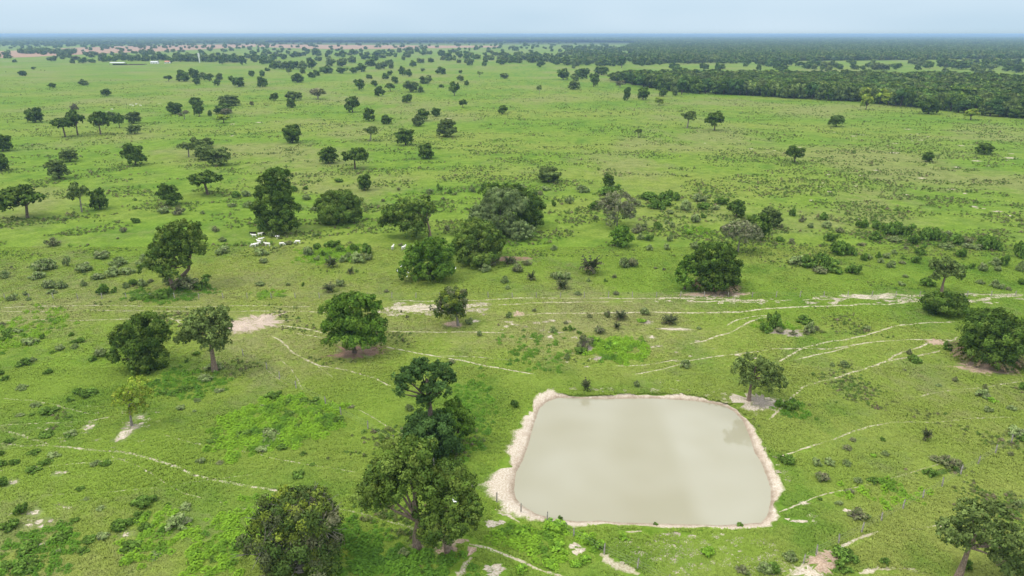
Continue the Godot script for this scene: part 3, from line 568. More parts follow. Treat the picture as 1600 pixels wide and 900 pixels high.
	[-74.8, -109, 3.4, 1, "g", 169], [-77.1, -109.7, 1.8, 1, "g", 170], [-76.8, -106.7, 1.4, 0.9, "g", 171], [-81.6, -124.8, 2.6, 1.8, "p", 172], [-82, -122.8, 1.7, 0.9, "g", 173], [-89.6, -131.4, 2, 0.9, "g", 173],
	[-90.7, -131.2, 1.3, 0.7, "g", 173], [-91.4, -127.9, 2, 1, "p", 174], [-88.9, -128.6, 1.8, 0.9, "p", 174], [-92, -126.3, 1.1, 0.5, "g", 175], [-99.3, -130.5, 3.1, 1.4, "p", 176], [-94.2, -120.8, 2.8, 1.3, "g", 177],
	[-93.6, -122.5, 1.9, 0.9, "p", 174], [-87.2, -117.3, 1.6, 0.9, "g", 173], [-93.5, -114.7, 1.6, 1, "g", 171], [-95.7, -116.8, 1.3, 1.1, "g", 171], [-88.2, -111.3, 2.4, 0.7, "p", 176], [-107.3, -136.1, 2.7, 1.2, "g", 178],
	[-105.6, -136.1, 2, 1, "p", 179], [-105.9, -133, 2.4, 1.2, "g", 178], [-98.4, -133.2, 1.1, 1.1, "g", 180], [-93.1, -134.6, 1.1, 0.8, "g", 180], [-63.2, -122, 0.9, 0.9, "g", 181], [-62.8, -125.5, 1.7, 0.8, "g", 182],
	[-54.7, -106.7, 1.4, 0.6, "p", 183], [-53.7, -103.2, 0.8, 0.4, "p", 184], [-56.4, -104, 1.7, 0.8, "p", 183], [-52.3, -110.2, 1.8, 0.6, "p", 185], [-74, -95.6, 2.3, 0.7, "g", 186], [-70.2, -95.9, 2.1, 0.8, "p", 183],
	[-73.7, -101.1, 1.6, 0.5, "g", 187], [-82.2, -101.9, 1.4, 0.4, "p", 174], [-81.7, -105.1, 2, 0.6, "p", 174], [-56.5, -114.6, 3, 1.3, "p", 188], [-58.6, -110.8, 2.6, 1, "g", 189], [-59.8, -109, 1.8, 0.7, "g", 190],
	[-61.7, -109.5, 2, 0.7, "g", 170], [-56.5, -118.9, 3.3, 1.6, "p", 188], [-111.5, -140.3, 1.7, 0.8, "k", 35], [-80.4, -102, 1.1, 0.4, "g", 191], [-17.4, -103.6, 1.5, 1.3, "p", 192], [-22.6, -131.6, 0.7, 1.1, "k", 193],
	[-6.9, -134.5, 1.3, 1.4, "p", 194], [-9.3, -141, 2, 1.6, "p", 195], [-0.7, -144.7, 1.5, 1.5, "p", 196], [-27.5, -104.6, 1.3, 0.4, "k", 197], [-34.1, -106.3, 2.5, 0.8, "g", 198], [-36.4, -106.6, 2.5, 0.8, "g", 198],
	[-42, -108.3, 3.1, 1, "g", 199], [-28.5, -99.9, 1.9, 1.1, "g", 200], [-38.5, -95.8, 2.8, 1.3, "p", 201], [-32.2, -102, 2.2, 0.7, "g", 200], [-37.3, -102.1, 1.9, 0.6, "g", 202], [-42.7, -104.6, 1.1, 0.5, "p", 203],
	[-38.7, -105.9, 2.2, 0.7, "g", 182], [-30.7, -99.3, 1.8, 0.6, "g", 182], [-34.8, -98.3, 1.6, 0.6, "g", 202], [-11.7, -121.8, 1.5, 0.7, "k", 204], [-23.6, -144.4, 0.9, 0.8, "k", 205], [-25.3, -147.7, 0.6, 0.7, "k", 206],
	[24.2, -143.6, 3.3, 2.1, "f", 101], [21.5, -144.9, 1.6, 1.8, "k", 207], [22.7, -138.3, 1.8, 1.6, "f", 208], [30.1, -146.7, 2.3, 1.8, "p", 160], [34.8, -141.4, 3.9, 1.8, "f", 209], [18.5, -136, 2.5, 1.9, "k", 210],
	[14.7, -128.8, 3.6, 2.8, "k", 211], [13.8, -126.5, 2.9, 1.3, "g", 212], [10.8, -123.3, 1.4, 1.4, "p", 213], [8.9, -136.6, 1.8, 1.4, "p", 154], [12.8, -137.8, 1.8, 1, "g", 214], [11.4, -137.6, 1.2, 0.8, "g", 215],
	[28.6, -142.2, 2.3, 0.7, "h", 216], [33.1, -119.9, 2.2, 1.8, "p", 217], [13.2, -110.5, 2, 2.4, "f", 218], [22.6, -112.1, 1.1, 1.3, "p", 219], [0.5, -104.7, 1.5, 1.5, "g", 220], [5.2, -148.4, 1.2, 0.8, "k", 221],
	[54.4, -137.2, 3.1, 1.9, "g", 222], [19.4, -127.8, 2.7, 0.9, "h", 223], [21.9, -127, 2.7, 0.9, "h", 223], [21, -129.9, 2.5, 0.8, "h", 223], [17.3, -131.8, 2.2, 0.7, "h", 223], [17.5, -144.7, 1.4, 1, "k", 224],
	[11.8, -141.2, 1.4, 0.6, "k", 225], [40.5, -138.3, 1.2, 0.6, "p", 226], [14.3, -135.8, 1.4, 0.7, "g", 214], [64.5, -141.8, 3.6, 1.6, "g", 227], [56.8, -139, 3.5, 3.5, "g", 228], [63.7, -136.4, 2.2, 2.6, "p", 229],
	[62.6, -135.4, 1.7, 1.2, "k", 230], [79, -125.6, 1.2, 1.4, "k", 231], [63.7, -120, 1.9, 1.4, "p", 232], [61.5, -120.3, 0.9, 0.9, "p", 233], [81.3, -114.1, 1.1, 1.1, "k", 234], [88.1, -127.8, 2.1, 1.8, "g", 235],
	[78.3, -122.2, 2.6, 1.2, "g", 236], [82.8, -108.3, 2.4, 1.5, "p", 237], [85, -111, 1, 1.2, "k", 238], [80.5, -103.4, 1.6, 0.9, "p", 239], [47.2, -104.2, 3, 1.4, "g", 240], [84.9, -104, 1.7, 0.8, "p", 239],
	[64.9, -94.3, 1.6, 2.3, "f", 241], [58.2, -94.3, 1, 0.6, "g", 242], [53.5, -94.2, 1, 0.6, "k", 243], [91.7, -111, 1.4, 1.4, "g", 235], [80.1, -95.8, 3.1, 1.4, "p", 244], [80, -94.4, 1.5, 1.2, "g", 245],
	[65.5, -137.4, 1.4, 1.3, "k", 230], [57.2, -136.4, 2, 1.3, "k", 246], [59.5, -135.2, 1.7, 1, "k", 247], [76.9, -138.2, 1.7, 0.8, "p", 248], [74.4, -118.4, 0.9, 0.4, "k", 249], [77.4, -112.2, 1.2, 0.5, "p", 250],
	[83.5, -106.7, 1.9, 0.6, "h", 251], [56.1, -106.2, 0.6, 0.3, "g", 252], [-50, -78.8, 3.3, 1, "g", 168], [-50.8, -73.8, 2.3, 1.2, "g", 168], [-49.7, -74.6, 1.9, 0.9, "g", 253], [-49.3, -75.9, 1.5, 0.8, "g", 253],
	[-47.1, -73.4, 1.9, 0.8, "g", 254], [-43.1, -74.1, 3.2, 1.7, "p", 255], [-43.9, -77.8, 1.8, 0.6, "p", 256], [-57.3, -75.1, 1.4, 0.5, "g", 257], [-57.1, -71.8, 2.7, 0.8, "g", 168], [-53.3, -71.3, 1.8, 0.6, "g", 257],
	[-51.8, -71.9, 1.9, 0.7, "p", 258], [-52.8, -69.3, 1.6, 0.6, "g", 254], [-47.2, -69.9, 2.6, 0.8, "g", 259], [-58, -66.4, 2.5, 1.2, "g", 168], [-57.2, -67, 1.7, 1.2, "g", 260], [-64.9, -73.8, 2.5, 1.2, "g", 168],
	[-65.4, -76.8, 1.8, 1.4, "g", 260], [-72.1, -82.9, 1.5, 1.3, "g", 260], [-69.3, -88, 2, 0.8, "g", 187], [-69.9, -86.2, 2.2, 0.7, "g", 257], [-73.8, -88, 1.5, 0.7, "g", 257], [-75.4, -87.7, 1.3, 0.9, "g", 261],
	[-69.3, -90, 2, 0.6, "p", 183], [-72.8, -90.8, 2, 0.6, "g", 257], [-61.8, -87.8, 1.7, 0.6, "p", 183], [-60.3, -87.8, 1.7, 0.6, "g", 187], [-46.3, -88.4, 1.5, 0.8, "p", 256], [-43.3, -88.2, 1.3, 0.4, "k", 262],
	[-60.4, -81.8, 1.3, 0.4, "g", 191], [-55.2, -77.6, 1.3, 0.4, "p", 258], [-36.2, -67.9, 1.2, 0.5, "g", 263], [-46.7, -67.5, 1.8, 0.6, "h", 264], [-59.9, -69.6, 2.6, 0.8, "g", 168], [-43.7, -68.4, 1.8, 0.5, "p", 265],
	[-55.9, -69.1, 1.1, 0.6, "p", 266], [-77.5, -90.3, 1.1, 1, "g", 261], [-78.5, -94, 1.7, 0.5, "g", 257], [-73.9, -95.5, 2, 0.6, "g", 187], [-70.1, -95.4, 1.8, 0.5, "g", 187], [-46.6, -78.2, 0.9, 0.5, "g", 267],
	[-58.4, -79.6, 1.1, 0.3, "p", 266], [-60.7, -66.4, 2.3, 0.7, "g", 168], [-42.6, -95.8, 2.8, 0.9, "g", 268], [-46.7, -94, 2.2, 0.7, "g", 269], [-37.9, -94.6, 3.2, 1.1, "p", 201], [-35.4, -92.1, 1.7, 0.8, "g", 270],
	[-38.3, -91.6, 2.2, 0.7, "p", 271], [-31.7, -90.4, 1.1, 0.5, "g", 272], [-30.9, -84.9, 2.1, 0.6, "g", 273], [-33.9, -80.1, 1, 0.3, "p", 274], [-31.7, -78.9, 0.8, 0.3, "g", 263], [-13.2, -68.9, 1.4, 0.9, "p", 275],
	[-18.3, -93.8, 0.7, 0.5, "k", 276], [-29.6, -87.7, 0.9, 0.3, "g", 277], [5.6, -73.7, 3.5, 1.1, "h", 278], [1.4, -72.6, 2.4, 0.8, "h", 278], [9.8, -70.8, 1.5, 1.2, "h", 279], [11, -70.1, 1.3, 1.3, "h", 279],
	[5.8, -69.9, 2.7, 0.8, "h", 278], [8.8, -67.9, 1.8, 0.6, "h", 280], [24, -69.2, 1.9, 0.8, "h", 281], [30, -66.1, 1.9, 1.4, "p", 282], [27.2, -66, 1.7, 0.8, "k", 283], [6.4, -75.8, 0.8, 0.7, "g", 284],
	[18.8, -74.8, 0.7, 0.3, "g", 285], [29.8, -74.6, 1, 0.4, "g", 285], [14.2, -71.7, 1.5, 0.6, "h", 286], [1, -66.3, 1.9, 0.6, "h", 287], [4.6, -67.1, 1.9, 0.6, "h", 281], [7.7, -67, 1.6, 0.6, "h", 280],
	[45.5, -75.8, 2.6, 1.4, "k", 288], [64.5, -87.8, 2.4, 1.7, "k", 289], [65.3, -87.1, 2.1, 1.5, "k", 290], [44.4, -84, 2.1, 1.3, "k", 291], [45.1, -87.8, 1.5, 1.1, "p", 217], [51.4, -83.6, 1.7, 0.8, "g", 292],
	[49.3, -83.6, 1.5, 0.7, "p", 239], [40.9, -88.6, 2.5, 1.1, "g", 293], [60.6, -85.2, 2.1, 1.2, "g", 294], [63.5, -88.9, 1.8, 0.8, "k", 295], [64.8, -86.2, 0.9, 0.8, "g", 296], [40.5, -68.4, 2.8, 1.3, "g", 297],
	[39.3, -66.4, 2.2, 1, "g", 294], [44.9, -67.4, 1.2, 0.8, "g", 296], [33.8, -68.1, 2, 1.1, "p", 298], [30.9, -66.1, 1.8, 1.1, "g", 245], [68.4, -78.1, 1.4, 1.2, "p", 299], [53.6, -94.3, 1.1, 0.5, "k", 243],
	[51.5, -91.9, 1.6, 0.7, "k", 300], [47, -81, 1.4, 0.6, "k", 283], [50.8, -78.7, 1.3, 0.4, "h", 301], [54.2, -66.4, 1.2, 1.3, "g", 302], [56.6, -90.3, 1.4, 0.8, "p", 239], [54.7, -90, 1, 0.4, "h", 303],
	[44.4, -78.6, 1.1, 0.5, "p", 304], [42.2, -79.5, 0.7, 0.5, "g", 305], [49.6, -87.8, 1.5, 0.8, "p", 239], [47.2, -88.1, 1.9, 0.9, "p", 306], [75.5, -90.3, 1.1, 0.7, "k", 307]]
# name, foot, foliage, label, crown lobes (centre, radii), trunks
var LARGE := [
	["shade_tree", Vector2(-11.77, -70.03), "mango", "broad leaning shade tree with two pale pink-brown trunks beside the pond", [[-0.95, 11.19, -1.72, 3.98, 2.76, 3.78], [-4.13, 7.61, -1.63, 3.02, 2.43, 2.87], [-0.16, 8.63, 0.17, 3.58, 2.84, 3.4], [3.82, 8.9, -1.34, 3.34, 2.76, 3.17], [3.82, 5.77, -0.11, 3.82, 2.6, 3.63], [0.24, 12.63, -1.64, 2.78, 1.78, 2.64], [-3.58, 9.41, -2.22, 2.39, 1.95, 2.27], [6.6, 5.92, 0.06, 1.59, 2.11, 1.51], [-5.33, 7.96, 0.61, 2.07, 1.78, 1.96], [3.02, 4.82, 2.45, 2.86, 1.78, 2.72], [5.8, 6.25, 3.14, 2.23, 1.62, 2.12], [-2.54, 9.93, -1.97, 2.39, 2.11, 2.27], [7.39, 6.23, 1.41, 0.95, 1.46, 0.91]], [[Vector3(0, -0.2, 0), Vector3(-0.16, 1.88, 0), Vector3(0.24, 3.98, 0), Vector3(-0.16, 6.91, 0)], [Vector3(4.03, -0.2, 0.68), Vector3(3.66, 2.05, 0.68), Vector3(3.58, 4.14, 0.68), Vector3(3.82, 6.45, 0.68)]]],
	["twiggy_tree", Vector2(-25.24, -65.82), "mixed", "sprawling half-bare tree with yellow shoot tips beside the two-trunked shade tree", [[0.2, 6.96, -2.46, 3.95, 2.32, 3.75], [-2.83, 5.97, -0.73, 2.88, 3.1, 2.74], [3.24, 6.71, 0.09, 2.88, 2.79, 2.74], [0.2, 3.92, -0.72, 4.55, 3.48, 4.32], [-3.21, 4.74, 2.43, 2.58, 2.94, 2.45], [3.62, 3.27, 0.83, 2.58, 2.94, 2.45], [0.2, 2.03, 1.61, 4.55, 2.71, 4.32], [1.34, 8.37, -2.59, 2.28, 1.39, 2.16]], []],
	["hook_tree", Vector2(-12.12, -91.15), "blue", "tall tree whose crown hooks over one side, rising behind the dense bushy tree", [[-0.78, 12.82, -1.15, 2.54, 1.6, 2.41], [1.37, 12.74, -1.98, 1.96, 1.6, 1.86], [-3.52, 12.56, -0.13, 1.96, 1.6, 1.86], [-4.4, 11.3, 0.46, 1.17, 1.4, 1.11], [-4.01, 10.91, 1.64, 0.68, 0.8, 0.65], [2.84, 12.28, -0.9, 1.17, 1.4, 1.11], [0, 10.75, 0.51, 1.96, 1.3, 1.86], [2.05, 11.26, 1.1, 1.47, 1.2, 1.39], [-0.78, 9, 0.69, 1.37, 1.1, 1.3], [-1.56, 13.76, -1.5, 1.76, 1.2, 1.67]], [[Vector3(0, -0.2, 0), Vector3(0, 5.38, 0), Vector3(-0.2, 8.9, 0), Vector3(-0.39, 12.41, 0)]]],
	["bushy_tree", Vector2(-12.15, -90.63), "blue", "dense blue-green bushy tree filling the foot of the hooked tall tree", [[-0.31, 4.62, 0.82, 3.5, 2.38, 3.33], [-2.45, 2.9, 1.38, 2.34, 2.58, 2.22], [1.93, 2.23, -0.26, 2.72, 2.98, 2.59], [-0.31, 1.79, 0.76, 3.5, 2.38, 3.33], [-1.48, 4.64, -1.63, 2.53, 1.79, 2.4], [1.44, 5.24, 0.16, 2.53, 1.79, 2.4]], []],
	["leafy_tree", Vector2(-8.79, -93.2), "fresh", "fresh green tree leaning out from the hooked tall tree towards the pond", [[0.03, 5.83, -0.93, 1.39, 1.83, 1.32], [1.03, 4.61, -0.07, 1.59, 1.83, 1.51], [0.33, 3.72, 0.93, 2.59, 2.23, 2.46], [1.82, 3.25, 0.93, 1.19, 1.62, 1.13], [-0.67, 5.08, -0.26, 1.59, 2.03, 1.51]], []],
	["dark_double_tree", Vector2(-69.95, -119.63), "dark", "dark dense tree in two lobes beside the slender umbrella tree", [[1.41, 8.11, -0.89, 3.67, 2.75, 3.49], [-0.06, 5.03, -0.76, 3.92, 3, 3.72], [-3.49, 5.71, -0.77, 2.45, 2.5, 2.33], [-4.1, 3.77, 0.28, 2.45, 2.5, 2.33], [2.02, 4.93, -0.15, 2.94, 3, 2.79], [1.41, 2.06, 0.56, 3.43, 2.75, 3.26], [-4.71, 3.05, 2.11, 1.47, 1.5, 1.4], [0.43, 1.12, 1.91, 2.45, 1.5, 2.33], [-0.79, 8.29, -2.46, 1.96, 1.75, 1.86], [3.86, 6.67, -1.59, 1.47, 2, 1.4]], []],
	["umbrella_tree", Vector2(-56.2, -118.16), "olive", "slender umbrella tree with a shrub around its foot near bare ground", [[-0.12, 10.72, -1.62, 3.39, 1.73, 3.22], [-2.18, 9.65, 0.28, 2.66, 1.73, 2.53], [1.7, 8.99, -1.02, 3.15, 1.98, 2.99], [-0.12, 7.98, -0.34, 3.63, 1.98, 3.45], [-3.63, 7.62, 1.09, 2.42, 1.24, 2.3], [2.3, 6.87, 1.49, 2.18, 1.48, 2.07], [0.48, 6.08, 1.28, 1.94, 1.48, 1.84], [-4.36, 7.21, 1.62, 1.45, 0.99, 1.38], [3.63, 8.95, 0.24, 1.45, 1.48, 1.38]], [[Vector3(0, -0.2, 0), Vector3(0, 3.26, 0), Vector3(0.12, 6.79, 0), Vector3(0, 9.24, 0)]]],
	["sapling", Vector2(-61.96, -98.72), "yellow", "thin yellow-green sapling on a heap of pale sand", [[1.67, 7.29, -1.06, 1.88, 0.94, 1.78], [0.42, 6.12, 0.03, 2.09, 1.06, 1.98], [2.5, 5.31, -0.69, 1.67, 1.06, 1.59], [-0.1, 4.66, 1.03, 1.67, 1.06, 1.59], [1.67, 3.21, 0.26, 1.67, 1.06, 1.59], [-1.04, 5.43, 0.29, 0.94, 0.85, 0.89]], [[Vector3(0, -0.2, 0), Vector3(0.1, 1.83, 0), Vector3(0.31, 4.27, 0), Vector3(0.73, 6.71, 0)]]],
	["fig_tree", Vector2(-31.53, -126.31), "fresh", "wide bright green tree standing in a ring of bare brown soil", [[0.13, 9.12, -2.02, 4.61, 2.35, 4.38], [-3.72, 8.45, -0.43, 2.56, 2.35, 2.44], [4.61, 9.13, -1.09, 1.54, 1.83, 1.46], [-3.08, 6.28, 1.58, 3.08, 2.61, 2.92], [3.97, 5.3, -0.49, 2.82, 2.88, 2.68], [0.26, 5.96, 0.31, 4.1, 2.88, 3.9], [-1.15, 3.46, 1.62, 4.1, 2.05, 3.9], [3.33, 3.29, 1.26, 3.08, 1.83, 2.92], [2.31, 10.84, -0.78, 2.56, 1.31, 2.44], [-5, 5.12, 0.02, 1.28, 1.83, 1.22], [-1.79, 9.9, -3.36, 2.56, 1.31, 2.44], [5.51, 5.12, 1.52, 1.28, 1.83, 1.22]], [[Vector3(0, -0.2, 0), Vector3(-0.13, 1.84, 0), Vector3(0.26, 4.4, 0), Vector3(0.26, 7.95, 0)]]],
	["half_dead_tree", Vector2(-12.79, -140.67), "mixed", "small round tree with bare grey branches poking from its top beside the fence", [[-0.56, 5.36, 0.03, 3.65, 2.58, 3.47], [-2.39, 3.88, 1.22, 2.53, 2.01, 2.4], [0.98, 3.61, 0.59, 2.25, 2.01, 2.14], [-0.56, 6.1, -2.53, 2.53, 1.72, 2.4], [1.83, 6.27, -0.36, 1.69, 1.72, 1.6], [-0.56, 2.89, 0.68, 3.09, 1.55, 2.94]], [[Vector3(1.04, -0.2, 0.71), Vector3(0.84, 1.68, 0.71), Vector3(0.14, 3.67, 0.71), Vector3(-0.14, 6.72, 0.71)]]],
	["pond_tree", Vector2(41.22, -106.92), "olive", "small spreading tree on a sand mound at the corner of the pond", [[0.22, 6.82, -1.05, 2.67, 1.36, 2.54], [-1.67, 5.91, 0.05, 2.01, 1.59, 1.91], [2.45, 5.72, -0.27, 2.67, 1.59, 2.54], [0.89, 4.73, 0.23, 3.12, 1.59, 2.96], [3.9, 4.03, -0.56, 1.78, 1.59, 1.69], [-1.11, 4.34, 1.82, 1.78, 1.14, 1.69], [2.79, 3.65, 1.72, 2.01, 1.14, 1.91], [-2.23, 7, -0.28, 1.11, 0.91, 1.06], [4.68, 4.45, 1.55, 0.89, 1.36, 0.85]], [[Vector3(0, -0.2, 0), Vector3(0, 2.3, 0), Vector3(0.11, 4.34, 0), Vector3(0.45, 6.52, 0)]]],
	["palm_bound_tree", Vector2(93.37, -123.19), "dark", "big round dark tree with tan palm fronds hanging round its foot", [[0.1, 7.25, -1.36, 5.02, 2.51, 4.77], [-3.66, 6.46, -0.13, 3.26, 2.3, 3.1], [3.24, 5.94, 0.24, 3.01, 2.82, 2.86], [-0.53, 4.66, 0.47, 6.02, 3.07, 5.72], [-4.29, 4.02, 0.59, 2.51, 2.56, 2.38], [4.12, 2.81, 0.99, 2.26, 2.82, 2.15], [-0.53, 2.16, 1.27, 5.77, 2.89, 5.48], [1.98, 7.89, -1.49, 2.51, 1.28, 2.38], [-1.78, 7.78, -1.72, 3.01, 1.54, 2.86]], []],
	["round_bush_tree", Vector2(98.61, -147.39), "dark", "low dark round tree growing against the sandy track beside the fence", [[-0.53, 2.8, 1.07, 4.39, 2.2, 4.17], [-3.16, 2.45, 0.98, 2.05, 1.79, 1.95], [2.4, 1.97, -0.19, 2.05, 1.79, 1.95], [-0.24, 1.87, -0.03, 4.98, 2.49, 4.73], [0.93, 3.49, -1.11, 2.05, 1.05, 1.95], [3.42, 3.53, -0.63, 1.17, 1.05, 1.11]], []],
	["track_tree", Vector2(105.72, -160.32), "olive", "slim pale-trunked tree with a flat open crown above the sandy track", [[-0.16, 7.14, -1.6, 2.84, 1.61, 2.69], [-2.05, 6.16, -0.63, 2.21, 1.61, 2.1], [2.21, 6.23, 0.47, 2.21, 1.61, 2.1], [0.16, 5.22, 0.45, 3.15, 1.61, 2.99], [-2.36, 3.95, -0.22, 1.42, 0.96, 1.35], [3.31, 4.7, -0.03, 1.26, 1.29, 1.2]], [[Vector3(0, -0.2, 0), Vector3(-0.16, 2.36, 0), Vector3(0, 4.37, 0), Vector3(0, 7.23, 0)]]],
	["corner_tree", Vector2(52.16, -64.75), "olive", "lone spreading tree with a bare pinkish trunk near the fence corner", [[0.3, 8.78, -0.45, 2.25, 1.22, 2.14], [2.55, 9.07, -0.47, 1.65, 1.07, 1.57], [-1.57, 6.73, -0.46, 1.95, 1.22, 1.85], [1.42, 6.74, -0.12, 2.55, 1.53, 2.42], [4.05, 6.31, 0.19, 1.95, 1.38, 1.85], [4.8, 5.12, 1.11, 1.65, 1.22, 1.57], [3.3, 3.75, 0.74, 1.35, 1.07, 1.28], [6.67, 5.21, 0.1, 1.2, 1.22, 1.14], [-2.32, 6.03, -0.11, 1.35, 0.92, 1.28], [-0.07, 5.28, -0.37, 2.1, 1.05, 1.99]], [[Vector3(0, -0.2, 0), Vector3(0.22, 2.55, 0), Vector3(0.3, 4.6, 0), Vector3(0.67, 7.15, 0)]]],
	["grey_leaf_tree", Vector2(58.93, -63.93), "olive", "pale grey-green tree at the foot of the lone spreading tree", [[-0.28, 2.59, -0.29, 1.63, 0.91, 1.55], [-1.39, 1.76, -0.08, 1.19, 1.06, 1.13], [0.83, 1.4, 0.07, 1.48, 1.36, 1.41]], []],
	["leaning_crown_tree", Vector2(-84.44, -163.05), "mango", "tall shade tree with a ragged crown and pale trunk over dead brush", [[2.88, 14.68, -2.71, 4.8, 2.4, 4.56], [0, 13.01, -1.68, 3.2, 2.28, 3.04], [5.28, 12.4, -3.34, 3.52, 2.28, 3.34], [6.88, 10.8, -1.68, 2.24, 2.28, 2.13], [-1.12, 9.86, -0.99, 4.16, 2.61, 3.95], [2.88, 10.67, -0.63, 4.16, 2.61, 3.95], [-2.72, 8.08, 0.19, 3.2, 2.61, 3.04], [0, 6.67, 2.37, 3.84, 2.28, 3.65], [-4.32, 6.72, 3.43, 1.92, 1.63, 1.82], [3.84, 8.21, 0.56, 1.6, 1.96, 1.52], [5.28, 6.88, 1.57, 1.28, 1.3, 1.22], [8.48, 9.61, -0.29, 0.8, 1.47, 0.76], [2.08, 5.44, 4.59, 2.56, 1.47, 2.43]], [[Vector3(0, -0.2, 0), Vector3(-0.48, 2.39, 0), Vector3(-0.64, 5.11, 0), Vector3(0.48, 9.71, 0)], [Vector3(-1.51, -0.2, -3.3), Vector3(2.88, 4.24, -3.3), Vector3(4, 8.5, -3.3), Vector3(4.48, 11.4, -3.3)]]],
	["stacked_tree", Vector2(-75.72, -218.83), "dark", "tall stacked dark tree with a lighter top above the white cattle", [[0.79, 17.28, -3.45, 4.16, 2.55, 3.95], [-2.34, 15.27, -2.92, 3.75, 2.55, 3.56], [-2.34, 11.58, -0.64, 5, 3.4, 4.75], [1.83, 11.28, 0.65, 4.58, 3.4, 4.35], [-1.3, 7.76, 1.18, 6.24, 3.82, 5.93], [3.91, 7.31, 1.91, 4.16, 3.82, 3.95], [-1.3, 3.36, 3.24, 5.83, 3.4, 5.54], [3.91, 3.32, 4.66, 5, 2.97, 4.75], [0.79, 14.49, -1.84, 4.16, 2.55, 3.95], [-5.04, 5.6, 1.16, 2.08, 2.97, 1.98]], []],
	["dome_tree", Vector2(-58.94, -230.08), "mango", "broad brownish-green dome tree behind the ring of low bushes", [[0.12, 7.54, -1.95, 6.1, 3.11, 5.8], [-3.15, 6.08, -0.66, 4.79, 3.11, 4.55], [4.48, 6.33, 0.29, 4.36, 3.11, 4.14], [0.12, 3.92, 1.44, 7.41, 3.7, 7.04], [4.91, 2.59, 0.63, 3.49, 3.11, 3.31], [-4.24, 2.58, 0.59, 3.05, 2.67, 2.9], [0.12, 2.29, 2.85, 6.1, 3.05, 5.8]], []],
	["wind_tree", Vector2(-32.2, -210.84), "mango", "ragged low tree with a dead pale trunk at one side beside grazing cattle", [[0, 9.69, -1.25, 4.43, 2.46, 4.21], [-3.02, 8.2, 0.88, 4.83, 2.87, 4.59], [3.02, 6.99, -1.16, 4.02, 2.87, 3.82], [-6.04, 6.17, 1.09, 3.22, 2.46, 3.06], [0, 4.28, 0.34, 6.04, 3.02, 5.74], [6.04, 9.58, -1.61, 2.41, 1.64, 2.29], [5.03, 11.1, -3.64, 1.61, 1.64, 1.53], [7.65, 8.12, -0.87, 1.21, 1.44, 1.15], [-8.05, 4.64, 0.14, 2.01, 1.64, 1.91], [2.01, 2.53, 3.02, 4.43, 2.21, 4.21]], [[Vector3(6.44, -0.2, 0), Vector3(6.24, 2.93, 0), Vector3(5.63, 5.23, 0), Vector3(4.43, 7.32, 0)]]],
	["egret_tree", Vector2(-21.69, -170.38), "fresh", "bushy green tree with white egrets perched on one side", [[0.91, 8.72, -1.17, 4.32, 2.16, 4.11], [-3.25, 5.73, -2.13, 3.99, 2.71, 3.79], [3.4, 5.98, -1.42, 4.32, 2.71, 4.11], [0.07, 3.35, -1.38, 5.99, 3.05, 5.69], [-4.91, 2.89, -0.18, 2.99, 2.04, 2.84], [4.23, 2.71, 1.79, 2.99, 2.71, 2.84], [0.07, 1.78, 1.33, 4.66, 2.37, 4.42], [-6.24, 2.31, 3.17, 1.33, 1.7, 1.26]], []],
	["clump_tree", Vector2(-9.9, -185.73), "mango", "rounded mottled green tree between the egret tree and the grey-green one", [[0.03, 9.07, -3.11, 4.67, 2.33, 4.43], [-3.02, 6.39, -1.48, 3.95, 2.93, 3.75], [3.62, 7.24, 1.17, 3.95, 2.93, 3.75], [0.03, 4.72, 0.96, 6.46, 3.3, 6.14], [5.41, 4.88, 1.45, 2.51, 2.93, 2.39], [-4.1, 3.04, 1.58, 2.87, 2.56, 2.73], [0.93, 2.23, 3.19, 5.74, 2.87, 5.46], [6.85, 6.05, -0.76, 1.44, 2.2, 1.36]], []],
	["silver_tree", Vector2(-5.15, -215.71), "silver", "broad grey-green tree with a rounded crown in the middle clump", [[2.07, 10.85, -1.98, 6.16, 3.08, 5.86], [6.79, 8.61, -0.86, 4.52, 2.93, 4.29], [1.04, 7.84, -3.61, 6.16, 3.08, 5.86], [-3.07, 6.66, -1.73, 4.93, 2.93, 4.68], [5.15, 7.35, 0.75, 3.7, 2.93, 3.51], [0.01, 4.69, 2.71, 6.99, 3.49, 6.64], [-5.12, 5.47, 1.67, 3.29, 2.51, 3.12], [2.07, 1.89, 3.74, 4.52, 2.51, 4.29]], []],
	["layered_tree", Vector2(5.98, -224.28), "dark", "dark layered tree at the pond-facing end of the middle clump", [[-0.44, 8.46, -1.86, 3.83, 2.82, 3.64], [2.11, 6.02, 0.55, 3.62, 3.26, 3.44], [-0.66, 4.36, 1.76, 4.26, 3.69, 4.04], [2.11, 2.51, 3.06, 2.98, 3.04, 2.83], [-2.79, 1.95, 2.8, 2.98, 2.61, 2.83], [-5.98, 10.75, -3.2, 4.68, 2.34, 4.45], [-12.36, 11.16, -1.65, 5.11, 2.55, 4.85]], []],
	["silver_bush_tree", Vector2(3.39, -208.74), "silver", "low grey-green leafy tree at the foot of the dark layered tree", [[-0.4, 3.56, -0.54, 3.19, 2.03, 3.03], [-2.4, 2.09, 0.15, 2.39, 2.03, 2.27], [2.19, 2.13, -0.45, 1.99, 2.03, 1.89], [-0.2, 1.37, 1.25, 3.59, 1.79, 3.41]], []],
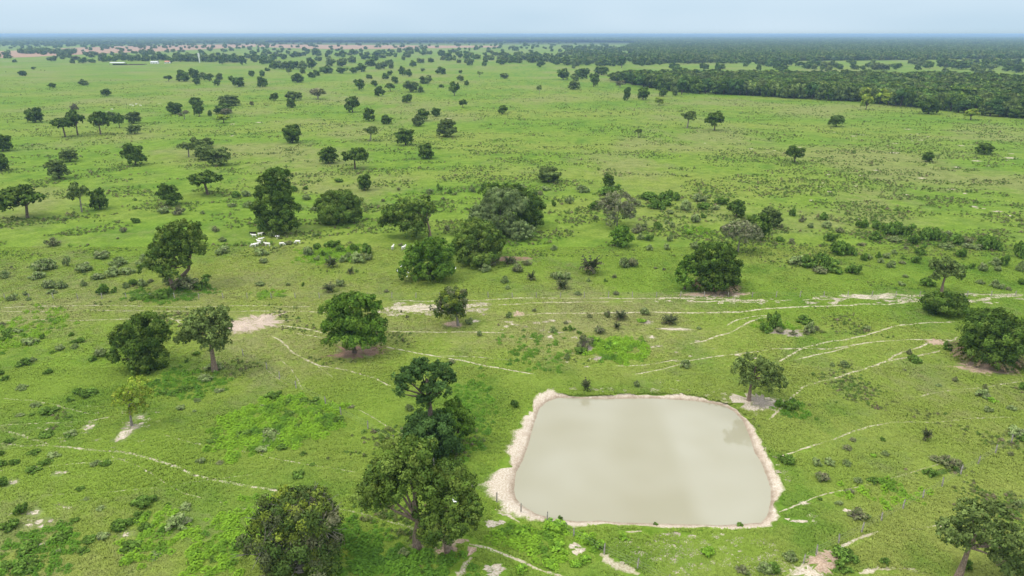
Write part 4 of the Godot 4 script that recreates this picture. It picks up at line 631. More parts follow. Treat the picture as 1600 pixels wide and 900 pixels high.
	["bare_branch_tree", Vector2(34.75, -223.19), "grey", "grey half-leafless tree above a bright green round tree", [[0.21, 8.92, -1.1, 5.09, 2.59, 4.83], [-4.03, 6.7, -1.2, 3.81, 2.59, 3.62], [4.45, 6.82, -0.75, 2.97, 2.59, 2.82], [0.21, 5.38, 0.42, 5.51, 2.75, 5.23], [2.97, 3.84, 1.24, 2.54, 1.73, 2.42], [-2.54, 2.87, 3.34, 2.12, 1.95, 2.01]], [[Vector3(0, -0.2, 0), Vector3(0, 3.07, 0), Vector3(0.42, 6.36, 0), Vector3(0.85, 9.65, 0)]]],
	["green_ball_tree", Vector2(32.98, -200.89), "fresh", "compact bright green round tree in front of the grey half-leafless tree", [[-0.04, 4.38, -0.27, 2.89, 1.96, 2.74], [-1.78, 2.96, 0.36, 2.31, 1.96, 2.2], [1.69, 2.4, -0.15, 2.12, 1.96, 2.01], [-0.04, 1.57, 1.1, 3.08, 1.77, 2.93]], []],
	["pale_branch_tree", Vector2(66.04, -194.48), "grey", "bare pale-branched tree with yellowish top behind the dark layered mass", [[0.37, 7.42, -0.71, 3.74, 1.87, 3.55], [-2.43, 6.25, -0.06, 2.99, 1.91, 2.84], [3.55, 5.8, -0.24, 2.99, 2.29, 2.84], [0.37, 4.94, 0.79, 4.49, 2.29, 4.27], [-4.3, 6.68, 0.08, 1.87, 1.53, 1.78]], [[Vector3(0, -0.2, 0), Vector3(0, 2.74, 0), Vector3(0.37, 4.7, 0), Vector3(0.75, 7.05, 0)]]],
	["fence_tree", Vector2(42.97, -163.24), "fresh", "bright green upright tree leaning on the dark layered mass by the fence", [[1.54, 6.83, -1.64, 1.6, 1.63, 1.52], [-0.06, 5.16, -0.63, 1.92, 1.96, 1.82], [-1.02, 3.56, 0.59, 1.92, 1.96, 1.82], [0.26, 2.15, 1.39, 2.24, 1.63, 2.13], [1.86, 4.53, -0.02, 1.6, 2.29, 1.52]], []],
	["dark_mass_tree", Vector2(51.15, -164.19), "dark", "wide dark layered tree over dry palm fronds by the fence", [[-0.47, 9.34, -1.43, 4.51, 2.25, 4.28], [-3.69, 7.85, -1.76, 2.57, 1.64, 2.45], [2.75, 7.76, -1.99, 2.9, 1.64, 2.75], [-0.47, 6.4, -0.11, 5.79, 2.9, 5.5], [4.36, 4.7, -1.01, 1.93, 2.95, 1.83], [-3.69, 4.21, 0, 2.57, 2.95, 2.45], [0.34, 3.3, 0.8, 5.47, 2.74, 5.2], [3.56, 1.81, 0.48, 2.25, 1.97, 2.14], [-2.08, 2.06, 3.49, 3.86, 1.93, 3.67]], []]]
var TRAILS := [
	[1.6, 0.85, [Vector2(125.27, -159.2), Vector2(117.33, -158.54), Vector2(109.48, -158.98), Vector2(100.1, -158.98), Vector2(92.28, -158.98), Vector2(85.03, -158.54), Vector2(79.38, -158.1)]],
	[1.3, 0.8, [Vector2(124.66, -158.32), Vector2(117.71, -157.22), Vector2(112.11, -155.72), Vector2(104.06, -155.08), Vector2(96.18, -154.65)]],
	[0.9, 0.8, [Vector2(84.82, -158.1), Vector2(78.23, -155.5), Vector2(74.98, -152.57)]],
	[0.8, 0.9, [Vector2(97.59, -154.44), Vector2(90.95, -153.4), Vector2(84.48, -152.57), Vector2(76.76, -152.16), Vector2(67.25, -150.94), Vector2(59.43, -149.93), Vector2(51.29, -147.57), Vector2(44.01, -147.76), Vector2(36.68, -147.76), Vector2(31.54, -147.76)]],
	[0.7, 0.7, [Vector2(31.54, -147.76), Vector2(25.67, -147.76), Vector2(19.76, -147.37), Vector2(13.91, -147.37), Vector2(5.39, -146.6), Vector2(0, -145.08)]],
	[1.4, 0.75, [Vector2(61.29, -155.29), Vector2(53.82, -155.93), Vector2(46.24, -156.36), Vector2(40.17, -156.79), Vector2(33.99, -156.79)]],
	[0.8, 0.8, [Vector2(60.99, -154.44), Vector2(51.84, -154.44), Vector2(41.22, -154.65)]],
	[0.6, 0.55, [Vector2(81.89, -156.79), Vector2(72.27, -155.93), Vector2(61.21, -155.08)]],
	[0.6, 0.62, [Vector2(33.99, -156.79), Vector2(24.69, -156.57), Vector2(15.45, -156.79), Vector2(4.65, -157.22), Vector2(-6.15, -155.93), Vector2(-16.83, -155.08), Vector2(-29.08, -155.08)]],
	[0.6, 0.6, [Vector2(29.01, -154.65), Vector2(19.8, -154.23), Vector2(9.14, -154.23), Vector2(0, -152.57), Vector2(-10.54, -152.16)]],
	[1.3, 0.55, [Vector2(-9.78, -152.16), Vector2(-14.95, -150.94), Vector2(-20.85, -150.33), Vector2(-26.09, -150.53), Vector2(-30.49, -150.13)]],
	[1, 0.5, [Vector2(-16.25, -148.94), Vector2(-23.47, -147.76), Vector2(-27.39, -146.6)]],
	[0.4, 0.62, [Vector2(-30.85, -152.16), Vector2(-41.85, -150.94), Vector2(-52.43, -151.34), Vector2(-63.06, -151.75), Vector2(-74.73, -150.94), Vector2(-90.09, -151.75), Vector2(-105.11, -151.75), Vector2(-119.56, -150.94)]],
	[0.4, 0.6, [Vector2(-40.98, -147.37), Vector2(-53.06, -148.54), Vector2(-67.64, -148.15), Vector2(-82.53, -148.54), Vector2(-99.71, -148.94), Vector2(-108.81, -148.15), Vector2(-117.91, -148.54)]],
	[0.4, 0.65, [Vector2(-78.7, -143.58), Vector2(-84.85, -143.58), Vector2(-95.66, -143.21), Vector2(-107.08, -143.21), Vector2(-113.96, -142.84)]],
	[0.4, 0.9, [Vector2(-77.5, -144.7), Vector2(-74.79, -142.84), Vector2(-71.22, -139.6)]],
	[0.4, 0.9, [Vector2(-76.04, -143.39), Vector2(-73.36, -142.84), Vector2(-70.44, -142.66), Vector2(-63.96, -142.47)]],
	[0.5, 0.8, [Vector2(-51.03, -140.67), Vector2(-47, -138.9), Vector2(-43.14, -137.51), Vector2(-39.55, -135.81)]],
	[0.4, 0.5, [Vector2(-50.04, -137.51), Vector2(-44.91, -135.47), Vector2(-38.88, -133.16)]],
	[0.5, 0.75, [Vector2(-26.55, -137.16), Vector2(-22.6, -136.48), Vector2(-16.43, -136.48), Vector2(-9.59, -136.48), Vector2(-1.37, -136.14)]],
	[0.5, 0.8, [Vector2(-50.44, -134.47), Vector2(-46.81, -130.6), Vector2(-43.58, -126.31), Vector2(-39.97, -122.54), Vector2(-37.58, -120.59), Vector2(-32.95, -119.23), Vector2(-28.85, -117.11), Vector2(-25.46, -115.04), Vector2(-21.12, -111.58)]],
	[0.4, 0.6, [Vector2(-37.58, -120.59), Vector2(-35.3, -117.9), Vector2(-32.98, -115.3)]],
	[0.45, 0.8, [Vector2(-26.16, -129.35), Vector2(-21.71, -127.51), Vector2(-15.23, -124.84), Vector2(-7.82, -121.7), Vector2(-2.44, -119.23), Vector2(1.21, -117.9), Vector2(4.44, -116.85)]],
	[0.3, 0.65, [Vector2(-15.23, -124.84), Vector2(-7.58, -124.26), Vector2(0, -122.83)]],
	[0.3, 0.65, [Vector2(-46.9, -118.96), Vector2(-42.99, -115.04), Vector2(-40.46, -112.55)]],
	[0.3, 0.65, [Vector2(-45.14, -123.11), Vector2(-40.79, -116.85), Vector2(-37.25, -110.62)]],
	[0.5, 0.75, [Vector2(51.89, -128.12), Vector2(55.78, -128.12), Vector2(64.93, -128.27), Vector2(69.72, -129.66), Vector2(77.55, -132.19), Vector2(84.12, -132.51), Vector2(92.4, -132.51)]],
	[0.5, 0.85, [Vector2(51.88, -121.98), Vector2(54.82, -124.84), Vector2(58.14, -127.51), Vector2(63.69, -130.91), Vector2(69.43, -132.51), Vector2(76.37, -135.81), Vector2(82.91, -139.25), Vector2(89.04, -141.02), Vector2(98.78, -142.47)]],
	[0.4, 0.7, [Vector2(55.17, -123.11), Vector2(62.29, -126.02), Vector2(66.81, -128.12), Vector2(70.12, -129.66)]],
	[0.55, 0.92, [Vector2(42.42, -100.72), Vector2(44.5, -103), Vector2(46.86, -105.59), Vector2(50.2, -109.44), Vector2(53.72, -112.55), Vector2(60.03, -115.55), Vector2(64.19, -117.63), Vector2(73.07, -122.54), Vector2(79.47, -123.97), Vector2(86.82, -127.51)]],
	[0.5, 0.85, [Vector2(73.07, -122.54), Vector2(76.14, -124.84), Vector2(82.54, -128.42), Vector2(87.66, -131.23), Vector2(92.4, -132.51), Vector2(94.45, -134.14)]],
	[0.4, 0.75, [Vector2(40.21, -89.61), Vector2(47.16, -92.9), Vector2(53.03, -96.02), Vector2(57.7, -98.32), Vector2(62.26, -99.71), Vector2(69.53, -99.91), Vector2(75.63, -100.92), Vector2(80.99, -101.33), Vector2(86.47, -101.54)]],
	[0.4, 0.65, [Vector2(70.68, -107.83), Vector2(75.33, -109.68), Vector2(83.92, -111.58), Vector2(90.44, -113.04), Vector2(95.75, -114.79)]],
	[0.35, 0.5, [Vector2(46.09, -111.34), Vector2(49.63, -111.58), Vector2(53.39, -112.31)]],
	[0.4, 0.7, [Vector2(23.04, -116.85), Vector2(28.63, -118.96), Vector2(32.04, -120.59), Vector2(34.6, -122.54), Vector2(39.51, -124.55), Vector2(46.3, -126.02), Vector2(51.79, -127.81)]],
	[0.35, 0.65, [Vector2(19.68, -120.32), Vector2(25.31, -120.87), Vector2(29.86, -121.98), Vector2(32.85, -123.11)]],
	[0.55, 0.7, [Vector2(36.6, -130.91), Vector2(39.97, -132.19), Vector2(44.04, -134.8), Vector2(48.35, -137.85), Vector2(51.96, -141.38), Vector2(55.34, -144.32), Vector2(60.33, -146.22)]],
	[0.45, 0.7, [Vector2(46.89, -139.95), Vector2(49.86, -142.84), Vector2(54.99, -145.45), Vector2(58.87, -146.22)]],
	[0.5, 0.85, [Vector2(-82.51, -97.35), Vector2(-78.2, -95.83), Vector2(-74.48, -94.17), Vector2(-71.34, -92.99)]],
	[0.5, 0.85, [Vector2(-80.8, -93.44), Vector2(-76.13, -92.73), Vector2(-71.29, -92.9)]],
	[0.55, 0.95, [Vector2(-71.29, -92.9), Vector2(-64.33, -91.67), Vector2(-59.84, -90.97), Vector2(-56.96, -90.12), Vector2(-52.49, -88.44), Vector2(-48.97, -86.98), Vector2(-45.68, -85.24), Vector2(-42.99, -84.32), Vector2(-38.6, -83.11), Vector2(-36.12, -82.51), Vector2(-32.37, -81.2), Vector2(-29.89, -80.34)]],
	[0.4, 0.6, [Vector2(-29.58, -80.2), Vector2(-25.19, -78.54), Vector2(-20.43, -76.53), Vector2(-16.76, -74.98)]],
	[0.5, 0.85, [Vector2(-16.76, -74.98), Vector2(-14.98, -74.35), Vector2(-13.05, -73.6), Vector2(-11.52, -73.23)]],
	[0.4, 0.7, [Vector2(-89.75, -107.83), Vector2(-86.49, -107.15), Vector2(-83.19, -106.7), Vector2(-78.61, -105.59), Vector2(-76.36, -105.15)]],
	[0.4, 0.8, [Vector2(-78.61, -105.59), Vector2(-74.69, -103.64), Vector2(-70.81, -102.16)]],
	[0.35, 0.6, [Vector2(-73.94, -105.15), Vector2(-68.88, -104.93)]],
	[0.4, 0.8, [Vector2(-83.58, -98.91), Vector2(-79.14, -99.31), Vector2(-73.62, -99.71), Vector2(-69.64, -100.11), Vector2(-65.87, -101.95)]],
	[0.3, 0.6, [Vector2(-70.21, -78.95), Vector2(-67.19, -79.92), Vector2(-62.16, -80.77), Vector2(-55.44, -81.49), Vector2(-49.6, -82.37), Vector2(-42.99, -84.32), Vector2(-37.17, -85.55)]],
	[0.35, 0.6, [Vector2(-61.32, -90.12), Vector2(-58.39, -88.77), Vector2(-55.25, -87.3), Vector2(-50.45, -84.16), Vector2(-45.62, -80.91), Vector2(-41.72, -79.64), Vector2(-36.72, -77.99), Vector2(-32.39, -76.66)]],
	[0.35, 0.6, [Vector2(-58.27, -97.35), Vector2(-53.12, -95.09), Vector2(-48.53, -93.08), Vector2(-44.27, -91.84), Vector2(-38.99, -90.8)]],
	[0.3, 0.65, [Vector2(-38.99, -90.8), Vector2(-33.5, -88.77), Vector2(-28.29, -87.14), Vector2(-22.37, -85.87)]],
	[0.5, 0.85, [Vector2(-5.23, -71.07), Vector2(-3.03, -70.26), Vector2(0, -68.24), Vector2(2.83, -66.62), Vector2(6.76, -64.95)]],
	[1, 0.9, [Vector2(-7.12, -64.75), Vector2(-6.46, -65.98), Vector2(-5.79, -67.36), Vector2(-5.26, -68.9)]],
	[1.4, 0.9, [Vector2(10.58, -68.68), Vector2(11.64, -67.8), Vector2(13.17, -66.62), Vector2(14.99, -64.75)]],
	[0.5, 0.95, [Vector2(47, -73.11), Vector2(43.53, -71.31), Vector2(40.56, -69.69), Vector2(37.67, -68.46), Vector2(34.45, -66.62), Vector2(32, -64.95)]],
	[0.35, 0.5, [Vector2(62.67, -75.36), Vector2(57.44, -74.35), Vector2(52.86, -73.6), Vector2(49.78, -73.23)]],
	[0.8, 0.6, [Vector2(39.95, -65.26), Vector2(43.33, -65.98), Vector2(46.86, -66.19), Vector2(49.76, -65.26)]],
	[0.5, 0.6, [Vector2(-2.4, -77.32), Vector2(-0.42, -75.88), Vector2(1.25, -74.6)]],
	[0.3, 0.65, [Vector2(35.64, -76.92), Vector2(44.52, -81.06), Vector2(55.36, -84.78), Vector2(64.89, -88.44)]],
	[0.3, 0.65, [Vector2(-74.89, -86.34), Vector2(-69.04, -87.46), Vector2(-62.03, -88.44), Vector2(-56.81, -89.44)]],
	[0.3, 0.62, [Vector2(-26.1, -103.85), Vector2(-19.72, -98.13), Vector2(-14.53, -93.98)]],
	[0.4, 0.5, [Vector2(13.97, -73.11), Vector2(17.26, -73.11), Vector2(20.46, -72.74), Vector2(23.59, -72.14)]]]
var PATCHES := [
	[Vector2(-56.73, -142.11), Vector2(5.39, 4.37), "pink", 1],
	[Vector2(-59.19, -140.31), Vector2(3.65, 3.21), "pink", 1],
	[Vector2(-31.27, -126.31), Vector2(4.36, 2.98), "brown", 1],
	[Vector2(-61.89, -96.59), Vector2(0.92, 0.95), "sand", 1],
	[Vector2(-61.81, -95.27), Vector2(0.81, 1.12), "sand", 1],
	[Vector2(-61.76, -98.32), Vector2(1.25, 0.78), "grey", 1],
	[Vector2(-62.13, -101.33), Vector2(0.85, 0.62), "sand", 2],
	[Vector2(-68.62, -98.32), Vector2(0.73, 0.78), "sand", 2],
	[Vector2(-61.51, -74.72), Vector2(0.92, 0.89), "sand", 2],
	[Vector2(-62.77, -74.35), Vector2(0.42, 0.38), "sand", 1],
	[Vector2(-71.13, -83.41), Vector2(0.64, 0.75), "sand", 2],
	[Vector2(-65.7, -85.71), Vector2(0.84, 0.47), "sand", 2],
	[Vector2(-48.99, -72.5), Vector2(0.82, 0.48), "sand", 2],
	[Vector2(-63.68, -76.92), Vector2(0.51, 0.4), "sand", 1],
	[Vector2(-58.72, -70.72), Vector2(0.32, 0.23), "sand", 1],
	[Vector2(41.81, -106.7), Vector2(3.78, 2.91), "sand", 1],
	[Vector2(43.3, -106.47), Vector2(2, 2.01), "grey", 1],
	[Vector2(-7.98, -70.38), Vector2(1.28, 1.15), "pinkbank", 1],
	[Vector2(-8.92, -69.35), Vector2(0.55, 0.56), "pinkbank", 1],
	[Vector2(-11.78, -70.15), Vector2(0.72, 0.69), "pinkbank", 1],
	[Vector2(-5.14, -69.46), Vector2(0.55, 0.79), "pinkbank", 1],
	[Vector2(-6.29, -71.31), Vector2(1.13, 0.47), "pinkbank", 2],
	[Vector2(-2.13, -66.09), Vector2(1.37, 0.94), "sand", 2],
	[Vector2(-2.08, -74.47), Vector2(1.17, 0.75), "sand", 2],
	[Vector2(-0.43, -76.53), Vector2(1.19, 0.79), "sand", 2],
	[Vector2(8.29, -69.35), Vector2(1.03, 0.79), "sand", 2],
	[Vector2(7.75, -70.49), Vector2(0.64, 0.46), "sand", 1],
	[Vector2(37.21, -67.36), Vector2(1.7, 1.3), "pinkbank", 1],
	[Vector2(39.17, -68.68), Vector2(1.1, 0.89), "pinkbank", 1],
	[Vector2(35.35, -65.98), Vector2(1.52, 0.84), "sand", 1],
	[Vector2(44.8, -77.32), Vector2(0.51, 0.27), "sand", 1],
	[Vector2(-12.79, -140.67), Vector2(1.69, 1.43), "pinkbank", 1],
	[Vector2(87.66, -131.23), Vector2(1.59, 1.27), "pinkbank", 1],
	[Vector2(90.61, -119.5), Vector2(6.11, 2.44), "pinkbank", 1],
	[Vector2(58.33, -136.82), Vector2(3.02, 1.71), "grey", 1],
	[Vector2(59.88, -135.47), Vector2(1.63, 1.34), "grey", 1],
	[Vector2(49.39, -159.42), Vector2(8.15, 1.78), "pinkbank", 1],
	[Vector2(0, -187.72), Vector2(6.16, 2.38), "brown", 3],
	[Vector2(29.78, -142.11), Vector2(1.13, 1.09), "grey", 1],
	[Vector2(35.3, -138.2), Vector2(3.05, 0.69), "sand", 3],
	[Vector2(8.08, -133.81), Vector2(0.54, 0.98), "sand", 1],
	[Vector2(15.57, -128.12), Vector2(0.78, 1.52), "grey", 1],
	[Vector2(17, -123.68), Vector2(0.76, 0.86), "grey", 1],
	[Vector2(29.35, -133.81), Vector2(0.54, 0.66), "sand", 1],
	[Vector2(1.46, -146.98), Vector2(1.17, 1.16), "pinkbank", 1],
	[Vector2(-8.53, -142.47), Vector2(1.14, 0.73), "sand", 1],
	[Vector2(37.29, -74.98), Vector2(1.17, 0.38), "sand", 2],
	[Vector2(-22.31, -150.13), Vector2(6.55, 1.6), "sand", 4],
	[Vector2(86.95, -157.66), Vector2(6.21, 1.31), "sand", 4]]
var FLECKS := [
	[Vector2(18.11, -72.5), Vector2(33.07, -65.77), 70, 0.5],
	[Vector2(12.68, -72.14), Vector2(20.61, -67.36), 30, 0.4],
	[Vector2(-78.82, -103.85), Vector2(-58.08, -92.19), 30, 0.35],
	[Vector2(-66.78, -79.64), Vector2(-56.76, -69.58), 16, 0.35],
	[Vector2(-31.18, -153.4), Vector2(-5.94, -146.22), 60, 0.7],
	[Vector2(33.84, -158.54), Vector2(123.04, -153.4), 60, 0.6],
	[Vector2(202.98, -479.13), Vector2(265.72, -330.84), 26, 1],
	[Vector2(97.27, -432.88), Vector2(188.46, -226.49), 24, 0.7],
	[Vector2(169.71, -254.35), Vector2(178.65, -218.41), 10, 0.9],
	[Vector2(-231.34, -931.73), Vector2(-24.35, -432.88), 14, 1.2],
	[Vector2(-2.79, -143.21), Vector2(13.97, -136.14), 16, 0.4],
	[Vector2(3.43, -111.58), Vector2(38.83, -108.75), 30, 0.5],
	[Vector2(35.78, -93.98), Vector2(39.9, -74.35), 20, 0.4],
	[Vector2(-358.61, -665.59), Vector2(-319.99, -566.97), 6, 0.9],
	[Vector2(2.53, -136.14), Vector2(48.14, -113.04), 24, 0.35],
	[Vector2(97.62, -155.08), Vector2(111.57, -123.68), 14, 0.4]]
var HERBS := [
	[Vector2(-38.59, -98.72), Vector2(10.22, 8.31), 1.3, 0],
	[Vector2(-59.51, -113.04), Vector2(7, 5.43), 0.5, 1],
	[Vector2(20.63, -127.21), Vector2(5.42, 6.03), 1.4, 0],
	[Vector2(24, -128.12), Vector2(3.89, 4.88), 1, 0],
	[Vector2(-12.35, -67.36), Vector2(8.49, 2.81), 1.3, 1],
	[Vector2(-19.23, -70.72), Vector2(4.81, 4.66), 0.8, 1],
	[Vector2(-36.05, -70.72), Vector2(4.81, 5.83), 0.8, 0],
	[Vector2(-35.04, -76.92), Vector2(3.42, 3.97), 0.25, 0],
	[Vector2(5.61, -70.72), Vector2(4.81, 3.02), 0.9, 0],
	[Vector2(0, -71.9), Vector2(2.92, 1.91), 1, 0],
	[Vector2(-45.43, -71.9), Vector2(4.06, 4.78), 0.6, 0],
	[Vector2(-58.55, -69.58), Vector2(5.54, 5.12), 0.6, 1],
	[Vector2(57.26, -139.6), Vector2(4.19, 3.53), 0.7, 0],
	[Vector2(-51.78, -191.97), Vector2(9.25, 8.68), 0.8, 0],
	[Vector2(59.86, -216.85), Vector2(5.37, 6.18), 0.5, 0],
	[Vector2(-6.52, -103.85), Vector2(4.35, 12.98), 0.25, 1],
	[Vector2(-84.66, -159.42), Vector2(9.41, 5.35), 0.5, 1],
	[Vector2(51.65, -81.06), Vector2(5.34, 3.45), 0.3, 0],
	[Vector2(47.31, -103.85), Vector2(3.26, 3.43), 0.5, 1],
	[Vector2(5.19, -128.12), Vector2(7.78, 9.18), 0.15, 1],
	[Vector2(-105.23, -136.14), Vector2(8.2, 13.63), 0.2, 0],
	[Vector2(-59.58, -159.42), Vector2(4.7, 2.67), 0.5, 0]]
var SHORE := [Vector2(8.15, -108.87), Vector2(12.09, -108.64), Vector2(15.8, -108.41), Vector2(20.91, -108.64), Vector2(25.43, -108.64), Vector2(29.28, -108.18), Vector2(32.21, -107.72), Vector2(34.28, -107.05), Vector2(36.75, -105.94), Vector2(37.89, -104.2), Vector2(38.55, -101.07), Vector2(38.16, -96.55), Vector2(37.49, -92), Vector2(37.52, -88.61), Vector2(37.18, -85.41), Vector2(36.83, -82.84), Vector2(35.68, -79.54), Vector2(34.26, -76.71), Vector2(32.79, -75.16), Vector2(27.19, -74.65), Vector2(20.97, -74.9), Vector2(14.72, -75.16), Vector2(11.57, -75.54), Vector2(8.43, -75.41), Vector2(5.26, -76.06), Vector2(3.17, -76.97), Vector2(1.31, -78.71), Vector2(0.44, -80.24), Vector2(0.09, -82.39), Vector2(0.47, -86.67), Vector2(1.45, -89.44), Vector2(2.4, -93.78), Vector2(3.36, -99.46), Vector2(3.99, -102.51), Vector2(4.63, -105.28), Vector2(6.05, -107.5)]
var BANK := [Vector2(8.2, -109.81), Vector2(12.12, -109.06), Vector2(15.9, -109.35), Vector2(21.07, -109.75), Vector2(25.59, -109.58), Vector2(29.58, -109.64), Vector2(33.13, -108.82), Vector2(35.06, -107.63), Vector2(37.49, -106.34), Vector2(38.6, -104.26), Vector2(39.36, -101.26), Vector2(39.34, -96.58), Vector2(38.86, -91.88), Vector2(39.13, -88.49), Vector2(38.61, -84.94), Vector2(38.15, -82.16), Vector2(36.86, -79), Vector2(35.62, -75.9), Vector2(33.71, -74.01), Vector2(26.84, -73.55), Vector2(20.72, -73.9), Vector2(14.53, -74.04), Vector2(11.4, -74.31), Vector2(8.29, -73.87), Vector2(4.67, -74.39), Vector2(2.39, -75.2), Vector2(-0.26, -76.76), Vector2(-2.29, -78.88), Vector2(-4.07, -81.4), Vector2(-3, -86.51), Vector2(-1.23, -91.06), Vector2(0.12, -95.37), Vector2(0.98, -100.85), Vector2(2.5, -105.02), Vector2(3.89, -109.01), Vector2(6.43, -111.15)]
var FENCE_A := [Vector2(-145.35, -156.19), Vector2(-139.53, -156.23), Vector2(-133.71, -156.27), Vector2(-127.9, -156.31), Vector2(-122.08, -156.35), Vector2(-116.26, -156.39), Vector2(-110.45, -156.43), Vector2(-104.63, -156.47), Vector2(-98.81, -156.51), Vector2(-93, -156.55), Vector2(-87.18, -156.59), Vector2(-81.36, -156.63), Vector2(-75.55, -156.67), Vector2(-69.73, -156.71), Vector2(-63.91, -156.75), Vector2(-58.1, -156.79), Vector2(-52.28, -156.83), Vector2(-46.46, -156.87), Vector2(-40.65, -156.91), Vector2(-34.83, -156.95), Vector2(-29.01, -156.99), Vector2(-23.2, -157.03), Vector2(-17.38, -157.06), Vector2(-11.56, -157.1), Vector2(-5.75, -157.14), Vector2(0.07, -157.18), Vector2(5.89, -157.22), Vector2(11.7, -157.26), Vector2(17.52, -157.3), Vector2(23.34, -157.34), Vector2(29.15, -157.38), Vector2(34.97, -157.42), Vector2(40.79, -157.46), Vector2(46.6, -157.5), Vector2(52.42, -157.54), Vector2(58.23, -157.58), Vector2(64.05, -157.62), Vector2(69.87, -157.66), Vector2(75.68, -157.7), Vector2(81.5, -157.74), Vector2(87.32, -157.78), Vector2(93.13, -157.82), Vector2(98.95, -157.86), Vector2(104.77, -157.9), Vector2(110.58, -157.94), Vector2(116.4, -157.98), Vector2(122.22, -158.02), Vector2(128.03, -158.06), Vector2(133.85, -158.1), Vector2(139.67, -158.14), Vector2(145.48, -158.18)]
var FENCE_B := [Vector2(-53.29, -124.84), Vector2(-46.65, -118.96), Vector2(-42.99, -115.04), Vector2(-38.83, -111.34), Vector2(-32.08, -105.59), Vector2(-28.65, -102.16), Vector2(-23.28, -97.74), Vector2(-18.23, -93.26), Vector2(-11.56, -87.62), Vector2(-5.58, -82.22), Vector2(-2.1, -79.09), Vector2(1.2, -76.92), Vector2(4.61, -74.98), Vector2(7.81, -72.14), Vector2(11.31, -68.9), Vector2(14.99, -66.51), Vector2(18.15, -63.74)]
var FENCE_C := [Vector2(35.13, -67.36), Vector2(37.26, -68.79), Vector2(40.91, -70.84), Vector2(44.75, -72.86), Vector2(48.41, -75.11), Vector2(52.57, -77.59), Vector2(56.54, -79.92), Vector2(60.68, -82.51), Vector2(65.05, -85.4), Vector2(69.16, -87.95), Vector2(73.59, -90.8), Vector2(77.93, -93.62), Vector2(82.59, -96.59)]
var FIELDS := [[Vector2(-1819.24, -2483.48), Vector2(-1959.3, -3262.95), Vector2(-1986.22, -3807.6), Vector2(-1804.81, -4153.78), Vector2(-1548.85, -4457.47), Vector2(-1246.64, -3583.43), Vector2(-1252.75, -2876.49), Vector2(-1299.46, -2483.48), Vector2(-1315.95, -2184.33), Vector2(-1312.34, -1975.63), Vector2(-1358.68, -1849.2)], [Vector2(-1522.65, -4403.82), Vector2(-1095.26, -4201.5), Vector2(-552.56, -3973.2), Vector2(-67.25, -3868.07), Vector2(-59.43, -3415.74), Vector2(-435, -3123.17), Vector2(-678.02, -2994.8), Vector2(-859.03, -3083.53), Vector2(-1222.51, -3531.43)]]
var WOOD := [Vector2(135.5, -970.13), Vector2(143.43, -983.63), Vector2(152.51, -931.73), Vector2(157.75, -890.52), Vector2(168.13, -842.5), Vector2(179.47, -808.5), Vector2(193.07, -790.25), Vector2(207.21, -777.08), Vector2(220.9, -764.33), Vector2(235.38, -756.05), Vector2(248.28, -743.96), Vector2(262.11, -736.1), Vector2(274.28, -724.62), Vector2(286.08, -713.47), Vector2(297.53, -702.66), Vector2(308.65, -692.16), Vector2(322.52, -688.72), Vector2(333.08, -678.62), Vector2(335.64, -659.25), Vector2(339.22, -640.92), Vector2(349.27, -635.03), Vector2(357.11, -623.55), Vector2(361.59, -607.07), Vector2(365.84, -591.41), Vector2(369.89, -576.51), Vector2(373.74, -562.32), Vector2(380.36, -553.23), Vector2(388.26, -546.59), Vector2(393.54, -540.1), Vector2(390.31, -515.58), Vector2(715.25, -907.74), Vector2(536.14, -1011.76), Vector2(367.71, -1041.51), Vector2(233.18, -1057.03), Vector2(175.93, -1049.21), Vector2(148.62, -1026.42)]
var FAR_WOOD := [Vector2(294.88, -1602.45), Vector2(421.25, -1602.45), Vector2(751.65, -1717.12), Vector2(1012.89, -1780.74), Vector2(1476.94, -1897.8), Vector2(4212.01, -5452.89), Vector2(993.85, -5452.89), Vector2(675.41, -4201.5), Vector2(438.46, -2876.49), Vector2(393.17, -2252.21), Vector2(339.67, -1849.2)]
var FAR_SCATTER := [
	[[Vector2(-1156.75, -1534.06), Vector2(-511.12, -1534.06), Vector2(-1798.39, -5452.89), Vector2(-3544.87, -4746.46)], 430, -0.12],
	[[Vector2(-506.06, -1441.62), Vector2(189.77, -1441.62), Vector2(912.72, -7017.13), Vector2(-1893.04, -5452.89)], 620, -0.15],
	[[Vector2(99.25, -1413.2), Vector2(310.15, -1413.2), Vector2(709.89, -3262.95), Vector2(227.16, -3262.95)], 420, -0.4],
	[[Vector2(264.01, -1199.71), Vector2(908.19, -1199.71), Vector2(1207.59, -1602.45), Vector2(351.04, -1602.45)], 110, -0.3],
	[[Vector2(-1513.7, -2252.21), Vector2(-1361.66, -2287.75), Vector2(-1584.47, -2665.7), Vector2(-1788.92, -2665.7)], 120, -2.0],
	[[Vector2(-2338.11, -3123.17), Vector2(-1245.04, -3768.32), Vector2(-1798.39, -5452.89), Vector2(-3139.74, -4201.5)], 260, -0.1],
	[[Vector2(-26.9, -1534.06), Vector2(215.21, -1534.06), Vector2(287.96, -2060.03), Vector2(-35.99, -2060.03)], 120, -0.4],
	[[Vector2(-977.14, -1717.12), Vector2(-522.11, -1567.52), Vector2(-614.64, -1849.2), Vector2(-970.48, -1849.2)], 60, -1.0]]
var CANOPY := [Vector2(-3123.52, -4084.18), Vector2(-2555.6, -4325.72), Vector2(-2225.85, -4746.46), Vector2(-1825.43, -5257.36), Vector2(-1888.92, -6405.04), Vector2(755.06, -6697.18), Vector2(837.18, -5075.32), Vector2(3668.53, -4746.46), Vector2(9477.03, -12296.45), Vector2(-9370.55, -12296.45)]
var FARM := {"shed": Vector2(-801.89, -1486.42), "house": Vector2(-758.53, -1550.61), "annex": Vector2(-739.2, -1567.52), "tower": Vector2(-685.24, -1602.45)}
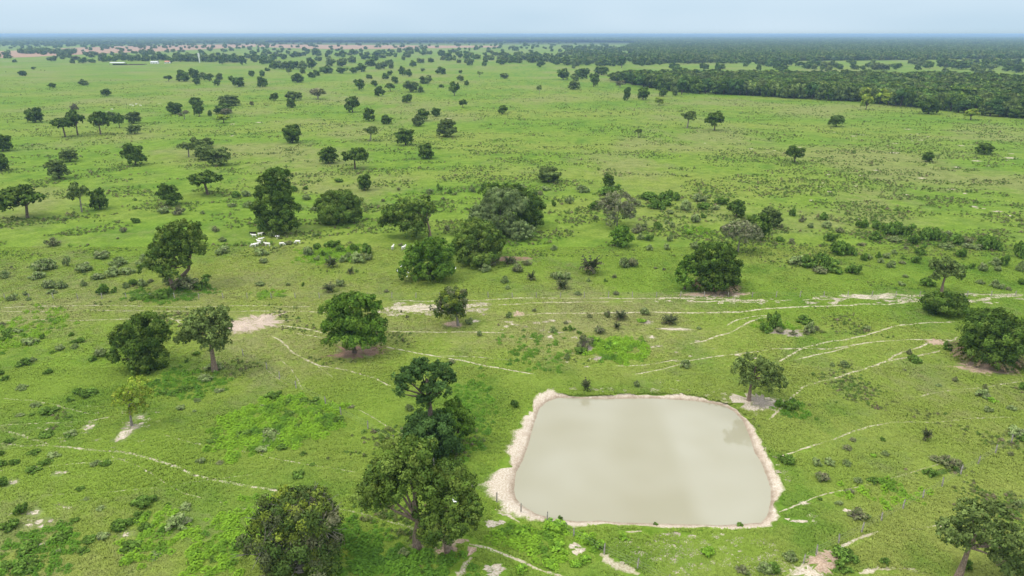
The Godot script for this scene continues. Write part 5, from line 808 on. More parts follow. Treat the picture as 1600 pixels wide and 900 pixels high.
var CATTLE := [
	[Vector2(-80.84, -210.1), 180, "up", "white", "white hump-backed cow standing in front of the black one", "cattle herd under the stacked tree"],
	[Vector2(-81.81, -212.31), 185, "up", "black", "black cow standing behind a white cow", "cattle herd under the stacked tree"],
	[Vector2(-79.46, -211.94), 15, "up", "white", "white cow with raised head at the edge of the herd's black pair", "cattle herd under the stacked tree"],
	[Vector2(-77.18, -205.81), 20, "up", "white", "white cow looking back behind three others", "cattle herd under the stacked tree"],
	[Vector2(-76.82, -203.04), 150, "up", "white", "white cow in the middle of the tight trio", "cattle herd under the stacked tree"],
	[Vector2(-77.4, -199.67), 190, "graze", "white", "white cow lowering its head beside the tight trio", "cattle herd under the stacked tree"],
	[Vector2(-76.67, -200.33), 25, "up", "white", "small white cow pressed between two others", "cattle herd under the stacked tree"],
	[Vector2(-73.4, -200.33), 175, "up", "white", "white cow walking beside the tight trio", "cattle herd under the stacked tree"],
	[Vector2(-69.19, -201), 10, "graze", "white", "white cow grazing by a brown tussock", "cattle herd under the stacked tree"],
	[Vector2(-65.15, -203.04), 185, "graze", "white", "lone white cow grazing on open grass beside the stacked tree", "cattle herd under the stacked tree"],
	[Vector2(-72.96, -208.66), 250, "up", "pied", "black-and-white cow facing out from the stacked tree's shade", "cattle herd under the stacked tree"],
	[Vector2(-35.32, -197.69), 80, "up", "white", "white cow walking away on open grass beside the ragged low tree", "cattle beside the egret tree"],
	[Vector2(-31.99, -197.04), 60, "up", "white", "white cow walking away beside a small dry bush", "cattle beside the egret tree"],
	[Vector2(-29.15, -197.04), 110, "up", "white", "white cow walking away just behind the egret tree", "cattle beside the egret tree"],
	[Vector2(-835.32, -1199.71), 0, "up", "black", "tiny black cow on the pasture below the farm", "far black cattle"],
	[Vector2(-817.79, -1263.45), 0, "graze", "black", "tiny black cow on the pasture below the farm", "far black cattle"],
	[Vector2(-804.13, -1252.36), 180, "up", "black", "tiny black cow on the pasture below the farm", "far black cattle"],
	[Vector2(-78.98, -212.31), 0, "graze", "black", "black cow with lowered head behind the herd", "cattle herd under the stacked tree"],
	[Vector2(-338.48, -635.03), 0, "up", "white", "tiny white cow grazing on the far pasture", "far white cattle"],
	[Vector2(-333.24, -629.24), 180, "graze", "white", "tiny white cow grazing on the far pasture", "far white cattle"],
	[Vector2(-336.35, -640.92), 0, "up", "white", "tiny white cow grazing on the far pasture", "far white cattle"],
	[Vector2(-326.49, -629.24), 180, "up", "white", "tiny white cow grazing on the far pasture", "far white cattle"],
	[Vector2(-334.15, -596.54), 0, "graze", "white", "tiny white cow grazing on the far pasture", "far white cattle"]]
var EGRETS := [
	[Vector3(-27.5, 5.45, -163.9), "white egret perched on the side of the bushy green tree", "egrets in the bushy green tree"],
	[Vector3(-28.52, 4.27, -163.9), "white egret perched on the side of the bushy green tree", "egrets in the bushy green tree"],
	[Vector3(-25.83, 3.77, -163.9), "white egret perched on the side of the bushy green tree", "egrets in the bushy green tree"],
	[Vector3(-26.2, 2.75, -163.9), "white egret perched on the side of the bushy green tree", "egrets in the bushy green tree"],
	[Vector3(-14, 4.94, -163.9), "white egret perched on the side of the bushy green tree", "egrets in the bushy green tree"],
	[Vector3(-6.5, 10.16, -65.35), "single white egret perched on the two-trunked shade tree", "egret on the shade tree"]]

func _ready():
	rng.seed = 20240
	set_camera_and_light()
	set_noises()
	set_materials()
	print("ground")
	mark_bare()
	build_ground()
	build_pond()
	build_fields()
	build_trails()
	build_patches()
	print("far woods")
	build_far_woods()
	print("trees")
	build_large_trees()
	build_scattered_trees()
	print("shrubs")
	build_shrubs()
	build_ground_cover()
	print("fences, buildings, animals")
	build_fences()
	build_farm()
	build_cattle()
	build_egrets()
	print("done")

func set_camera_and_light():
	var cam := Camera3D.new()
	cam.name = "camera"
	cam.fov = 45.0
	cam.far = 80000.0
	cam.near = 0.5
	cam.position = Vector3(0, 60, 0)
	cam.rotation_degrees = Vector3(-20.097, 0, 0)
	add_child(cam)
	cam.current = true
	var env := Environment.new()
	env.background_mode = Environment.BG_SKY
	env.tonemap_mode = Environment.TONE_MAPPER_LINEAR
	env.tonemap_exposure = 1.28
	env.sdfgi_enabled = true
	env.ssao_enabled = true
	env.ssil_enabled = true
	var sm := ProceduralSkyMaterial.new()
	sm.sky_energy_multiplier = 1.36
	sm.sky_horizon_color = Color(0.492, 0.560, 0.607)
	sm.sky_top_color = Color(0.94, 0.95, 0.96)
	sm.sky_curve = 0.6
	sm.ground_horizon_color = Color(0.68, 0.77, 0.83)
	sm.ground_bottom_color = Color(0.6, 0.68, 0.7)
	sm.sun_angle_max = 0.0
	sm.sky_cover = sky_cloud_texture()
	sm.sky_cover_modulate = Color(1, 1, 1, 1)
	var sky := Sky.new()
	sky.sky_material = sm
	env.sky = sky
	env.fog_enabled = true
	env.fog_density = 0.0001
	env.fog_light_color = Color(0.72, 0.865, 1.0)
	var we := WorldEnvironment.new()
	we.environment = env
	we.name = "world_environment"
	add_child(we)
	var sun := DirectionalLight3D.new()
	sun.name = "sun"
	sun.light_energy = 0.5
	sun.light_angular_distance = 10.0
	sun.light_color = Color(1.0, 0.97, 0.92)
	sun.shadow_enabled = true
	add_child(sun)
	sun.look_at_from_position(Vector3.ZERO, Vector3(0.5, -0.84, -0.1), Vector3.UP)

func sky_cloud_texture() -> ImageTexture:
	# thin uneven cloud veil, the same all round
	var n := FastNoiseLite.new()
	n.seed = 5
	n.noise_type = FastNoiseLite.TYPE_SIMPLEX_SMOOTH
	n.frequency = 1.3
	n.fractal_octaves = 4
	var im := Image.create(1024, 512, false, Image.FORMAT_RGBA8)
	for y in 256:
		var up := (0.5 - (y + 0.5) / 512.0) * PI
		for x in 1024:
			var a := (x + 0.5) / 1024.0 * TAU
			var v := n.get_noise_3d(cos(a) * cos(up) * 1.6, sin(up) * 9.0, sin(a) * cos(up) * 1.6)
			var k := clampf(v * 0.8 + 0.4, 0.0, 1.0)
			im.set_pixel(x, y, Color(0.30, 0.27, 0.24, k))
	return ImageTexture.create_from_image(im)

func set_noises():
	for a in [[noise_big, 0.011, 11], [noise_mid, 0.055, 23], [noise_small, 0.3, 37]]:
		var n: FastNoiseLite = a[0]
		n.noise_type = FastNoiseLite.TYPE_SIMPLEX_SMOOTH
		n.frequency = a[1]
		n.seed = a[2]
		n.fractal_octaves = 3

func grain_texture(freq: float, sd: int, lo: Color, hi: Color, size: int, octaves := 4) -> ImageTexture:
	var n := FastNoiseLite.new()
	n.seed = sd
	n.noise_type = FastNoiseLite.TYPE_SIMPLEX_SMOOTH
	n.frequency = freq
	n.fractal_octaves = octaves
	n.fractal_gain = 0.6
	var src := n.get_seamless_image(size, size).get_data()
	var out := PackedByteArray()
	out.resize(size * size * 3)
	for i in size * size:
		var t := clampf((src[i] / 255.0 - 0.5) * 1.25 + 0.5, 0.0, 1.0)
		out[i * 3] = int(255.0 * lerpf(lo.r, hi.r, t))
		out[i * 3 + 1] = int(255.0 * lerpf(lo.g, hi.g, t))
		out[i * 3 + 2] = int(255.0 * lerpf(lo.b, hi.b, t))
	return ImageTexture.create_from_image(Image.create_from_data(size, size, false, Image.FORMAT_RGB8, out))

func plain(c: Color, rough := 0.9, vertex := false) -> StandardMaterial3D:
	var m := StandardMaterial3D.new()
	m.albedo_color = c.linear_to_srgb()
	m.roughness = rough
	m.metallic_specular = 0.3
	m.vertex_color_use_as_albedo = vertex
	m.cull_mode = BaseMaterial3D.CULL_DISABLED
	return m

func set_materials():
	var g := plain(Color(1, 1, 1), 0.95, true)
	g.metallic_specular = 0.15
	g.albedo_texture = grain_texture(0.03, 3, Color(0.80, 0.85, 0.72), Color(1, 1, 1), 512, 5)
	g.uv1_scale = Vector3(1.0 / 19.0, 1.0 / 19.0, 1)
	g.detail_enabled = true
	g.detail_blend_mode = BaseMaterial3D.BLEND_MODE_MUL
	g.detail_albedo = grain_texture(0.025, 8, Color(0.80, 0.84, 0.74), Color(1, 1, 1), 512, 4)
	g.detail_uv_layer = BaseMaterial3D.DETAIL_UV_2
	g.uv2_scale = Vector3(1.0 / 83.0, 1.0 / 83.0, 1)
	mats.ground = g
	var s := plain(Color(1, 1, 1), 0.95, true)
	s.albedo_texture = grain_texture(0.05, 12, Color(0.78, 0.74, 0.68), Color(1, 1, 1), 256, 5)
	s.uv1_triplanar = true
	s.uv1_world_triplanar = true
	s.uv1_scale = Vector3(0.22, 0.22, 0.22)
	mats.sand = s
	var l := plain(Color(1, 1, 1), 0.85, true)
	l.metallic_specular = 0.08
	l.backlight_enabled = true
	l.backlight = Color(0.5, 0.56, 0.3)
	mats.leaf = l
	mats.grass = plain(Color(1, 1, 1), 0.9, true)
	mats.grass.metallic_specular = 0.08
	var b := plain(Color(0.20, 0.155, 0.12), 0.95)
	b.albedo_texture = grain_texture(0.06, 31, Color(0.6, 0.58, 0.56), Color(1, 1, 1), 128, 4)
	b.uv1_triplanar = true
	b.uv1_scale = Vector3(0.8, 0.25, 0.8)
	mats.bark = b
	var p := b.duplicate()
	p.albedo_color = Color(0.36, 0.27, 0.21).linear_to_srgb()
	mats.pale_bark = p
	var q := b.duplicate()
	q.albedo_color = Color(0.36, 0.33, 0.29).linear_to_srgb()
	mats.grey_wood = q
	var pw := b.duplicate()
	pw.albedo_color = Color(0.55, 0.51, 0.46).linear_to_srgb()
	mats.post_wood = pw
	var w := plain(Color(0.300, 0.284, 0.208), 0.07)
	w.metallic_specular = 0.5
	var wn := FastNoiseLite.new()
	wn.seed = 77
	wn.frequency = 0.02
	var wt := grain_texture(0.006, 44, Color(0.92, 0.91, 0.86), Color(1, 1, 1), 256, 3)
	w.albedo_texture = wt
	w.uv1_triplanar = true
	w.uv1_world_triplanar = true
	w.uv1_scale = Vector3(0.022, 0.022, 0.022)
	w.normal_enabled = true
	var wi := wn.get_seamless_image(256, 256)
	wi.bump_map_to_normal_map(1.0)
	w.normal_texture = ImageTexture.create_from_image(wi)
	w.normal_scale = 0.035
	mats.water = w
	mats.white_paint = plain(Color(0.78, 0.77, 0.74), 0.6)
	mats.roof_metal = plain(Color(0.5, 0.5, 0.5), 0.45)
	mats.tile_roof = plain(Color(0.42, 0.2, 0.13), 0.8)
	mats.dark_wood = plain(Color(0.10, 0.075, 0.055), 0.9)
	mats.glass_dark = plain(Color(0.04, 0.05, 0.06), 0.2)
	mats.wire = plain(Color(0.28, 0.27, 0.26), 0.5)
	mats.hide = plain(Color(1, 1, 1), 0.8, true)
	mats.feather = plain(Color(0.82, 0.82, 0.80), 0.8)

# ---------------------------------------------------------------- naming
func numbered(called: String) -> String:
	if not used.has(called):
		used[called] = 0
		return called
	used[called] += 1
	return "%s_%03d" % [called, used[called]]

func tag(o: Node, label: String, category: String, group := "", kind := ""):
	if label: o.set_meta("label", label)
	if category: o.set_meta("category", category)
	if group: o.set_meta("group", group)
	if kind: o.set_meta("kind", kind)

func thing(called: String, at: Vector3, label: String, category: String, group := "") -> Node3D:
	var o := Node3D.new()
	o.name = numbered(called)
	add_child(o)
	o.position = at
	tag(o, label, category, group)
	return o

func part(called: String, mesh: Mesh, m: Material, parent: Node) -> MeshInstance3D:
	var o := MeshInstance3D.new()
	o.name = numbered(called) if parent == self else called
	o.mesh = mesh
	if m: o.material_override = m
	parent.add_child(o, true)
	return o

# ---------------------------------------------------------------- mesh helpers
class Shape:
	var v := PackedVector3Array()
	var n := PackedVector3Array()
	var c := PackedColorArray()
	var i := PackedInt32Array()
	func mesh() -> ArrayMesh:
		var a := []
		a.resize(Mesh.ARRAY_MAX)
		a[Mesh.ARRAY_VERTEX] = v
		a[Mesh.ARRAY_NORMAL] = n
		if c.size() == v.size(): a[Mesh.ARRAY_COLOR] = c
		a[Mesh.ARRAY_INDEX] = i
		var m := ArrayMesh.new()
		m.add_surface_from_arrays(Mesh.PRIMITIVE_TRIANGLES, a)
		return m

func tube(s: Shape, pts: Array, radii: Array, sides := 7, col := Color(1, 1, 1)):
	var first := s.v.size()
	for k in pts.size():
		var p: Vector3 = pts[k]
		var dir: Vector3 = (pts[mini(k + 1, pts.size() - 1)] - pts[maxi(k - 1, 0)]).normalized()
		var side := dir.cross(Vector3(0.13, 0.21, 1)).normalized()
		var other := dir.cross(side).normalized()
		for j in sides:
			var a := TAU * j / sides
			var d := side * cos(a) + other * sin(a)
			s.v.append(p + d * radii[k])
			s.n.append(d)
			s.c.append(col)
	for k in pts.size() - 1:
		for j in sides:
			var a := first + k * sides + j
			var b := first + k * sides + (j + 1) % sides
			s.i.append_array([a, a + sides, b, b, a + sides, b + sides])
	var top := first + (pts.size() - 1) * sides
	for j in range(1, sides - 1):
		s.i.append_array([top, top + j + 1, top + j])

func box(s: Shape, lo: Vector3, hi: Vector3, col := Color(1, 1, 1)):
	var c := (lo + hi) / 2.0
	var h := (hi - lo) / 2.0
	for ax in 3:
		for sg in [-1.0, 1.0]:
			var nn := Vector3.ZERO
			nn[ax] = sg
			var u := Vector3.ZERO
			u[(ax + 1) % 3] = h[(ax + 1) % 3]
			var w := Vector3.ZERO
			w[(ax + 2) % 3] = h[(ax + 2) % 3] * sg
			var f := s.v.size()
			var o := c + nn * h[ax]
			for q in [o - u - w, o - u + w, o + u + w, o + u - w]:
				s.v.append(q)
				s.n.append(nn)
				s.c.append(col)
			s.i.append_array([f, f + 1, f + 2, f, f + 2, f + 3])

func rand_dir(r: RandomNumberGenerator) -> Vector3:
	var y := r.randf_range(-1, 1)
	var a := r.randf() * TAU
	var k := sqrt(1.0 - y * y)
	return Vector3(cos(a) * k, y, sin(a) * k)

func leaf_quad(s: Shape, p: Vector3, nrm: Vector3, shade_n: Vector3, size: float, slim: float, col: Color, r: RandomNumberGenerator):
	var t := nrm.cross(rand_dir(r)).normalized()
	var b := nrm.cross(t)
	var f := s.v.size()
	var e := t * size
	var g := b * size * slim
	s.v.append(p + e); s.v.append(p - g); s.v.append(p - e); s.v.append(p + g)
	for k in 4:
		s.n.append(shade_n)
		s.c.append(col)
	s.i.append_array([f, f + 1, f + 2, f, f + 2, f + 3])

# leaves in puffs over the shell of each lobe; colours vary from puff to puff and leaf to leaf
func leaves(s: Shape, lobes: Array, leaf: float, cover: float, cols: Array, sd: int, puff_share := 0.34):
	var r := RandomNumberGenerator.new()
	r.seed = sd
	for lobe in lobes:
		var c: Vector3 = lobe[0]
		var q: Vector3 = lobe[1]
		var least := minf(q.x, minf(q.y, q.z))
		var pr := clampf(least * puff_share, leaf * 1.5, 1.5)
		var own := r.randf_range(0.84, 1.2)
		var area := TAU * 2.0 * (q.x * q.y + q.x * q.z + q.y * q.z) / 3.0
		var count := maxi(4, int(area / (PI * pr * pr) * 0.8))
		for k in count:
			var d := rand_dir(r)
			if d.y < -0.35 and r.randf() < 0.7:
				d.y = absf(d.y)
			var pc := c + d * (q - Vector3.ONE * pr * 0.75) * r.randf_range(0.55, 1.16)
			var base: Color = cols[r.randi() % cols.size()]
			base = base.lerp(cols[r.randi() % cols.size()], r.randf() * 0.7) * r.randf_range(0.74, 1.3) * own * 1.18
			var here := pr * r.randf_range(0.7, 1.3)
			var many := int(cover * TAU * here * here / (leaf * leaf)) + 2
			var lean := d * 0.55 + Vector3(0, 0.35, 0)
			for j in many:
				var e := (rand_dir(r) + lean).normalized()
				var p := pc + e * here * r.randf_range(0.45, 1.05)
				if p.y < 0.05: p.y = r.randf_range(0.05, 0.3)
				var nn := (e + rand_dir(r) * 0.75).normalized()
				var col := base * r.randf_range(0.8, 1.22)
				col.a = 1.0
				leaf_quad(s, p, nn, (nn * 0.6 + e * 0.55).normalized(), leaf * r.randf_range(0.6, 1.15), r.randf_range(0.4, 0.7), col, r)

func palette(kind: String) -> Array:
	match kind:
		"mango": return [Color(.074, .120, .022), Color(.104, .158, .028), Color(.054, .092, .019), Color(.128, .172, .034)]
		"dark": return [Color(.056, .098, .018), Color(.080, .130, .022), Color(.042, .074, .016), Color(.104, .150, .028)]
		"blue": return [Color(.054, .102, .028), Color(.076, .134, .034), Color(.042, .078, .022)]
		"fresh": return [Color(.082, .152, .020), Color(.118, .195, .028), Color(.060, .118, .018)]
		"olive": return [Color(.104, .142, .040), Color(.132, .174, .050), Color(.076, .110, .030)]
		"silver": return [Color(.128, .170, .062), Color(.162, .205, .084), Color(.094, .132, .044)]
		"yellow": return [Color(.200, .265, .030), Color(.155, .23, .028), Color(.235, .26, .045)]
		"grey": return [Color(.150, .164, .082), Color(.118, .150, .054), Color(.185, .180, .110)]
		"mixed": return [Color(.066, .104, .024), Color(.086, .122, .032), Color(.165, .205, .028), Color(.110, .112, .060), Color(.052, .086, .020)]
		"pale": return [Color(.190, .245, .088), Color(.150, .208, .064), Color(.230, .265, .118)]
		"bronze": return [Color(.135, .128, .070), Color(.11, .125, .050), Color(.165, .150, .095)]
		"lime": return [Color(.140, .250, .026), Color(.170, .29, .030), Color(.105, .205, .024)]
	return [Color(.05, .09, .02)]

func bark_for(kind: String) -> Material:
	return mats.pale_bark if kind in ["mango", "olive"] else (mats.grey_wood if kind in ["grey", "mixed", "silver", "yellow", "pale"] else mats.bark)

# limbs from the trunk's top to the middle of each lobe
func limbs(s: Shape, from: Vector3, lobes: Array, rad: float, sd: int, reach := 0.8):
	var r := RandomNumberGenerator.new()
	r.seed = sd
	for lobe in lobes:
		var to: Vector3 = from.lerp(lobe[0], reach)
		if to.distance_to(from) < 0.5: continue
		var mid := from.lerp(to, 0.5) + Vector3(r.randf_range(-.3, .3), r.randf_range(-.1, .4), r.randf_range(-.3, .3))
		tube(s, [from, mid, to], [rad, rad * 0.6, rad * 0.22], 5)

func twigs(s: Shape, lobes: Array, count: int, sd: int, rad := 0.05):
	var r := RandomNumberGenerator.new()
	r.seed = sd
	for lobe in lobes:
		var q: Vector3 = lobe[1]
		for k in count:
			var d := rand_dir(r)
			d.y = absf(d.y)
			var a: Vector3 = lobe[0]
			var b: Vector3 = lobe[0] + d * q * r.randf_range(0.9, 1.25)
			var m := a.lerp(b, 0.5) + rand_dir(r) * 0.25
			tube(s, [a, m, b], [rad * 1.3, rad, rad * 0.35], 4)
			for j in 2:
				tube(s, [m, m.lerp(b, 0.6) + rand_dir(r) * q.y * 0.45], [rad * 0.8, rad * 0.25], 4)

# ---------------------------------------------------------------- ground
func shore_distance(x: float, z: float) -> float:
	# metres outside the water line, negative inside
	var p := Vector2(x, z)
	var best := 1e9
	var inside := false
	var n := SHORE.size()
	for k in n:
		var a: Vector2 = SHORE[k]
		var b: Vector2 = SHORE[(k + 1) % n]
		var ab := b - a
		var t := clampf((p - a).dot(ab) / ab.length_squared(), 0.0, 1.0)
		best = minf(best, p.distance_squared_to(a + ab * t))
		if (a.y > p.y) != (b.y > p.y) and p.x < (b.x - a.x) * (p.y - a.y) / (b.y - a.y) + a.x:
			inside = not inside
	return -sqrt(best) if inside else sqrt(best)

func near_pond(x: float, z: float) -> bool:
	return x > -8.0 and x < 46.0 and z < -64.0 and z > -120.0

func height_by_shore(s: float) -> float:
	if s >= 1.6: return 0.0
	if s >= 0.0: return WATER_LEVEL * (1.0 - s / 1.6)
	return WATER_LEVEL + maxf(s * 0.35, -1.2)

func mark_bare():
	bare.resize(BW * BH)
	for t in TRAILS:
		var w: float = t[0]
		var pts: Array = t[2]
		for k in pts.size() - 1:
			var a: Vector2 = pts[k]
			var b: Vector2 = pts[k + 1]
			var steps := int(a.distance_to(b) / 0.4) + 1
			for j in steps:
				stamp(a.lerp(b, float(j) / steps), w * 0.4, int(150 * t[1]))
	for p in PATCHES:
		var c: Vector2 = p[0]
		var r: Vector2 = p[1]
		for j in 90:
			var a := j * 2.4
			var k := sqrt(j / 90.0) * 0.85
			stamp(c + Vector2(cos(a) * r.x, sin(a) * r.y) * k, maxf(0.35, minf(r.x, r.y) * 0.2), 235)
	var edge := PackedVector2Array(BANK)
	for j in BH:
		var z := BZ + j * BC
		for i in BW:
			var x := BX + i * BC
			if near_pond(x, z):
				var s := shore_distance(x, z)
				if s < 0.25: bare[j * BW + i] = 255
				elif Geometry2D.is_point_in_polygon(Vector2(x, z), edge): bare[j * BW + i] = 225

func stamp(p: Vector2, r: float, v: int):
	var i0 := int((p.x - r - BX) / BC)
	var i1 := int((p.x + r - BX) / BC)
	var j0 := int((p.y - r - BZ) / BC)
	var j1 := int((p.y + r - BZ) / BC)
	for j in range(maxi(j0, 0), mini(j1, BH - 1) + 1):
		for i in range(maxi(i0, 0), mini(i1, BW - 1) + 1):
			bare[j * BW + i] = maxi(bare[j * BW + i], v)

func bare_at(x: float, z: float) -> int:
	var i := int((x - BX) / BC)
	var j := int((z - BZ) / BC)
	if i < 0 or j < 0 or i >= BW or j >= BH: return 0
	return bare[j * BW + i]

const GRASS_A := Color(.190, .276, .040)
const GRASS_B := Color(.246, .286, .066)
const GRASS_C := Color(.128, .224, .030)
const GRASS_D := Color(.275, .268, .115)

func grass_color(x: float, z: float) -> Color:
	var a := noise_big.get_noise_2d(x * 0.55, z)
	var b := noise_mid.get_noise_2d(x, z * 0.8)
	var c := noise_small.get_noise_2d(x, z)
	var col := GRASS_A.lerp(GRASS_B, clampf(0.45 + a * 1.3 + b * 0.4, 0, 1))
	col = col.lerp(GRASS_C, clampf(b * 1.5 - a * 0.5 + c * 0.4, 0, 0.85))
	var d := noise_big.get_noise_2d(x * 0.6 + 900.0, z * 0.6)
	col = col.lerp(GRASS_D, clampf(d * 1.9 - 0.12 + c * 0.5 + b * 0.5, 0, 0.8))
	return col

func inside_poly(p: Vector2, poly: Array) -> bool:
	return Geometry2D.is_point_in_polygon(p, PackedVector2Array(poly))

func grid_lines(start: float, fine_to: float, step: float, grow: float, end: float) -> PackedFloat32Array:
	var out := PackedFloat32Array()
	var x := start
	var s := step
	while x < end:
		out.append(x)
		if x >= fine_to: s *= grow
		x += s
	out.append(end)
	return out

func build_ground():
	var half := grid_lines(0.0, 110.0, 0.75, 1.045, 26000.0)
	var xs := PackedFloat32Array()
	for k in range(half.size() - 1, 0, -1): xs.append(-half[k])
	xs.append_array(half)
	var zs := PackedFloat32Array()
	zs.append_array([400.0, 120.0, 20.0, -30.0, -50.0])
	for d in grid_lines(56.0, 190.0, 0.75, 1.028, 26000.0): zs.append(-d)
	var w := xs.size()
	var h := zs.size()
	var v := PackedVector3Array()
	var n := PackedVector3Array()
	var c := PackedColorArray()
	var uv := PackedVector2Array()
	v.resize(w * h); n.resize(w * h); c.resize(w * h); uv.resize(w * h)
	var wood := PackedVector2Array(WOOD)
	var wild := PackedVector2Array(FAR_WOOD)
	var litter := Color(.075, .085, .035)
	for j in h:
		var z := zs[j]
		for i in w:
			var x := xs[i]
			var k := j * w + i
			var y := 0.0
			var nn := Vector3.UP
			var col := grass_color(x, z)
			if near_pond(x, z):
				var s := shore_distance(x, z)
				y = height_by_shore(s)
				if s < 0.3: col = Color(.42, .34, .27)
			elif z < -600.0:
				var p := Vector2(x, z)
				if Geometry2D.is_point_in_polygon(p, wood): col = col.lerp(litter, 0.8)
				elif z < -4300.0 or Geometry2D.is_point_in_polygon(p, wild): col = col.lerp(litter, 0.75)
			if bare_at(x, z) > 200 and not near_pond(x, z): col = col.lerp(Color(.36, .31, .24), 0.4)
			v[k] = Vector3(x, y, z)
			n[k] = nn
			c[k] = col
			uv[k] = Vector2(x, z)
	var idx := PackedInt32Array()
	idx.resize((w - 1) * (h - 1) * 6)
	var o := 0
	for j in h - 1:
		for i in w - 1:
			var a := j * w + i
			idx[o] = a; idx[o + 1] = a + w; idx[o + 2] = a + 1
			idx[o + 3] = a + 1; idx[o + 4] = a + w; idx[o + 5] = a + w + 1
			o += 6
	var arr := []
	arr.resize(Mesh.ARRAY_MAX)
	arr[Mesh.ARRAY_VERTEX] = v
	arr[Mesh.ARRAY_NORMAL] = n
	arr[Mesh.ARRAY_COLOR] = c
	arr[Mesh.ARRAY_TEX_UV] = uv
	arr[Mesh.ARRAY_TEX_UV2] = uv
	arr[Mesh.ARRAY_INDEX] = idx
	var m := ArrayMesh.new()
	m.add_surface_from_arrays(Mesh.PRIMITIVE_TRIANGLES, arr)
	var g := part("ground", m, mats.ground, self)
	tag(g, "flat green pasture reaching to the horizon", "", "", "structure")
	print("ground vertices ", w * h)

func build_pond():
	var s := Shape.new()
	var mid := Vector2.ZERO
	for p in SHORE: mid += p
	mid /= SHORE.size()
	s.v.append(Vector3(mid.x, WATER_LEVEL, mid.y))
	s.n.append(Vector3.UP)
	for p in SHORE:
		var q: Vector2 = p + (p - mid).normalized() * 0.9
		s.v.append(Vector3(q.x, WATER_LEVEL, q.y))
		s.n.append(Vector3.UP)
	for k in SHORE.size():
		s.i.append_array([0, 1 + k, 1 + (k + 1) % SHORE.size()])
	var o := part("water", s.mesh(), mats.water, self)
	tag(o, "still beige clay water of the square cattle pond", "", "", "structure")
	# the trodden sandy bank: rings from under the water out to a ragged edge
	var b := Shape.new()
	var count := 420
	var rings := 9
	var shore := PackedVector2Array(SHORE)
	var edge := PackedVector2Array(BANK)
	for k in count:
		var t := float(k) / count * SHORE.size()
		var a := int(t)
		var f := t - a
		var n := SHORE.size()
		var p0 := shore[a % n].cubic_interpolate(shore[(a + 1) % n], shore[(a + n - 1) % n], shore[(a + 2) % n], f)
		var p1 := edge[a % n].lerp(edge[(a + 1) % n], f)
		var ragged := 1.0 + noise_small.get_noise_2d(p1.x * 0.9, p1.y * 0.9) * 0.55 + noise_mid.get_noise_2d(p1.x * 2.0, p1.y * 2.0) * 0.9
		p1 = p0 + (p1 - p0) * clampf(ragged * 0.9, 0.2, 1.6)
		var inward := p0 + (p0 - p1).normalized() * 1.2
		for j in rings:
			var u := float(j) / (rings - 1)
			var p := inward.lerp(p0, u * 4.0) if u < 0.25 else p0.lerp(p1, (u - 0.25) / 0.75)
			var sd := shore_distance(p.x, p.y)
			var lift := 0.05 if j < rings - 1 else 0.012
			var rough := noise_small.get_noise_2d(p.x * 2.5, p.y * 2.5)
			b.v.append(Vector3(p.x, height_by_shore(sd) + lift + maxf(rough, 0.0) * 0.06, p.y))
			b.n.append(Vector3.UP)
			var col := Color(.58, .52, .44).lerp(Color(.45, .365, .30), clampf(0.75 - sd * 0.6 + rough * 0.6, 0, 1))
			col = col.lerp(Color(.66, .61, .53), clampf(noise_mid.get_noise_2d(p.x * 3.0, p.y * 3.0) * 1.4, 0, 0.7))
			if sd < 0.45: col = col.lerp(Color(.30, .25, .19), clampf(0.75 - sd * 1.6 + rough * 0.5, 0.0, 0.8))
			if j == rings - 1: col = grass_color(p.x, p.y).lerp(col, 0.15)
			elif j == rings - 2: col = col.lerp(grass_color(p.x, p.y), clampf(0.35 + rough, 0.0, 0.8))
			b.c.append(col)
	for k in count:
		for j in rings - 1:
			var a := k * rings + j
			var c := ((k + 1) % count) * rings + j
			b.i.append_array([a, a + 1, c, a + 1, c + 1, c])
	var st := SurfaceTool.new()
	st.create_from_arrays(b.mesh().surface_get_arrays(0))
	st.generate_normals()
	var bank := part("bank", st.commit(), mats.sand, self)
	tag(bank, "trodden pale pink sandy bank all round the pond", "", "", "structure")

func build_fields():
	for f in FIELDS:
		var s := Shape.new()
		var tri := Geometry2D.triangulate_polygon(PackedVector2Array(f))
		for p in f:
			s.v.append(Vector3(p.x, 0.25, p.y))
			s.n.append(Vector3.UP)
			s.c.append(Color(.37, .245, .165))
		s.i = tri
		var o := part("field", s.mesh(), mats.sand, self)
		tag(o, "bare reddish ploughed field below the far forest", "", "", "structure")

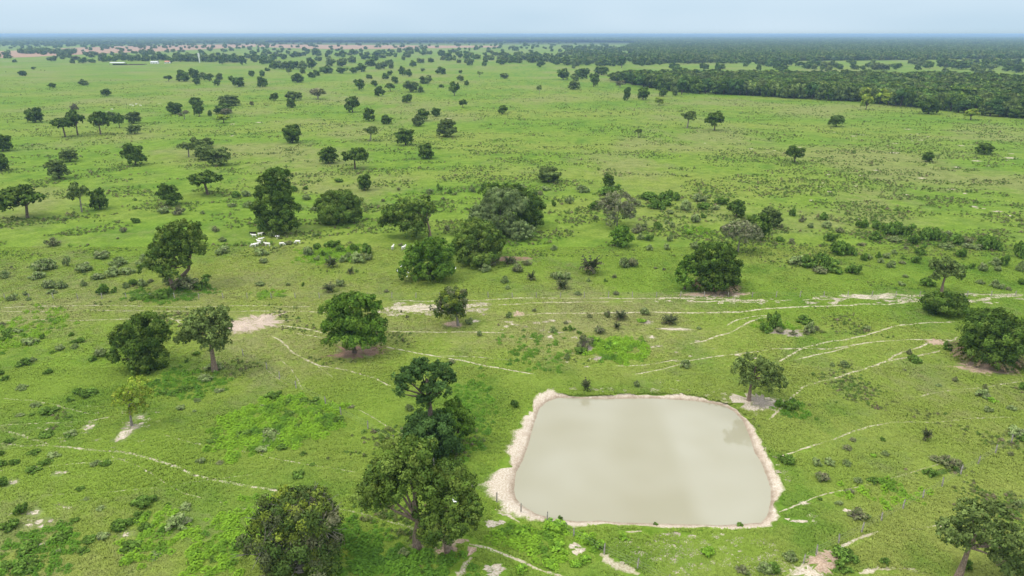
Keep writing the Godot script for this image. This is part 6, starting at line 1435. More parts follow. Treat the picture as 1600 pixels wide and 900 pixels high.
func build_trails():
	for t in TRAILS:
		var w: float = t[0] * 0.8
		var cover: float = t[1]
		var curve := Curve2D.new()
		var pts: Array = t[2]
		for k in pts.size():
			var a: Vector2 = pts[maxi(k - 1, 0)]
			var b: Vector2 = pts[mini(k + 1, pts.size() - 1)]
			curve.add_point(pts[k], (a - b) / 6.0, (b - a) / 6.0)
		var long := curve.get_baked_length()
		var s := Shape.new()
		var steps := int(long / 0.3)
		var last_on := false
		for k in steps:
			var at := k * 0.3
			var p := curve.sample_baked(at)
			var q := curve.sample_baked(at + 0.3)
			var dir := (q - p).normalized()
			var side := Vector2(-dir.y, dir.x)
			p += side * noise_mid.get_noise_2d(p.x * 1.5 + 70.0, p.y * 1.5) * w * 1.4
			var worn := noise_small.get_noise_2d(p.x * 0.7, p.y * 0.7) * 0.8 + noise_mid.get_noise_2d(p.x * 2.0 + 300.0, p.y * 2.0) * 0.9
			var here := clampf((worn + (cover - 0.5) * 1.5 + 0.3) * 2.0, 0.0, 1.0)
			if k < 3 or k > steps - 4: here *= 0.3
			if cover > 0.6: here = maxf(here, 0.32)
			var on := here > 0.05
			if on:
				var l := w * 0.5 * here * (0.75 + 0.9 * noise_small.get_noise_2d(p.x * 4.0, p.y * 4.0))
				var r := w * 0.5 * here * (0.75 + 0.9 * noise_small.get_noise_2d(p.x * 4.0 + 55.0, p.y * 4.0))
				var col := Color(.43, .40, .29).lerp(Color(.57, .53, .42), clampf(0.5 + noise_mid.get_noise_2d(p.x * 3.0, p.y * 3.0), 0, 1))
				col = col.lerp(Color(.36, .36, .18), (1.0 - here) * 0.7)
				var verge := grass_color(p.x, p.y).lerp(col, 0.18)
				var es := [-maxf(l, 0.03) * 1.3 - w * 0.15, -maxf(l, 0.03) * 0.75, maxf(r, 0.03) * 0.75, maxf(r, 0.03) * 1.3 + w * 0.15]
				for m in 4:
					s.v.append(Vector3(p.x + side.x * es[m], 0.008, p.y + side.y * es[m]))
					s.n.append(Vector3.UP)
					s.c.append(col if m in [1, 2] else verge)
				if last_on:
					for m in 3:
						var f := s.v.size() - 8 + m
						s.i.append_array([f, f + 4, f + 1, f + 1, f + 4, f + 5])
			last_on = on
		if s.i.is_empty(): continue
		var o := part("path", s.mesh(), mats.sand, self)
		tag(o, "narrow pale cattle track worn through the grass", "", "", "structure")

func ragged_disc(s: Shape, c: Vector2, r: Vector2, col: Color, sd: int, y: float):
	var spokes := 40 if r.x > 1.0 else 12
	var f := s.v.size()
	s.v.append(Vector3(c.x, y, c.y))
	s.n.append(Vector3.UP)
	s.c.append(col)
	for ring in 3:
		for k in spokes:
			var a := TAU * k / spokes
			var e := 1.0 + noise_small.get_noise_2d(cos(a) * 3.5 + sd * 7.3, sin(a) * 3.5 + sd * 1.7) * 0.8 + noise_small.get_noise_2d(cos(a) * 14.0 + sd, sin(a) * 14.0) * 0.75
			e *= [0.55, 0.88, 1.14][ring]
			var p := c + Vector2(cos(a) * r.x, sin(a) * r.y) * e
			var tone := 0.85 + 0.35 * noise_small.get_noise_2d(p.x * 2.2, p.y * 2.2)
			s.v.append(Vector3(p.x, y, p.y))
			s.n.append(Vector3.UP)
			var cc := col * tone
			if ring == 2: cc = grass_color(p.x, p.y).lerp(cc, 0.2)
			cc.a = 1.0
			s.c.append(cc)
	for k in spokes:
		var n := (k + 1) % spokes
		s.i.append_array([f, f + 1 + k, f + 1 + n])
		for ring in 2:
			var g := f + 1 + spokes * ring
			s.i.append_array([g + k, g + spokes + k, g + n, g + n, g + spokes + k, g + spokes + n])

func build_patches():
	var tone := {"sand": Color(.62, .56, .47), "pink": Color(.56, .47, .40), "pinkbank": Color(.52, .40, .31), "brown": Color(.30, .20, .15), "grey": Color(.40, .36, .31)}
	var k := 0
	for p in PATCHES:
		var s := Shape.new()
		var c: Vector2 = p[0]
		var r: Vector2 = p[1]
		var many: int = p[3]
		k += 1
		if many == 1:
			ragged_disc(s, c, r, tone[p[2]], k, 0.012 + 0.003 * (k % 3))
		else:
			for j in many * 3:
				var off := Vector2(rng.randf_range(-1, 1) * r.x, rng.randf_range(-1, 1) * r.y)
				ragged_disc(s, c + off * 0.7, r * rng.randf_range(0.2, 0.55), tone[p[2]], k * 20 + j, 0.011 + 0.002 * j)
		var o := part("ground_patch", s.mesh(), mats.sand, self)
		tag(o, {"sand": "patch of bare white sand in the grass", "pink": "large trodden patch of pinkish bare earth", "pinkbank": "bare pinkish soil worn below a tree or beside a track", "brown": "brown bare soil under a shade tree", "grey": "patch of greyish bare soil among bushes"}[p[2]], "", "", "structure")
	var s := Shape.new()
	k = 0
	for f in FLECKS:
		for j in int(f[2]):
			var c := Vector2(rng.randf_range(f[0].x, f[1].x), rng.randf_range(f[0].y, f[1].y))
			if near_pond(c.x, c.y) and shore_distance(c.x, c.y) < 1.8: continue
			k += 1
			var r: float = f[3] * rng.randf_range(0.4, 1.4)
			ragged_disc(s, c, Vector2(r * rng.randf_range(0.9, 1.9), r), Color(.60, .54, .45) * rng.randf_range(0.75, 1.1), k, 0.01 + 0.0007 * (k % 11) + absf(c.y) * 0.00002)
	var o := part("sand", s.mesh(), mats.sand, self)
	tag(o, "small flecks of bare white sand strewn over the pasture", "sand", "", "stuff")

# ---------------------------------------------------------------- trees
var proto := {}

# a tree shape of the given kind about 9 m wide and 9 m tall; detail 1 is for the middle distance, 2 for far away
func tree_shapes(kind: String, variant: int, detail: int) -> Array:
	var key := "%s%d%d" % [kind, variant, detail]
	if proto.has(key): return proto[key]
	var r := RandomNumberGenerator.new()
	r.seed = hash(key)
	var lobes := []
	var pal := {"r": "dark", "s": "dark", "t": "blue", "l": "olive", "o": "olive", "y": "yellow", "b": "bronze"}
	var low := 0.9
	var top := 8.6
	var wide := 4.2
	var many := 9
	match kind:
		"s": low = 2.3; many = 10
		"l": low = 2.8; many = 8
		"t": low = 1.5; many = 9; wide = 3.2
		"b": low = 1.2; many = 7
	var form := variant % 4
	var lean := Vector3(r.randf_range(-1, 1), 0, r.randf_range(-1, 1)) * (1.1 if form == 2 else 0.3)
	if form == 1: low += 0.8
	for k in many:
		var a := TAU * k / many * 1.6 + r.randf() * 0.9
		var f := (k + 0.5) / many
		if form == 3 and r.randf() < 0.25: continue
		var y := lerpf(low + 1.5, top - 1.8, f)
		var spread := wide * 0.66 * sqrt(maxf(0.05, 1.0 - pow(absf(f - 0.3) * 1.3, 2.0))) * r.randf_range(0.7, 1.05)
		if kind == "s" and f < 0.3: spread *= 1.15
		var q := r.randf_range(1.7, 2.4)
		if kind == "l": q *= 0.8
		if form == 1: q *= 0.85
		lobes.append([Vector3(cos(a) * spread, y, sin(a) * spread) + lean * f, Vector3(q, q * r.randf_range(0.7, 0.9), q)])
	if kind in ["r", "o"]:
		lobes.append([Vector3(0, 3.6, 0), Vector3(3.3, 3.0, 3.3)])
		for k in (2 if form in [1, 2] else 4): lobes.append([Vector3(cos(k * 1.57 + 0.4 + variant) * 2.3, 1.9, sin(k * 1.57 + 0.4 + variant) * 2.3), Vector3(1.9, 1.7, 1.9)])
	var s := Shape.new()
	var leaf := 0.42 if detail == 1 else (0.85 if detail == 2 else 0.55)
	var cover := 0.95 if detail == 1 else 0.85
	if kind in ["l", "b"]: cover *= 0.55
	if form == 1: cover *= 0.75
	leaves(s, lobes, leaf, cover, palette(pal[kind]), hash(key) % 100000, 0.42)
	var t := Shape.new()
	var join := Vector3(r.randf_range(-.3, .3), low + 0.9, r.randf_range(-.3, .3))
	tube(t, [Vector3(0, -0.15, 0), Vector3(0.05, 0.5, 0), join], [0.42, 0.3, 0.24], 7 if detail == 1 else 5)
	if detail == 1:
		limbs(t, join, lobes, 0.2, 5, 0.85)
		if kind == "b": twigs(t, lobes, 6, 9)
	else:
		limbs(t, join, lobes.slice(0, 4), 0.22, 5, 0.7)
	proto[key] = [t.mesh(), s.mesh(), mats.grey_wood if kind in ["b", "l"] else mats.bark]
	return proto[key]

func place_tree(kind: String, at: Vector3, wide: float, tall: float, variant: int, detail: int, turn: float, called: String, label: String, group: String) -> Node3D:
	var m := tree_shapes(kind, variant, detail)
	var o := thing(called, at, label, "tree", group)
	part("trunk", m[0], m[2], o)
	part("crown", m[1], mats.leaf, o)
	o.rotation.y = turn
	var bound: AABB = m[1].get_aabb()
	var across := (bound.size.x + bound.size.z) * 0.48
	o.scale = Vector3(wide / across, tall / bound.end.y, wide / across)
	return o

func build_scattered_trees():
	var names := {"r": "round_tree", "s": "spreading_tree", "t": "tall_tree", "l": "slender_tree", "o": "olive_tree", "y": "yellowish_tree", "b": "bare_tree"}
	for k in TREES.size():
		var t: Array = TREES[k]
		var detail := 1 if t[1] > -640.0 else 2
		place_tree(t[4], Vector3(t[0], 0, t[1]), t[2], t[3], k % 8, detail, k * 2.39996, names[t[4]], TREE_LABELS[t[5]], "look-alikes, " + TREE_LABELS[t[5]])

func build_large_trees():
	var sd := 100
	for h in LARGE:
		sd += 17
		var kind: String = h[2]
		var lobes := []
		for l in h[4]: lobes.append([Vector3(l[0], l[1], l[2]), Vector3(l[3], l[4], l[5])])
		var o := thing(h[0], Vector3(h[1].x, 0, h[1].y), h[3], "tree")
		var s := Shape.new()
		var thin: bool = kind in ["yellow", "grey"]
		leaves(s, lobes, 0.2 if h[1].y > -115.0 else (0.24 if h[1].y > -160.0 else 0.3), 0.38 if kind == "yellow" else 0.5 if h[0] == "pond_tree" else (0.6 if thin else (0.75 if kind in ["mixed", "olive"] else 0.95)), palette(kind), sd, 0.36)
		part("crown", s.mesh(), mats.leaf, o)
		var trunks: Array = h[5]
		var low := 1e9
		var mid := Vector3.ZERO
		for l in lobes:
			mid += l[0] / lobes.size()
			low = minf(low, l[0].y - l[1].y * 0.6)
		if trunks.is_empty():
			var foot := Vector3(mid.x * 0.3, -0.1, mid.z * 0.3)
			trunks = [[foot, foot.lerp(mid, 0.25), foot.lerp(mid, 0.55)]]
		for t in trunks:
			var ts := Shape.new()
			var girth: float = clampf(mid.y * 0.055, 0.12, 0.48)
			if thin: girth *= 0.6
			var pts: Array = t
			var radii := []
			for k in pts.size(): radii.append(girth * lerpf(1.0, 0.5, float(k) / (pts.size() - 1)))
			radii[0] *= 1.45
			tube(ts, pts, radii, 9)
			var here := []
			for l in lobes:
				var mine := true
				for other in trunks:
					if (other[other.size() - 1] - l[0]).length() < (pts[pts.size() - 1] - l[0]).length() - 0.01: mine = false
				if mine: here.append(l)
			limbs(ts, pts[pts.size() - 2], here, girth * 0.5, sd, 0.9)
			if kind in ["grey", "mixed"]: twigs(ts, here, 7, sd, 0.045)
			part("trunk", ts.mesh(), bark_for(kind), o)
		if h[0] in ["palm_bound_tree", "dark_mass_tree"]:
			var fs := Shape.new()
			var r := RandomNumberGenerator.new()
			r.seed = sd
			var reach := 0.0
			for l in lobes: reach = maxf(reach, absf(l[0].x) + l[3 - 2].x)
			for k in 130:
				var a := r.randf() * TAU
				var c := Vector3(cos(a), 0, sin(a)) * reach * r.randf_range(0.55, 0.82)
				var tan := Color(.20, .145, .095).lerp(Color(.10, .11, .04), r.randf())
				frond(fs, c + Vector3(0, r.randf_range(0.8, 2.2), 0), Vector3(cos(a) * 1.0, r.randf_range(-0.2, 0.5), sin(a)), r.randf_range(1.3, 2.2), tan, r)
			var fr := part("palm_fronds", fs.mesh(), mats.leaf, o)
			fr.set_meta("label", "tan and green palm fronds hanging to the ground")

func frond(s: Shape, from: Vector3, dir: Vector3, long: float, col: Color, r: RandomNumberGenerator):
	var d := dir.normalized()
	var side := d.cross(Vector3.UP).normalized()
	var p := from
	var steps := 4
	for k in steps:
		var nx := p + d * long / steps
		if nx.y < 0.04: nx.y = 0.04
		var w := long * 0.16 * (1.0 - absf(k + 0.5 - steps * 0.5) / steps)
		for e in [-1.0, 1.0]:
			var tip: Vector3 = nx + side * e * w * 1.6 - Vector3(0, w * 0.5, 0)
			var n: Vector3 = (nx - p).cross(tip - p).normalized()
			if n.y < 0: n = -n
			var f := s.v.size()
			s.v.append(p); s.v.append(nx); s.v.append(tip)
			for j in 3:
				s.n.append(n)
				s.c.append(col * r.randf_range(0.85, 1.15))
			s.i.append_array([f, f + 1, f + 2] if e > 0 else [f, f + 2, f + 1])
		p = nx
		d = (d - Vector3(0, 0.28, 0)).normalized()

# ---------------------------------------------------------------- far woods and scattered far trees
func scatter(called: String, label: String, category: String, places: Array, fine := 2):
	# places: [position, width, height, turn, tint]; three shapes share them
	var o := Node3D.new()
	o.name = numbered(called)
	add_child(o)
	tag(o, label, category, "", "stuff")
	for k in 3:
		var mine := []
		for j in range(k, places.size(), 3): mine.append(places[j])
		var shapes := tree_shapes(["r", "r", "o"][k], 10 + k, fine)
		var mesh := ArrayMesh.new()
		mesh.add_surface_from_arrays(Mesh.PRIMITIVE_TRIANGLES, shapes[1].surface_get_arrays(0))
		mesh.surface_set_material(0, mats.leaf)
		mesh.add_surface_from_arrays(Mesh.PRIMITIVE_TRIANGLES, shapes[0].surface_get_arrays(0))
		mesh.surface_set_material(1, mats.bark)
		spread(o, "trees", mesh, null, mine)

func spread(parent: Node, called: String, mesh: Mesh, m: Material, places: Array) -> MultiMeshInstance3D:
	var mm := MultiMesh.new()
	mm.transform_format = MultiMesh.TRANSFORM_3D
	mm.use_colors = true
	mm.mesh = mesh
	mm.instance_count = places.size()
	var buf := PackedFloat32Array()
	buf.resize(places.size() * 16)
	var o := 0
	for p in places:
		var at: Vector3 = p[0]
		var w: float = p[1]
		var h: float = p[2]
		var c := cos(p[3]) * w
		var s := sin(p[3]) * w
		var t: Color = p[4]
		buf[o] = c; buf[o + 2] = s; buf[o + 3] = at.x
		buf[o + 5] = h; buf[o + 7] = at.y
		buf[o + 8] = -s; buf[o + 10] = c; buf[o + 11] = at.z
		buf[o + 12] = t.r; buf[o + 13] = t.g; buf[o + 14] = t.b; buf[o + 15] = 1.0
		o += 16
	mm.buffer = buf
	var n := MultiMeshInstance3D.new()
	n.name = numbered(called) if parent == self else called
	n.multimesh = mm
	if m: n.material_override = m
	parent.add_child(n, true)
	return n

func sample_poly(poly: Array, count: int, even_depth: bool) -> Array:
	var pv := PackedVector2Array(poly)
	var lo := pv[0]
	var hi := pv[0]
	for p in pv:
		lo = lo.min(p)
		hi = hi.max(p)
	var out := []
	var tries := 0
	while out.size() < count and tries < count * 30:
		tries += 1
		var z := rng.randf_range(lo.y, hi.y)
		if even_depth: z = -exp(rng.randf_range(log(-hi.y), log(-lo.y)))
		var p := Vector2(rng.randf_range(lo.x, hi.x), z)
		if Geometry2D.is_point_in_polygon(p, pv): out.append(p)
	return out

func tint() -> Color:
	var k := rng.randf_range(0.8, 1.35)
	return Color(k * rng.randf_range(0.92, 1.12), k, k * rng.randf_range(0.85, 1.15))

func build_far_woods():
	var a := []
	for p in sample_poly(WOOD, 1700, false):
		var w := rng.randf_range(12.0, 25.0)
		var c := tint() * rng.randf_range(0.8, 1.1)
		a.append([Vector3(p.x, 0, p.y), w / 8.8, rng.randf_range(6.5, 14.5) / 8.4, rng.randf() * TAU, c])
	scatter("forest", "dense green wood bordering the pasture, its inner trees", "forest", a, 3)
	var b := []
	for p in sample_poly(FAR_WOOD, 21000, true):
		var clear := noise_big.get_noise_2d(p.x * 0.25, p.y * 0.25)
		if clear > 0.34: continue
		b.append([Vector3(p.x, 0, p.y), rng.randf_range(11.0, 19.0) / 8.8, rng.randf_range(9.0, 15.0) / 8.4, rng.randf() * TAU, tint()])
	scatter("forest", "wide savanna forest stretching behind the clearing to the horizon", "forest", b)
	var c := []
	for q in FAR_SCATTER:
		for p in sample_poly(q[0], q[1], true):
			if noise_big.get_noise_2d(p.x * 0.5 + 500.0, p.y * 0.5) < q[2]: continue
			c.append([Vector3(p.x, 0, p.y), rng.randf_range(9.0, 22.0) / 8.8, rng.randf_range(8.0, 15.0) / 8.4, rng.randf() * TAU, tint()])
	scatter("far_trees", "many small far-off trees dotted over the distant fields", "trees", c)
	var d := []
	for p in sample_poly(CANOPY, 16000, true):
		d.append([Vector3(p.x, 0, p.y), rng.randf_range(22.0, 46.0) / 8.8, rng.randf_range(10.0, 17.0) / 8.4, rng.randf() * TAU, tint()])
	scatter("forest", "blue-hazed forest belt along the whole horizon", "forest", d)
	# the closed canopy of the horizon forest
	var s := Shape.new()
	var xs := []
	var x := -26000.0
	while x <= 26000.0:
		xs.append(x)
		x += 160.0
	var zs := []
	var z := 5200.0
	while z < 25500.0:
		zs.append(-z)
		z *= 1.02
	for j in zs.size():
		for i in xs.size():
			var n := noise_mid.get_noise_2d(xs[i], zs[j])
			var n2 := noise_big.get_noise_2d(xs[i] * 0.06, zs[j] * 0.06)
			var y := 7.0 + n * 3.0 + n2 * 4.0 + 46.0 * smoothstep(13000.0, 25000.0, -zs[j])
			if j == 0: y = -0.5
			s.v.append(Vector3(xs[i], y, zs[j]))
			s.n.append(Vector3.UP)
			var col := Color(.058, .088, .04) * (1.0 + n * 0.6 + n2 * 0.5)
			col.a = 1.0
			s.c.append(col)
	var w := xs.size()
	for j in zs.size() - 1:
		for i in w - 1:
			var q := j * w + i
			s.i.append_array([q, q + 1, q + w, q + 1, q + w + 1, q + w])
	var o := part("forest_canopy", s.mesh(), mats.grass, self)
	tag(o, "closed blue-green forest canopy at the horizon", "forest", "", "stuff")

# ---------------------------------------------------------------- shrubs
func shrub_mesh(kind: String, variant: int) -> Mesh:
	var key := "shrub%s%d" % [kind, variant]
	if proto.has(key): return proto[key]
	var r := RandomNumberGenerator.new()
	r.seed = hash(key)
	var s := Shape.new()
	# 2.4 m wide, 1.6 m tall
	if kind == "f":
		for k in 46:
			var a := r.randf() * TAU
			var up := r.randf_range(0.25, 2.2)
			var c := Color(.062, .082, .034).lerp(Color(.16, .125, .085), r.randf() if up < 0.8 else r.randf() * 0.3)
			frond(s, Vector3(cos(a) * 0.25, r.randf_range(0.15, 0.6), sin(a) * 0.25), Vector3(cos(a), up, sin(a)), r.randf_range(1.0, 1.6), c, r)
		for k in 60:
			var d := rand_dir(r)
			d.y = absf(d.y)
			leaf_quad(s, Vector3(d.x * 0.7, 0.1 + d.y * 0.9, d.z * 0.7), d, d, 0.2, 0.3, Color(.06, .08, .03) * r.randf_range(0.8, 1.3), r)
	else:
		var lobes := []
		var many := 8
		for k in many:
			var a := TAU * k / many + r.randf()
			var d := r.randf_range(0.3, 0.95)
			var q := r.randf_range(0.25, 0.6)
			lobes.append([Vector3(cos(a) * d, q * r.randf_range(0.5, 1.3), sin(a) * d), Vector3(q, q * 0.85, q)])
		lobes.append([Vector3(r.randf_range(-.35, .35), r.randf_range(0.55, 0.85), r.randf_range(-.35, .35)), Vector3(0.6, 0.6, 0.6)])
		var pal: String = {"g": "shrub", "p": "pale", "k": "bronze", "h": "lime"}[kind]
		var cols := palette(pal)
		if kind == "g": cols = [Color(.092, .162, .028), Color(.126, .202, .037), Color(.070, .126, .023)]
		if kind == "k": cols = [Color(.148, .165, .070), Color(.112, .155, .048), Color(.195, .185, .105)]
		leaves(s, lobes, 0.13, {"g": 1.0, "p": 0.8, "k": 0.5, "h": 0.9}[kind], cols, hash(key) % 9999, 0.5)
		if kind in ["k", "p"]:
			for k in (26 if kind == "k" else 8):
				var d := rand_dir(r)
				d.y = absf(d.y) * 0.8 + 0.3
				tube(s, [Vector3(0, 0, 0), d * Vector3(0.7, 0.8, 0.7) + rand_dir(r) * 0.1, d * Vector3(1.2, 1.25, 1.2)], [0.03, 0.022, 0.008], 4, Color(.26, .225, .185))
		else:
			for k in 4:
				var d := rand_dir(r)
				d.y = absf(d.y) + 0.4
				tube(s, [Vector3.ZERO, d * 0.7], [0.04, 0.02], 4, Color(.12, .09, .06))
	proto[key] = s.mesh()
	return proto[key]

func build_shrubs():
	var names := {"g": "leafy_shrub", "p": "grey_shrub", "k": "dry_shrub", "f": "palm_clump", "h": "herb_clump"}
	var cats := {"g": "shrub", "p": "shrub", "k": "shrub", "f": "palm", "h": "herb"}
	for k in SHRUBS.size():
		var t: Array = SHRUBS[k]
		var o := part(names[t[4]], shrub_mesh(t[4], k % 4), mats.leaf, self)
		o.position = Vector3(t[0], height_by_shore(shore_distance(t[0], t[1])) if near_pond(t[0], t[1]) else 0.0, t[1])
		o.rotation.y = k * 2.39996
		var bound := o.mesh.get_aabb()
		var across := (bound.size.x + bound.size.z) * 0.48
		o.scale = Vector3(t[2] / across, t[3] / bound.end.y, t[2] / across)
		tag(o, SHRUB_LABELS[t[5]], cats[t[4]], "look-alikes, " + SHRUB_LABELS[t[5]])

# ---------------------------------------------------------------- grass, weeds, herbs
func blade_tuft(sd: int, blades: int, wide: float, tall: float) -> Mesh:
	var r := RandomNumberGenerator.new()
	r.seed = sd
	var s := Shape.new()
	for k in blades:
		var a := r.randf() * TAU
		var d := Vector3(cos(a), 0, sin(a))
		var p := Vector3(r.randf_range(-1, 1), 0, r.randf_range(-1, 1)) * wide * 0.4
		var side := d.cross(Vector3.UP) * wide * 0.11
		var h := tall * r.randf_range(0.6, 1.1)
		var tip := p + d * wide * r.randf_range(0.15, 0.5) + Vector3(0, h, 0)
		var f := s.v.size()
		s.v.append(p - side); s.v.append(p + side); s.v.append(tip)
		var n := (Vector3.UP * 1.6 + rand_dir(r) * 0.5).normalized()
		var c := Color(1, 1, 1) * r.randf_range(0.8, 1.2)
		for j in 3:
			s.n.append(n)
			s.c.append(c)
		s.i.append_array([f, f + 2, f + 1])
	return s.mesh()

func weed_mesh(sd: int, leaf: float, count: int, flat: float) -> Mesh:
	var r := RandomNumberGenerator.new()
	r.seed = sd
	var s := Shape.new()
	for k in count:
		var d := rand_dir(r)
		d.y = absf(d.y)
		var q := sqrt(r.randf()) * 0.5
		var p := Vector3(d.x * q, (0.06 + d.y * flat * (1.0 - q)) , d.z * q)
		leaf_quad(s, p, (d + Vector3(0, 0.6, 0)).normalized(), (d + Vector3(0, 0.5, 0)).normalized(), leaf * r.randf_range(0.6, 1.2), 0.55, Color(1, 1, 1) * r.randf_range(0.75, 1.25), r)
	return s.mesh()

func build_ground_cover():
	# grass tufts over the near pasture, thinning out with distance
	var places := [[], []]
	var tries := 0
	while tries < 300000:
		tries += 1
		var d := sqrt(rng.randf_range(58.0 * 58.0, 200.0 * 200.0)) if rng.randf() < 0.55 else rng.randf_range(58.0, 120.0)
		var x := rng.randf_range(-1.0, 1.0) * (d * 0.74 + 12.0)
		var b := bare_at(x, -d)
		if b > 0 and rng.randf() * 255.0 < b: continue
		if near_pond(x, -d) and bare_at(x, -d) > 0: continue
		var col := grass_color(x, -d) * rng.randf_range(0.9, 1.14)
		var h := rng.randf_range(0.5, 1.2) * (1.0 + noise_mid.get_noise_2d(x + 40.0, -d) * 0.7)
		places[tries % 2].append([Vector3(x, 0, -d), rng.randf_range(0.7, 1.5), maxf(h, 0.25), rng.randf() * TAU, col])
	var grass := Node3D.new()
	grass.name = "grass"
	add_child(grass)
	tag(grass, "short green pasture grass in uneven tufts", "grass", "", "stuff")
	spread(grass, "tufts", blade_tuft(3, 9, 0.5, 0.2), mats.grass, places[0])
	spread(grass, "tufts", blade_tuft(9, 7, 0.6, 0.15), mats.grass, places[1])
	print("grass tufts ", places[0].size() + places[1].size())
	# dark low weeds all over the pasture, in drifts
	var weeds := [[], []]
	tries = 0
	while tries < 240000:
		tries += 1
		var d := exp(rng.randf_range(log(60.0), log(1000.0)))
		var x := rng.randf_range(-1.0, 1.0) * (d * 0.76 + 10.0)
		var n := noise_mid.get_noise_2d(x * 0.6, -d * 0.9) * 1.5 + noise_big.get_noise_2d(x + 50.0, -d) * 0.8
		var right := clampf(x / (d * 0.6), -1.0, 1.0)
		if n + (right * 0.16 if d > 190.0 else 0.0) + rng.randf_range(-0.55, 0.12) < (-0.06 if d > 190.0 else 0.68): continue
		if bare_at(x, -d) > 60: continue
		var w := rng.randf_range(0.35, 1.0) * (0.8 if d < 200.0 else 1.2)
		if rng.randf() < 0.05: w *= 1.8
		var kind := rng.randf()
		var col := Color(.095, .158, .030)
		if kind > 0.5: col = Color(.125, .150, .048)
		if kind > 0.88: col = Color(.175, .150, .085)
		weeds[tries % 2].append([Vector3(x, 0, -d), w, w * rng.randf_range(0.6, 1.3), rng.randf() * TAU, col * rng.randf_range(0.8, 1.3)])
	var wo := Node3D.new()
	wo.name = "weeds"
	add_child(wo)
	tag(wo, "low dark weeds dotted in drifts over the pasture", "weeds", "", "stuff")
	spread(wo, "low_weeds", weed_mesh(4, 0.17, 34, 0.75), mats.leaf, weeds[0])
	spread(wo, "low_weeds", weed_mesh(6, 0.2, 26, 0.5), mats.leaf, weeds[1])
	print("weeds ", weeds[0].size() + weeds[1].size())
	# lush broad-leaved herbs in patches
	var herbs := []
	for h in HERBS:
		var c: Vector2 = h[0]
		var r: Vector2 = h[1]
		for k in int(PI * r.x * r.y * h[2] * 4.0):
			var a := rng.randf() * TAU
			var e := sqrt(rng.randf())
			e *= 1.0 + noise_small.get_noise_2d(cos(a) * 5.0 + c.x, sin(a) * 5.0 + c.y) * 0.7
			var p := c + Vector2(cos(a) * r.x, sin(a) * r.y) * e
			if bare_at(p.x, p.y) > 100: continue
			if noise_small.get_noise_2d(p.x * 0.9, p.y * 0.9) < -0.3: continue
			var col := Color(.200, .350, .030) if h[3] == 0 else Color(.115, .235, .026)
			col = col.lerp(Color(.085, .18, .026), clampf(noise_mid.get_noise_2d(p.x * 3.0, p.y * 3.0) * 1.6, 0, 0.9))
			var w := rng.randf_range(0.7, 1.5)
			herbs.append([Vector3(p.x, 0, p.y), w, w * rng.randf_range(0.35, 0.85), rng.randf() * TAU, col * rng.randf_range(0.85, 1.2)])
	var ho := spread(self, "undergrowth", weed_mesh(15, 0.14, 60, 0.75), mats.leaf, herbs)
	tag(ho, "lush bright green broad-leaved herbs in dense patches", "herbs", "", "stuff")
	print("herbs ", herbs.size())

# ---------------------------------------------------------------- fences
func fence(called: String, pts: Array, label: String, seen: int):
	var r := RandomNumberGenerator.new()
	r.seed = seen
	var o := thing(called, Vector3(pts[0].x, 0, pts[0].y), label, "fence")
	var post := []
	for v in 3:
		var s := Shape.new()
		tube(s, [Vector3(0, -0.3, 0), Vector3(0.015, 0.7, 0.01), Vector3(-0.02 * v, 1.45, 0.02)], [0.105, 0.095, 0.08], 8)
		post.append(s.mesh())
	var tops := []
	for p in pts:
		var m := part("post", post[r.randi() % 3], mats.post_wood, o)
		m.position = Vector3(p.x - pts[0].x, 0, p.y - pts[0].y)
		m.rotation = Vector3(r.randf_range(-.06, .06), r.randf() * TAU, r.randf_range(-.06, .06))
		m.scale.y = r.randf_range(0.9, 1.12)
		tops.append(m.position)
	for y in [0.45, 0.85, 1.25]:
		var s := Shape.new()
		var line := []
		var radii := []
		for k in tops.size():
			line.append(tops[k] + Vector3(0, y, 0))
			radii.append(0.006)
			if k < tops.size() - 1:
				line.append((tops[k] + tops[k + 1]) * 0.5 + Vector3(0, y - 0.03, 0))
				radii.append(0.006)
		tube(s, line, radii, 4)
		part("wire", s.mesh(), mats.wire, o)

func build_fences():
	fence("wire_fence", FENCE_A, "long wire fence on pale posts beside the sandy track", 1)
	fence("wire_fence", FENCE_B, "wire fence on weathered posts running past the shade tree to the pond", 2)
	fence("wire_fence", FENCE_C, "wire fence on weathered posts crossing the grass beside the lone corner tree", 3)

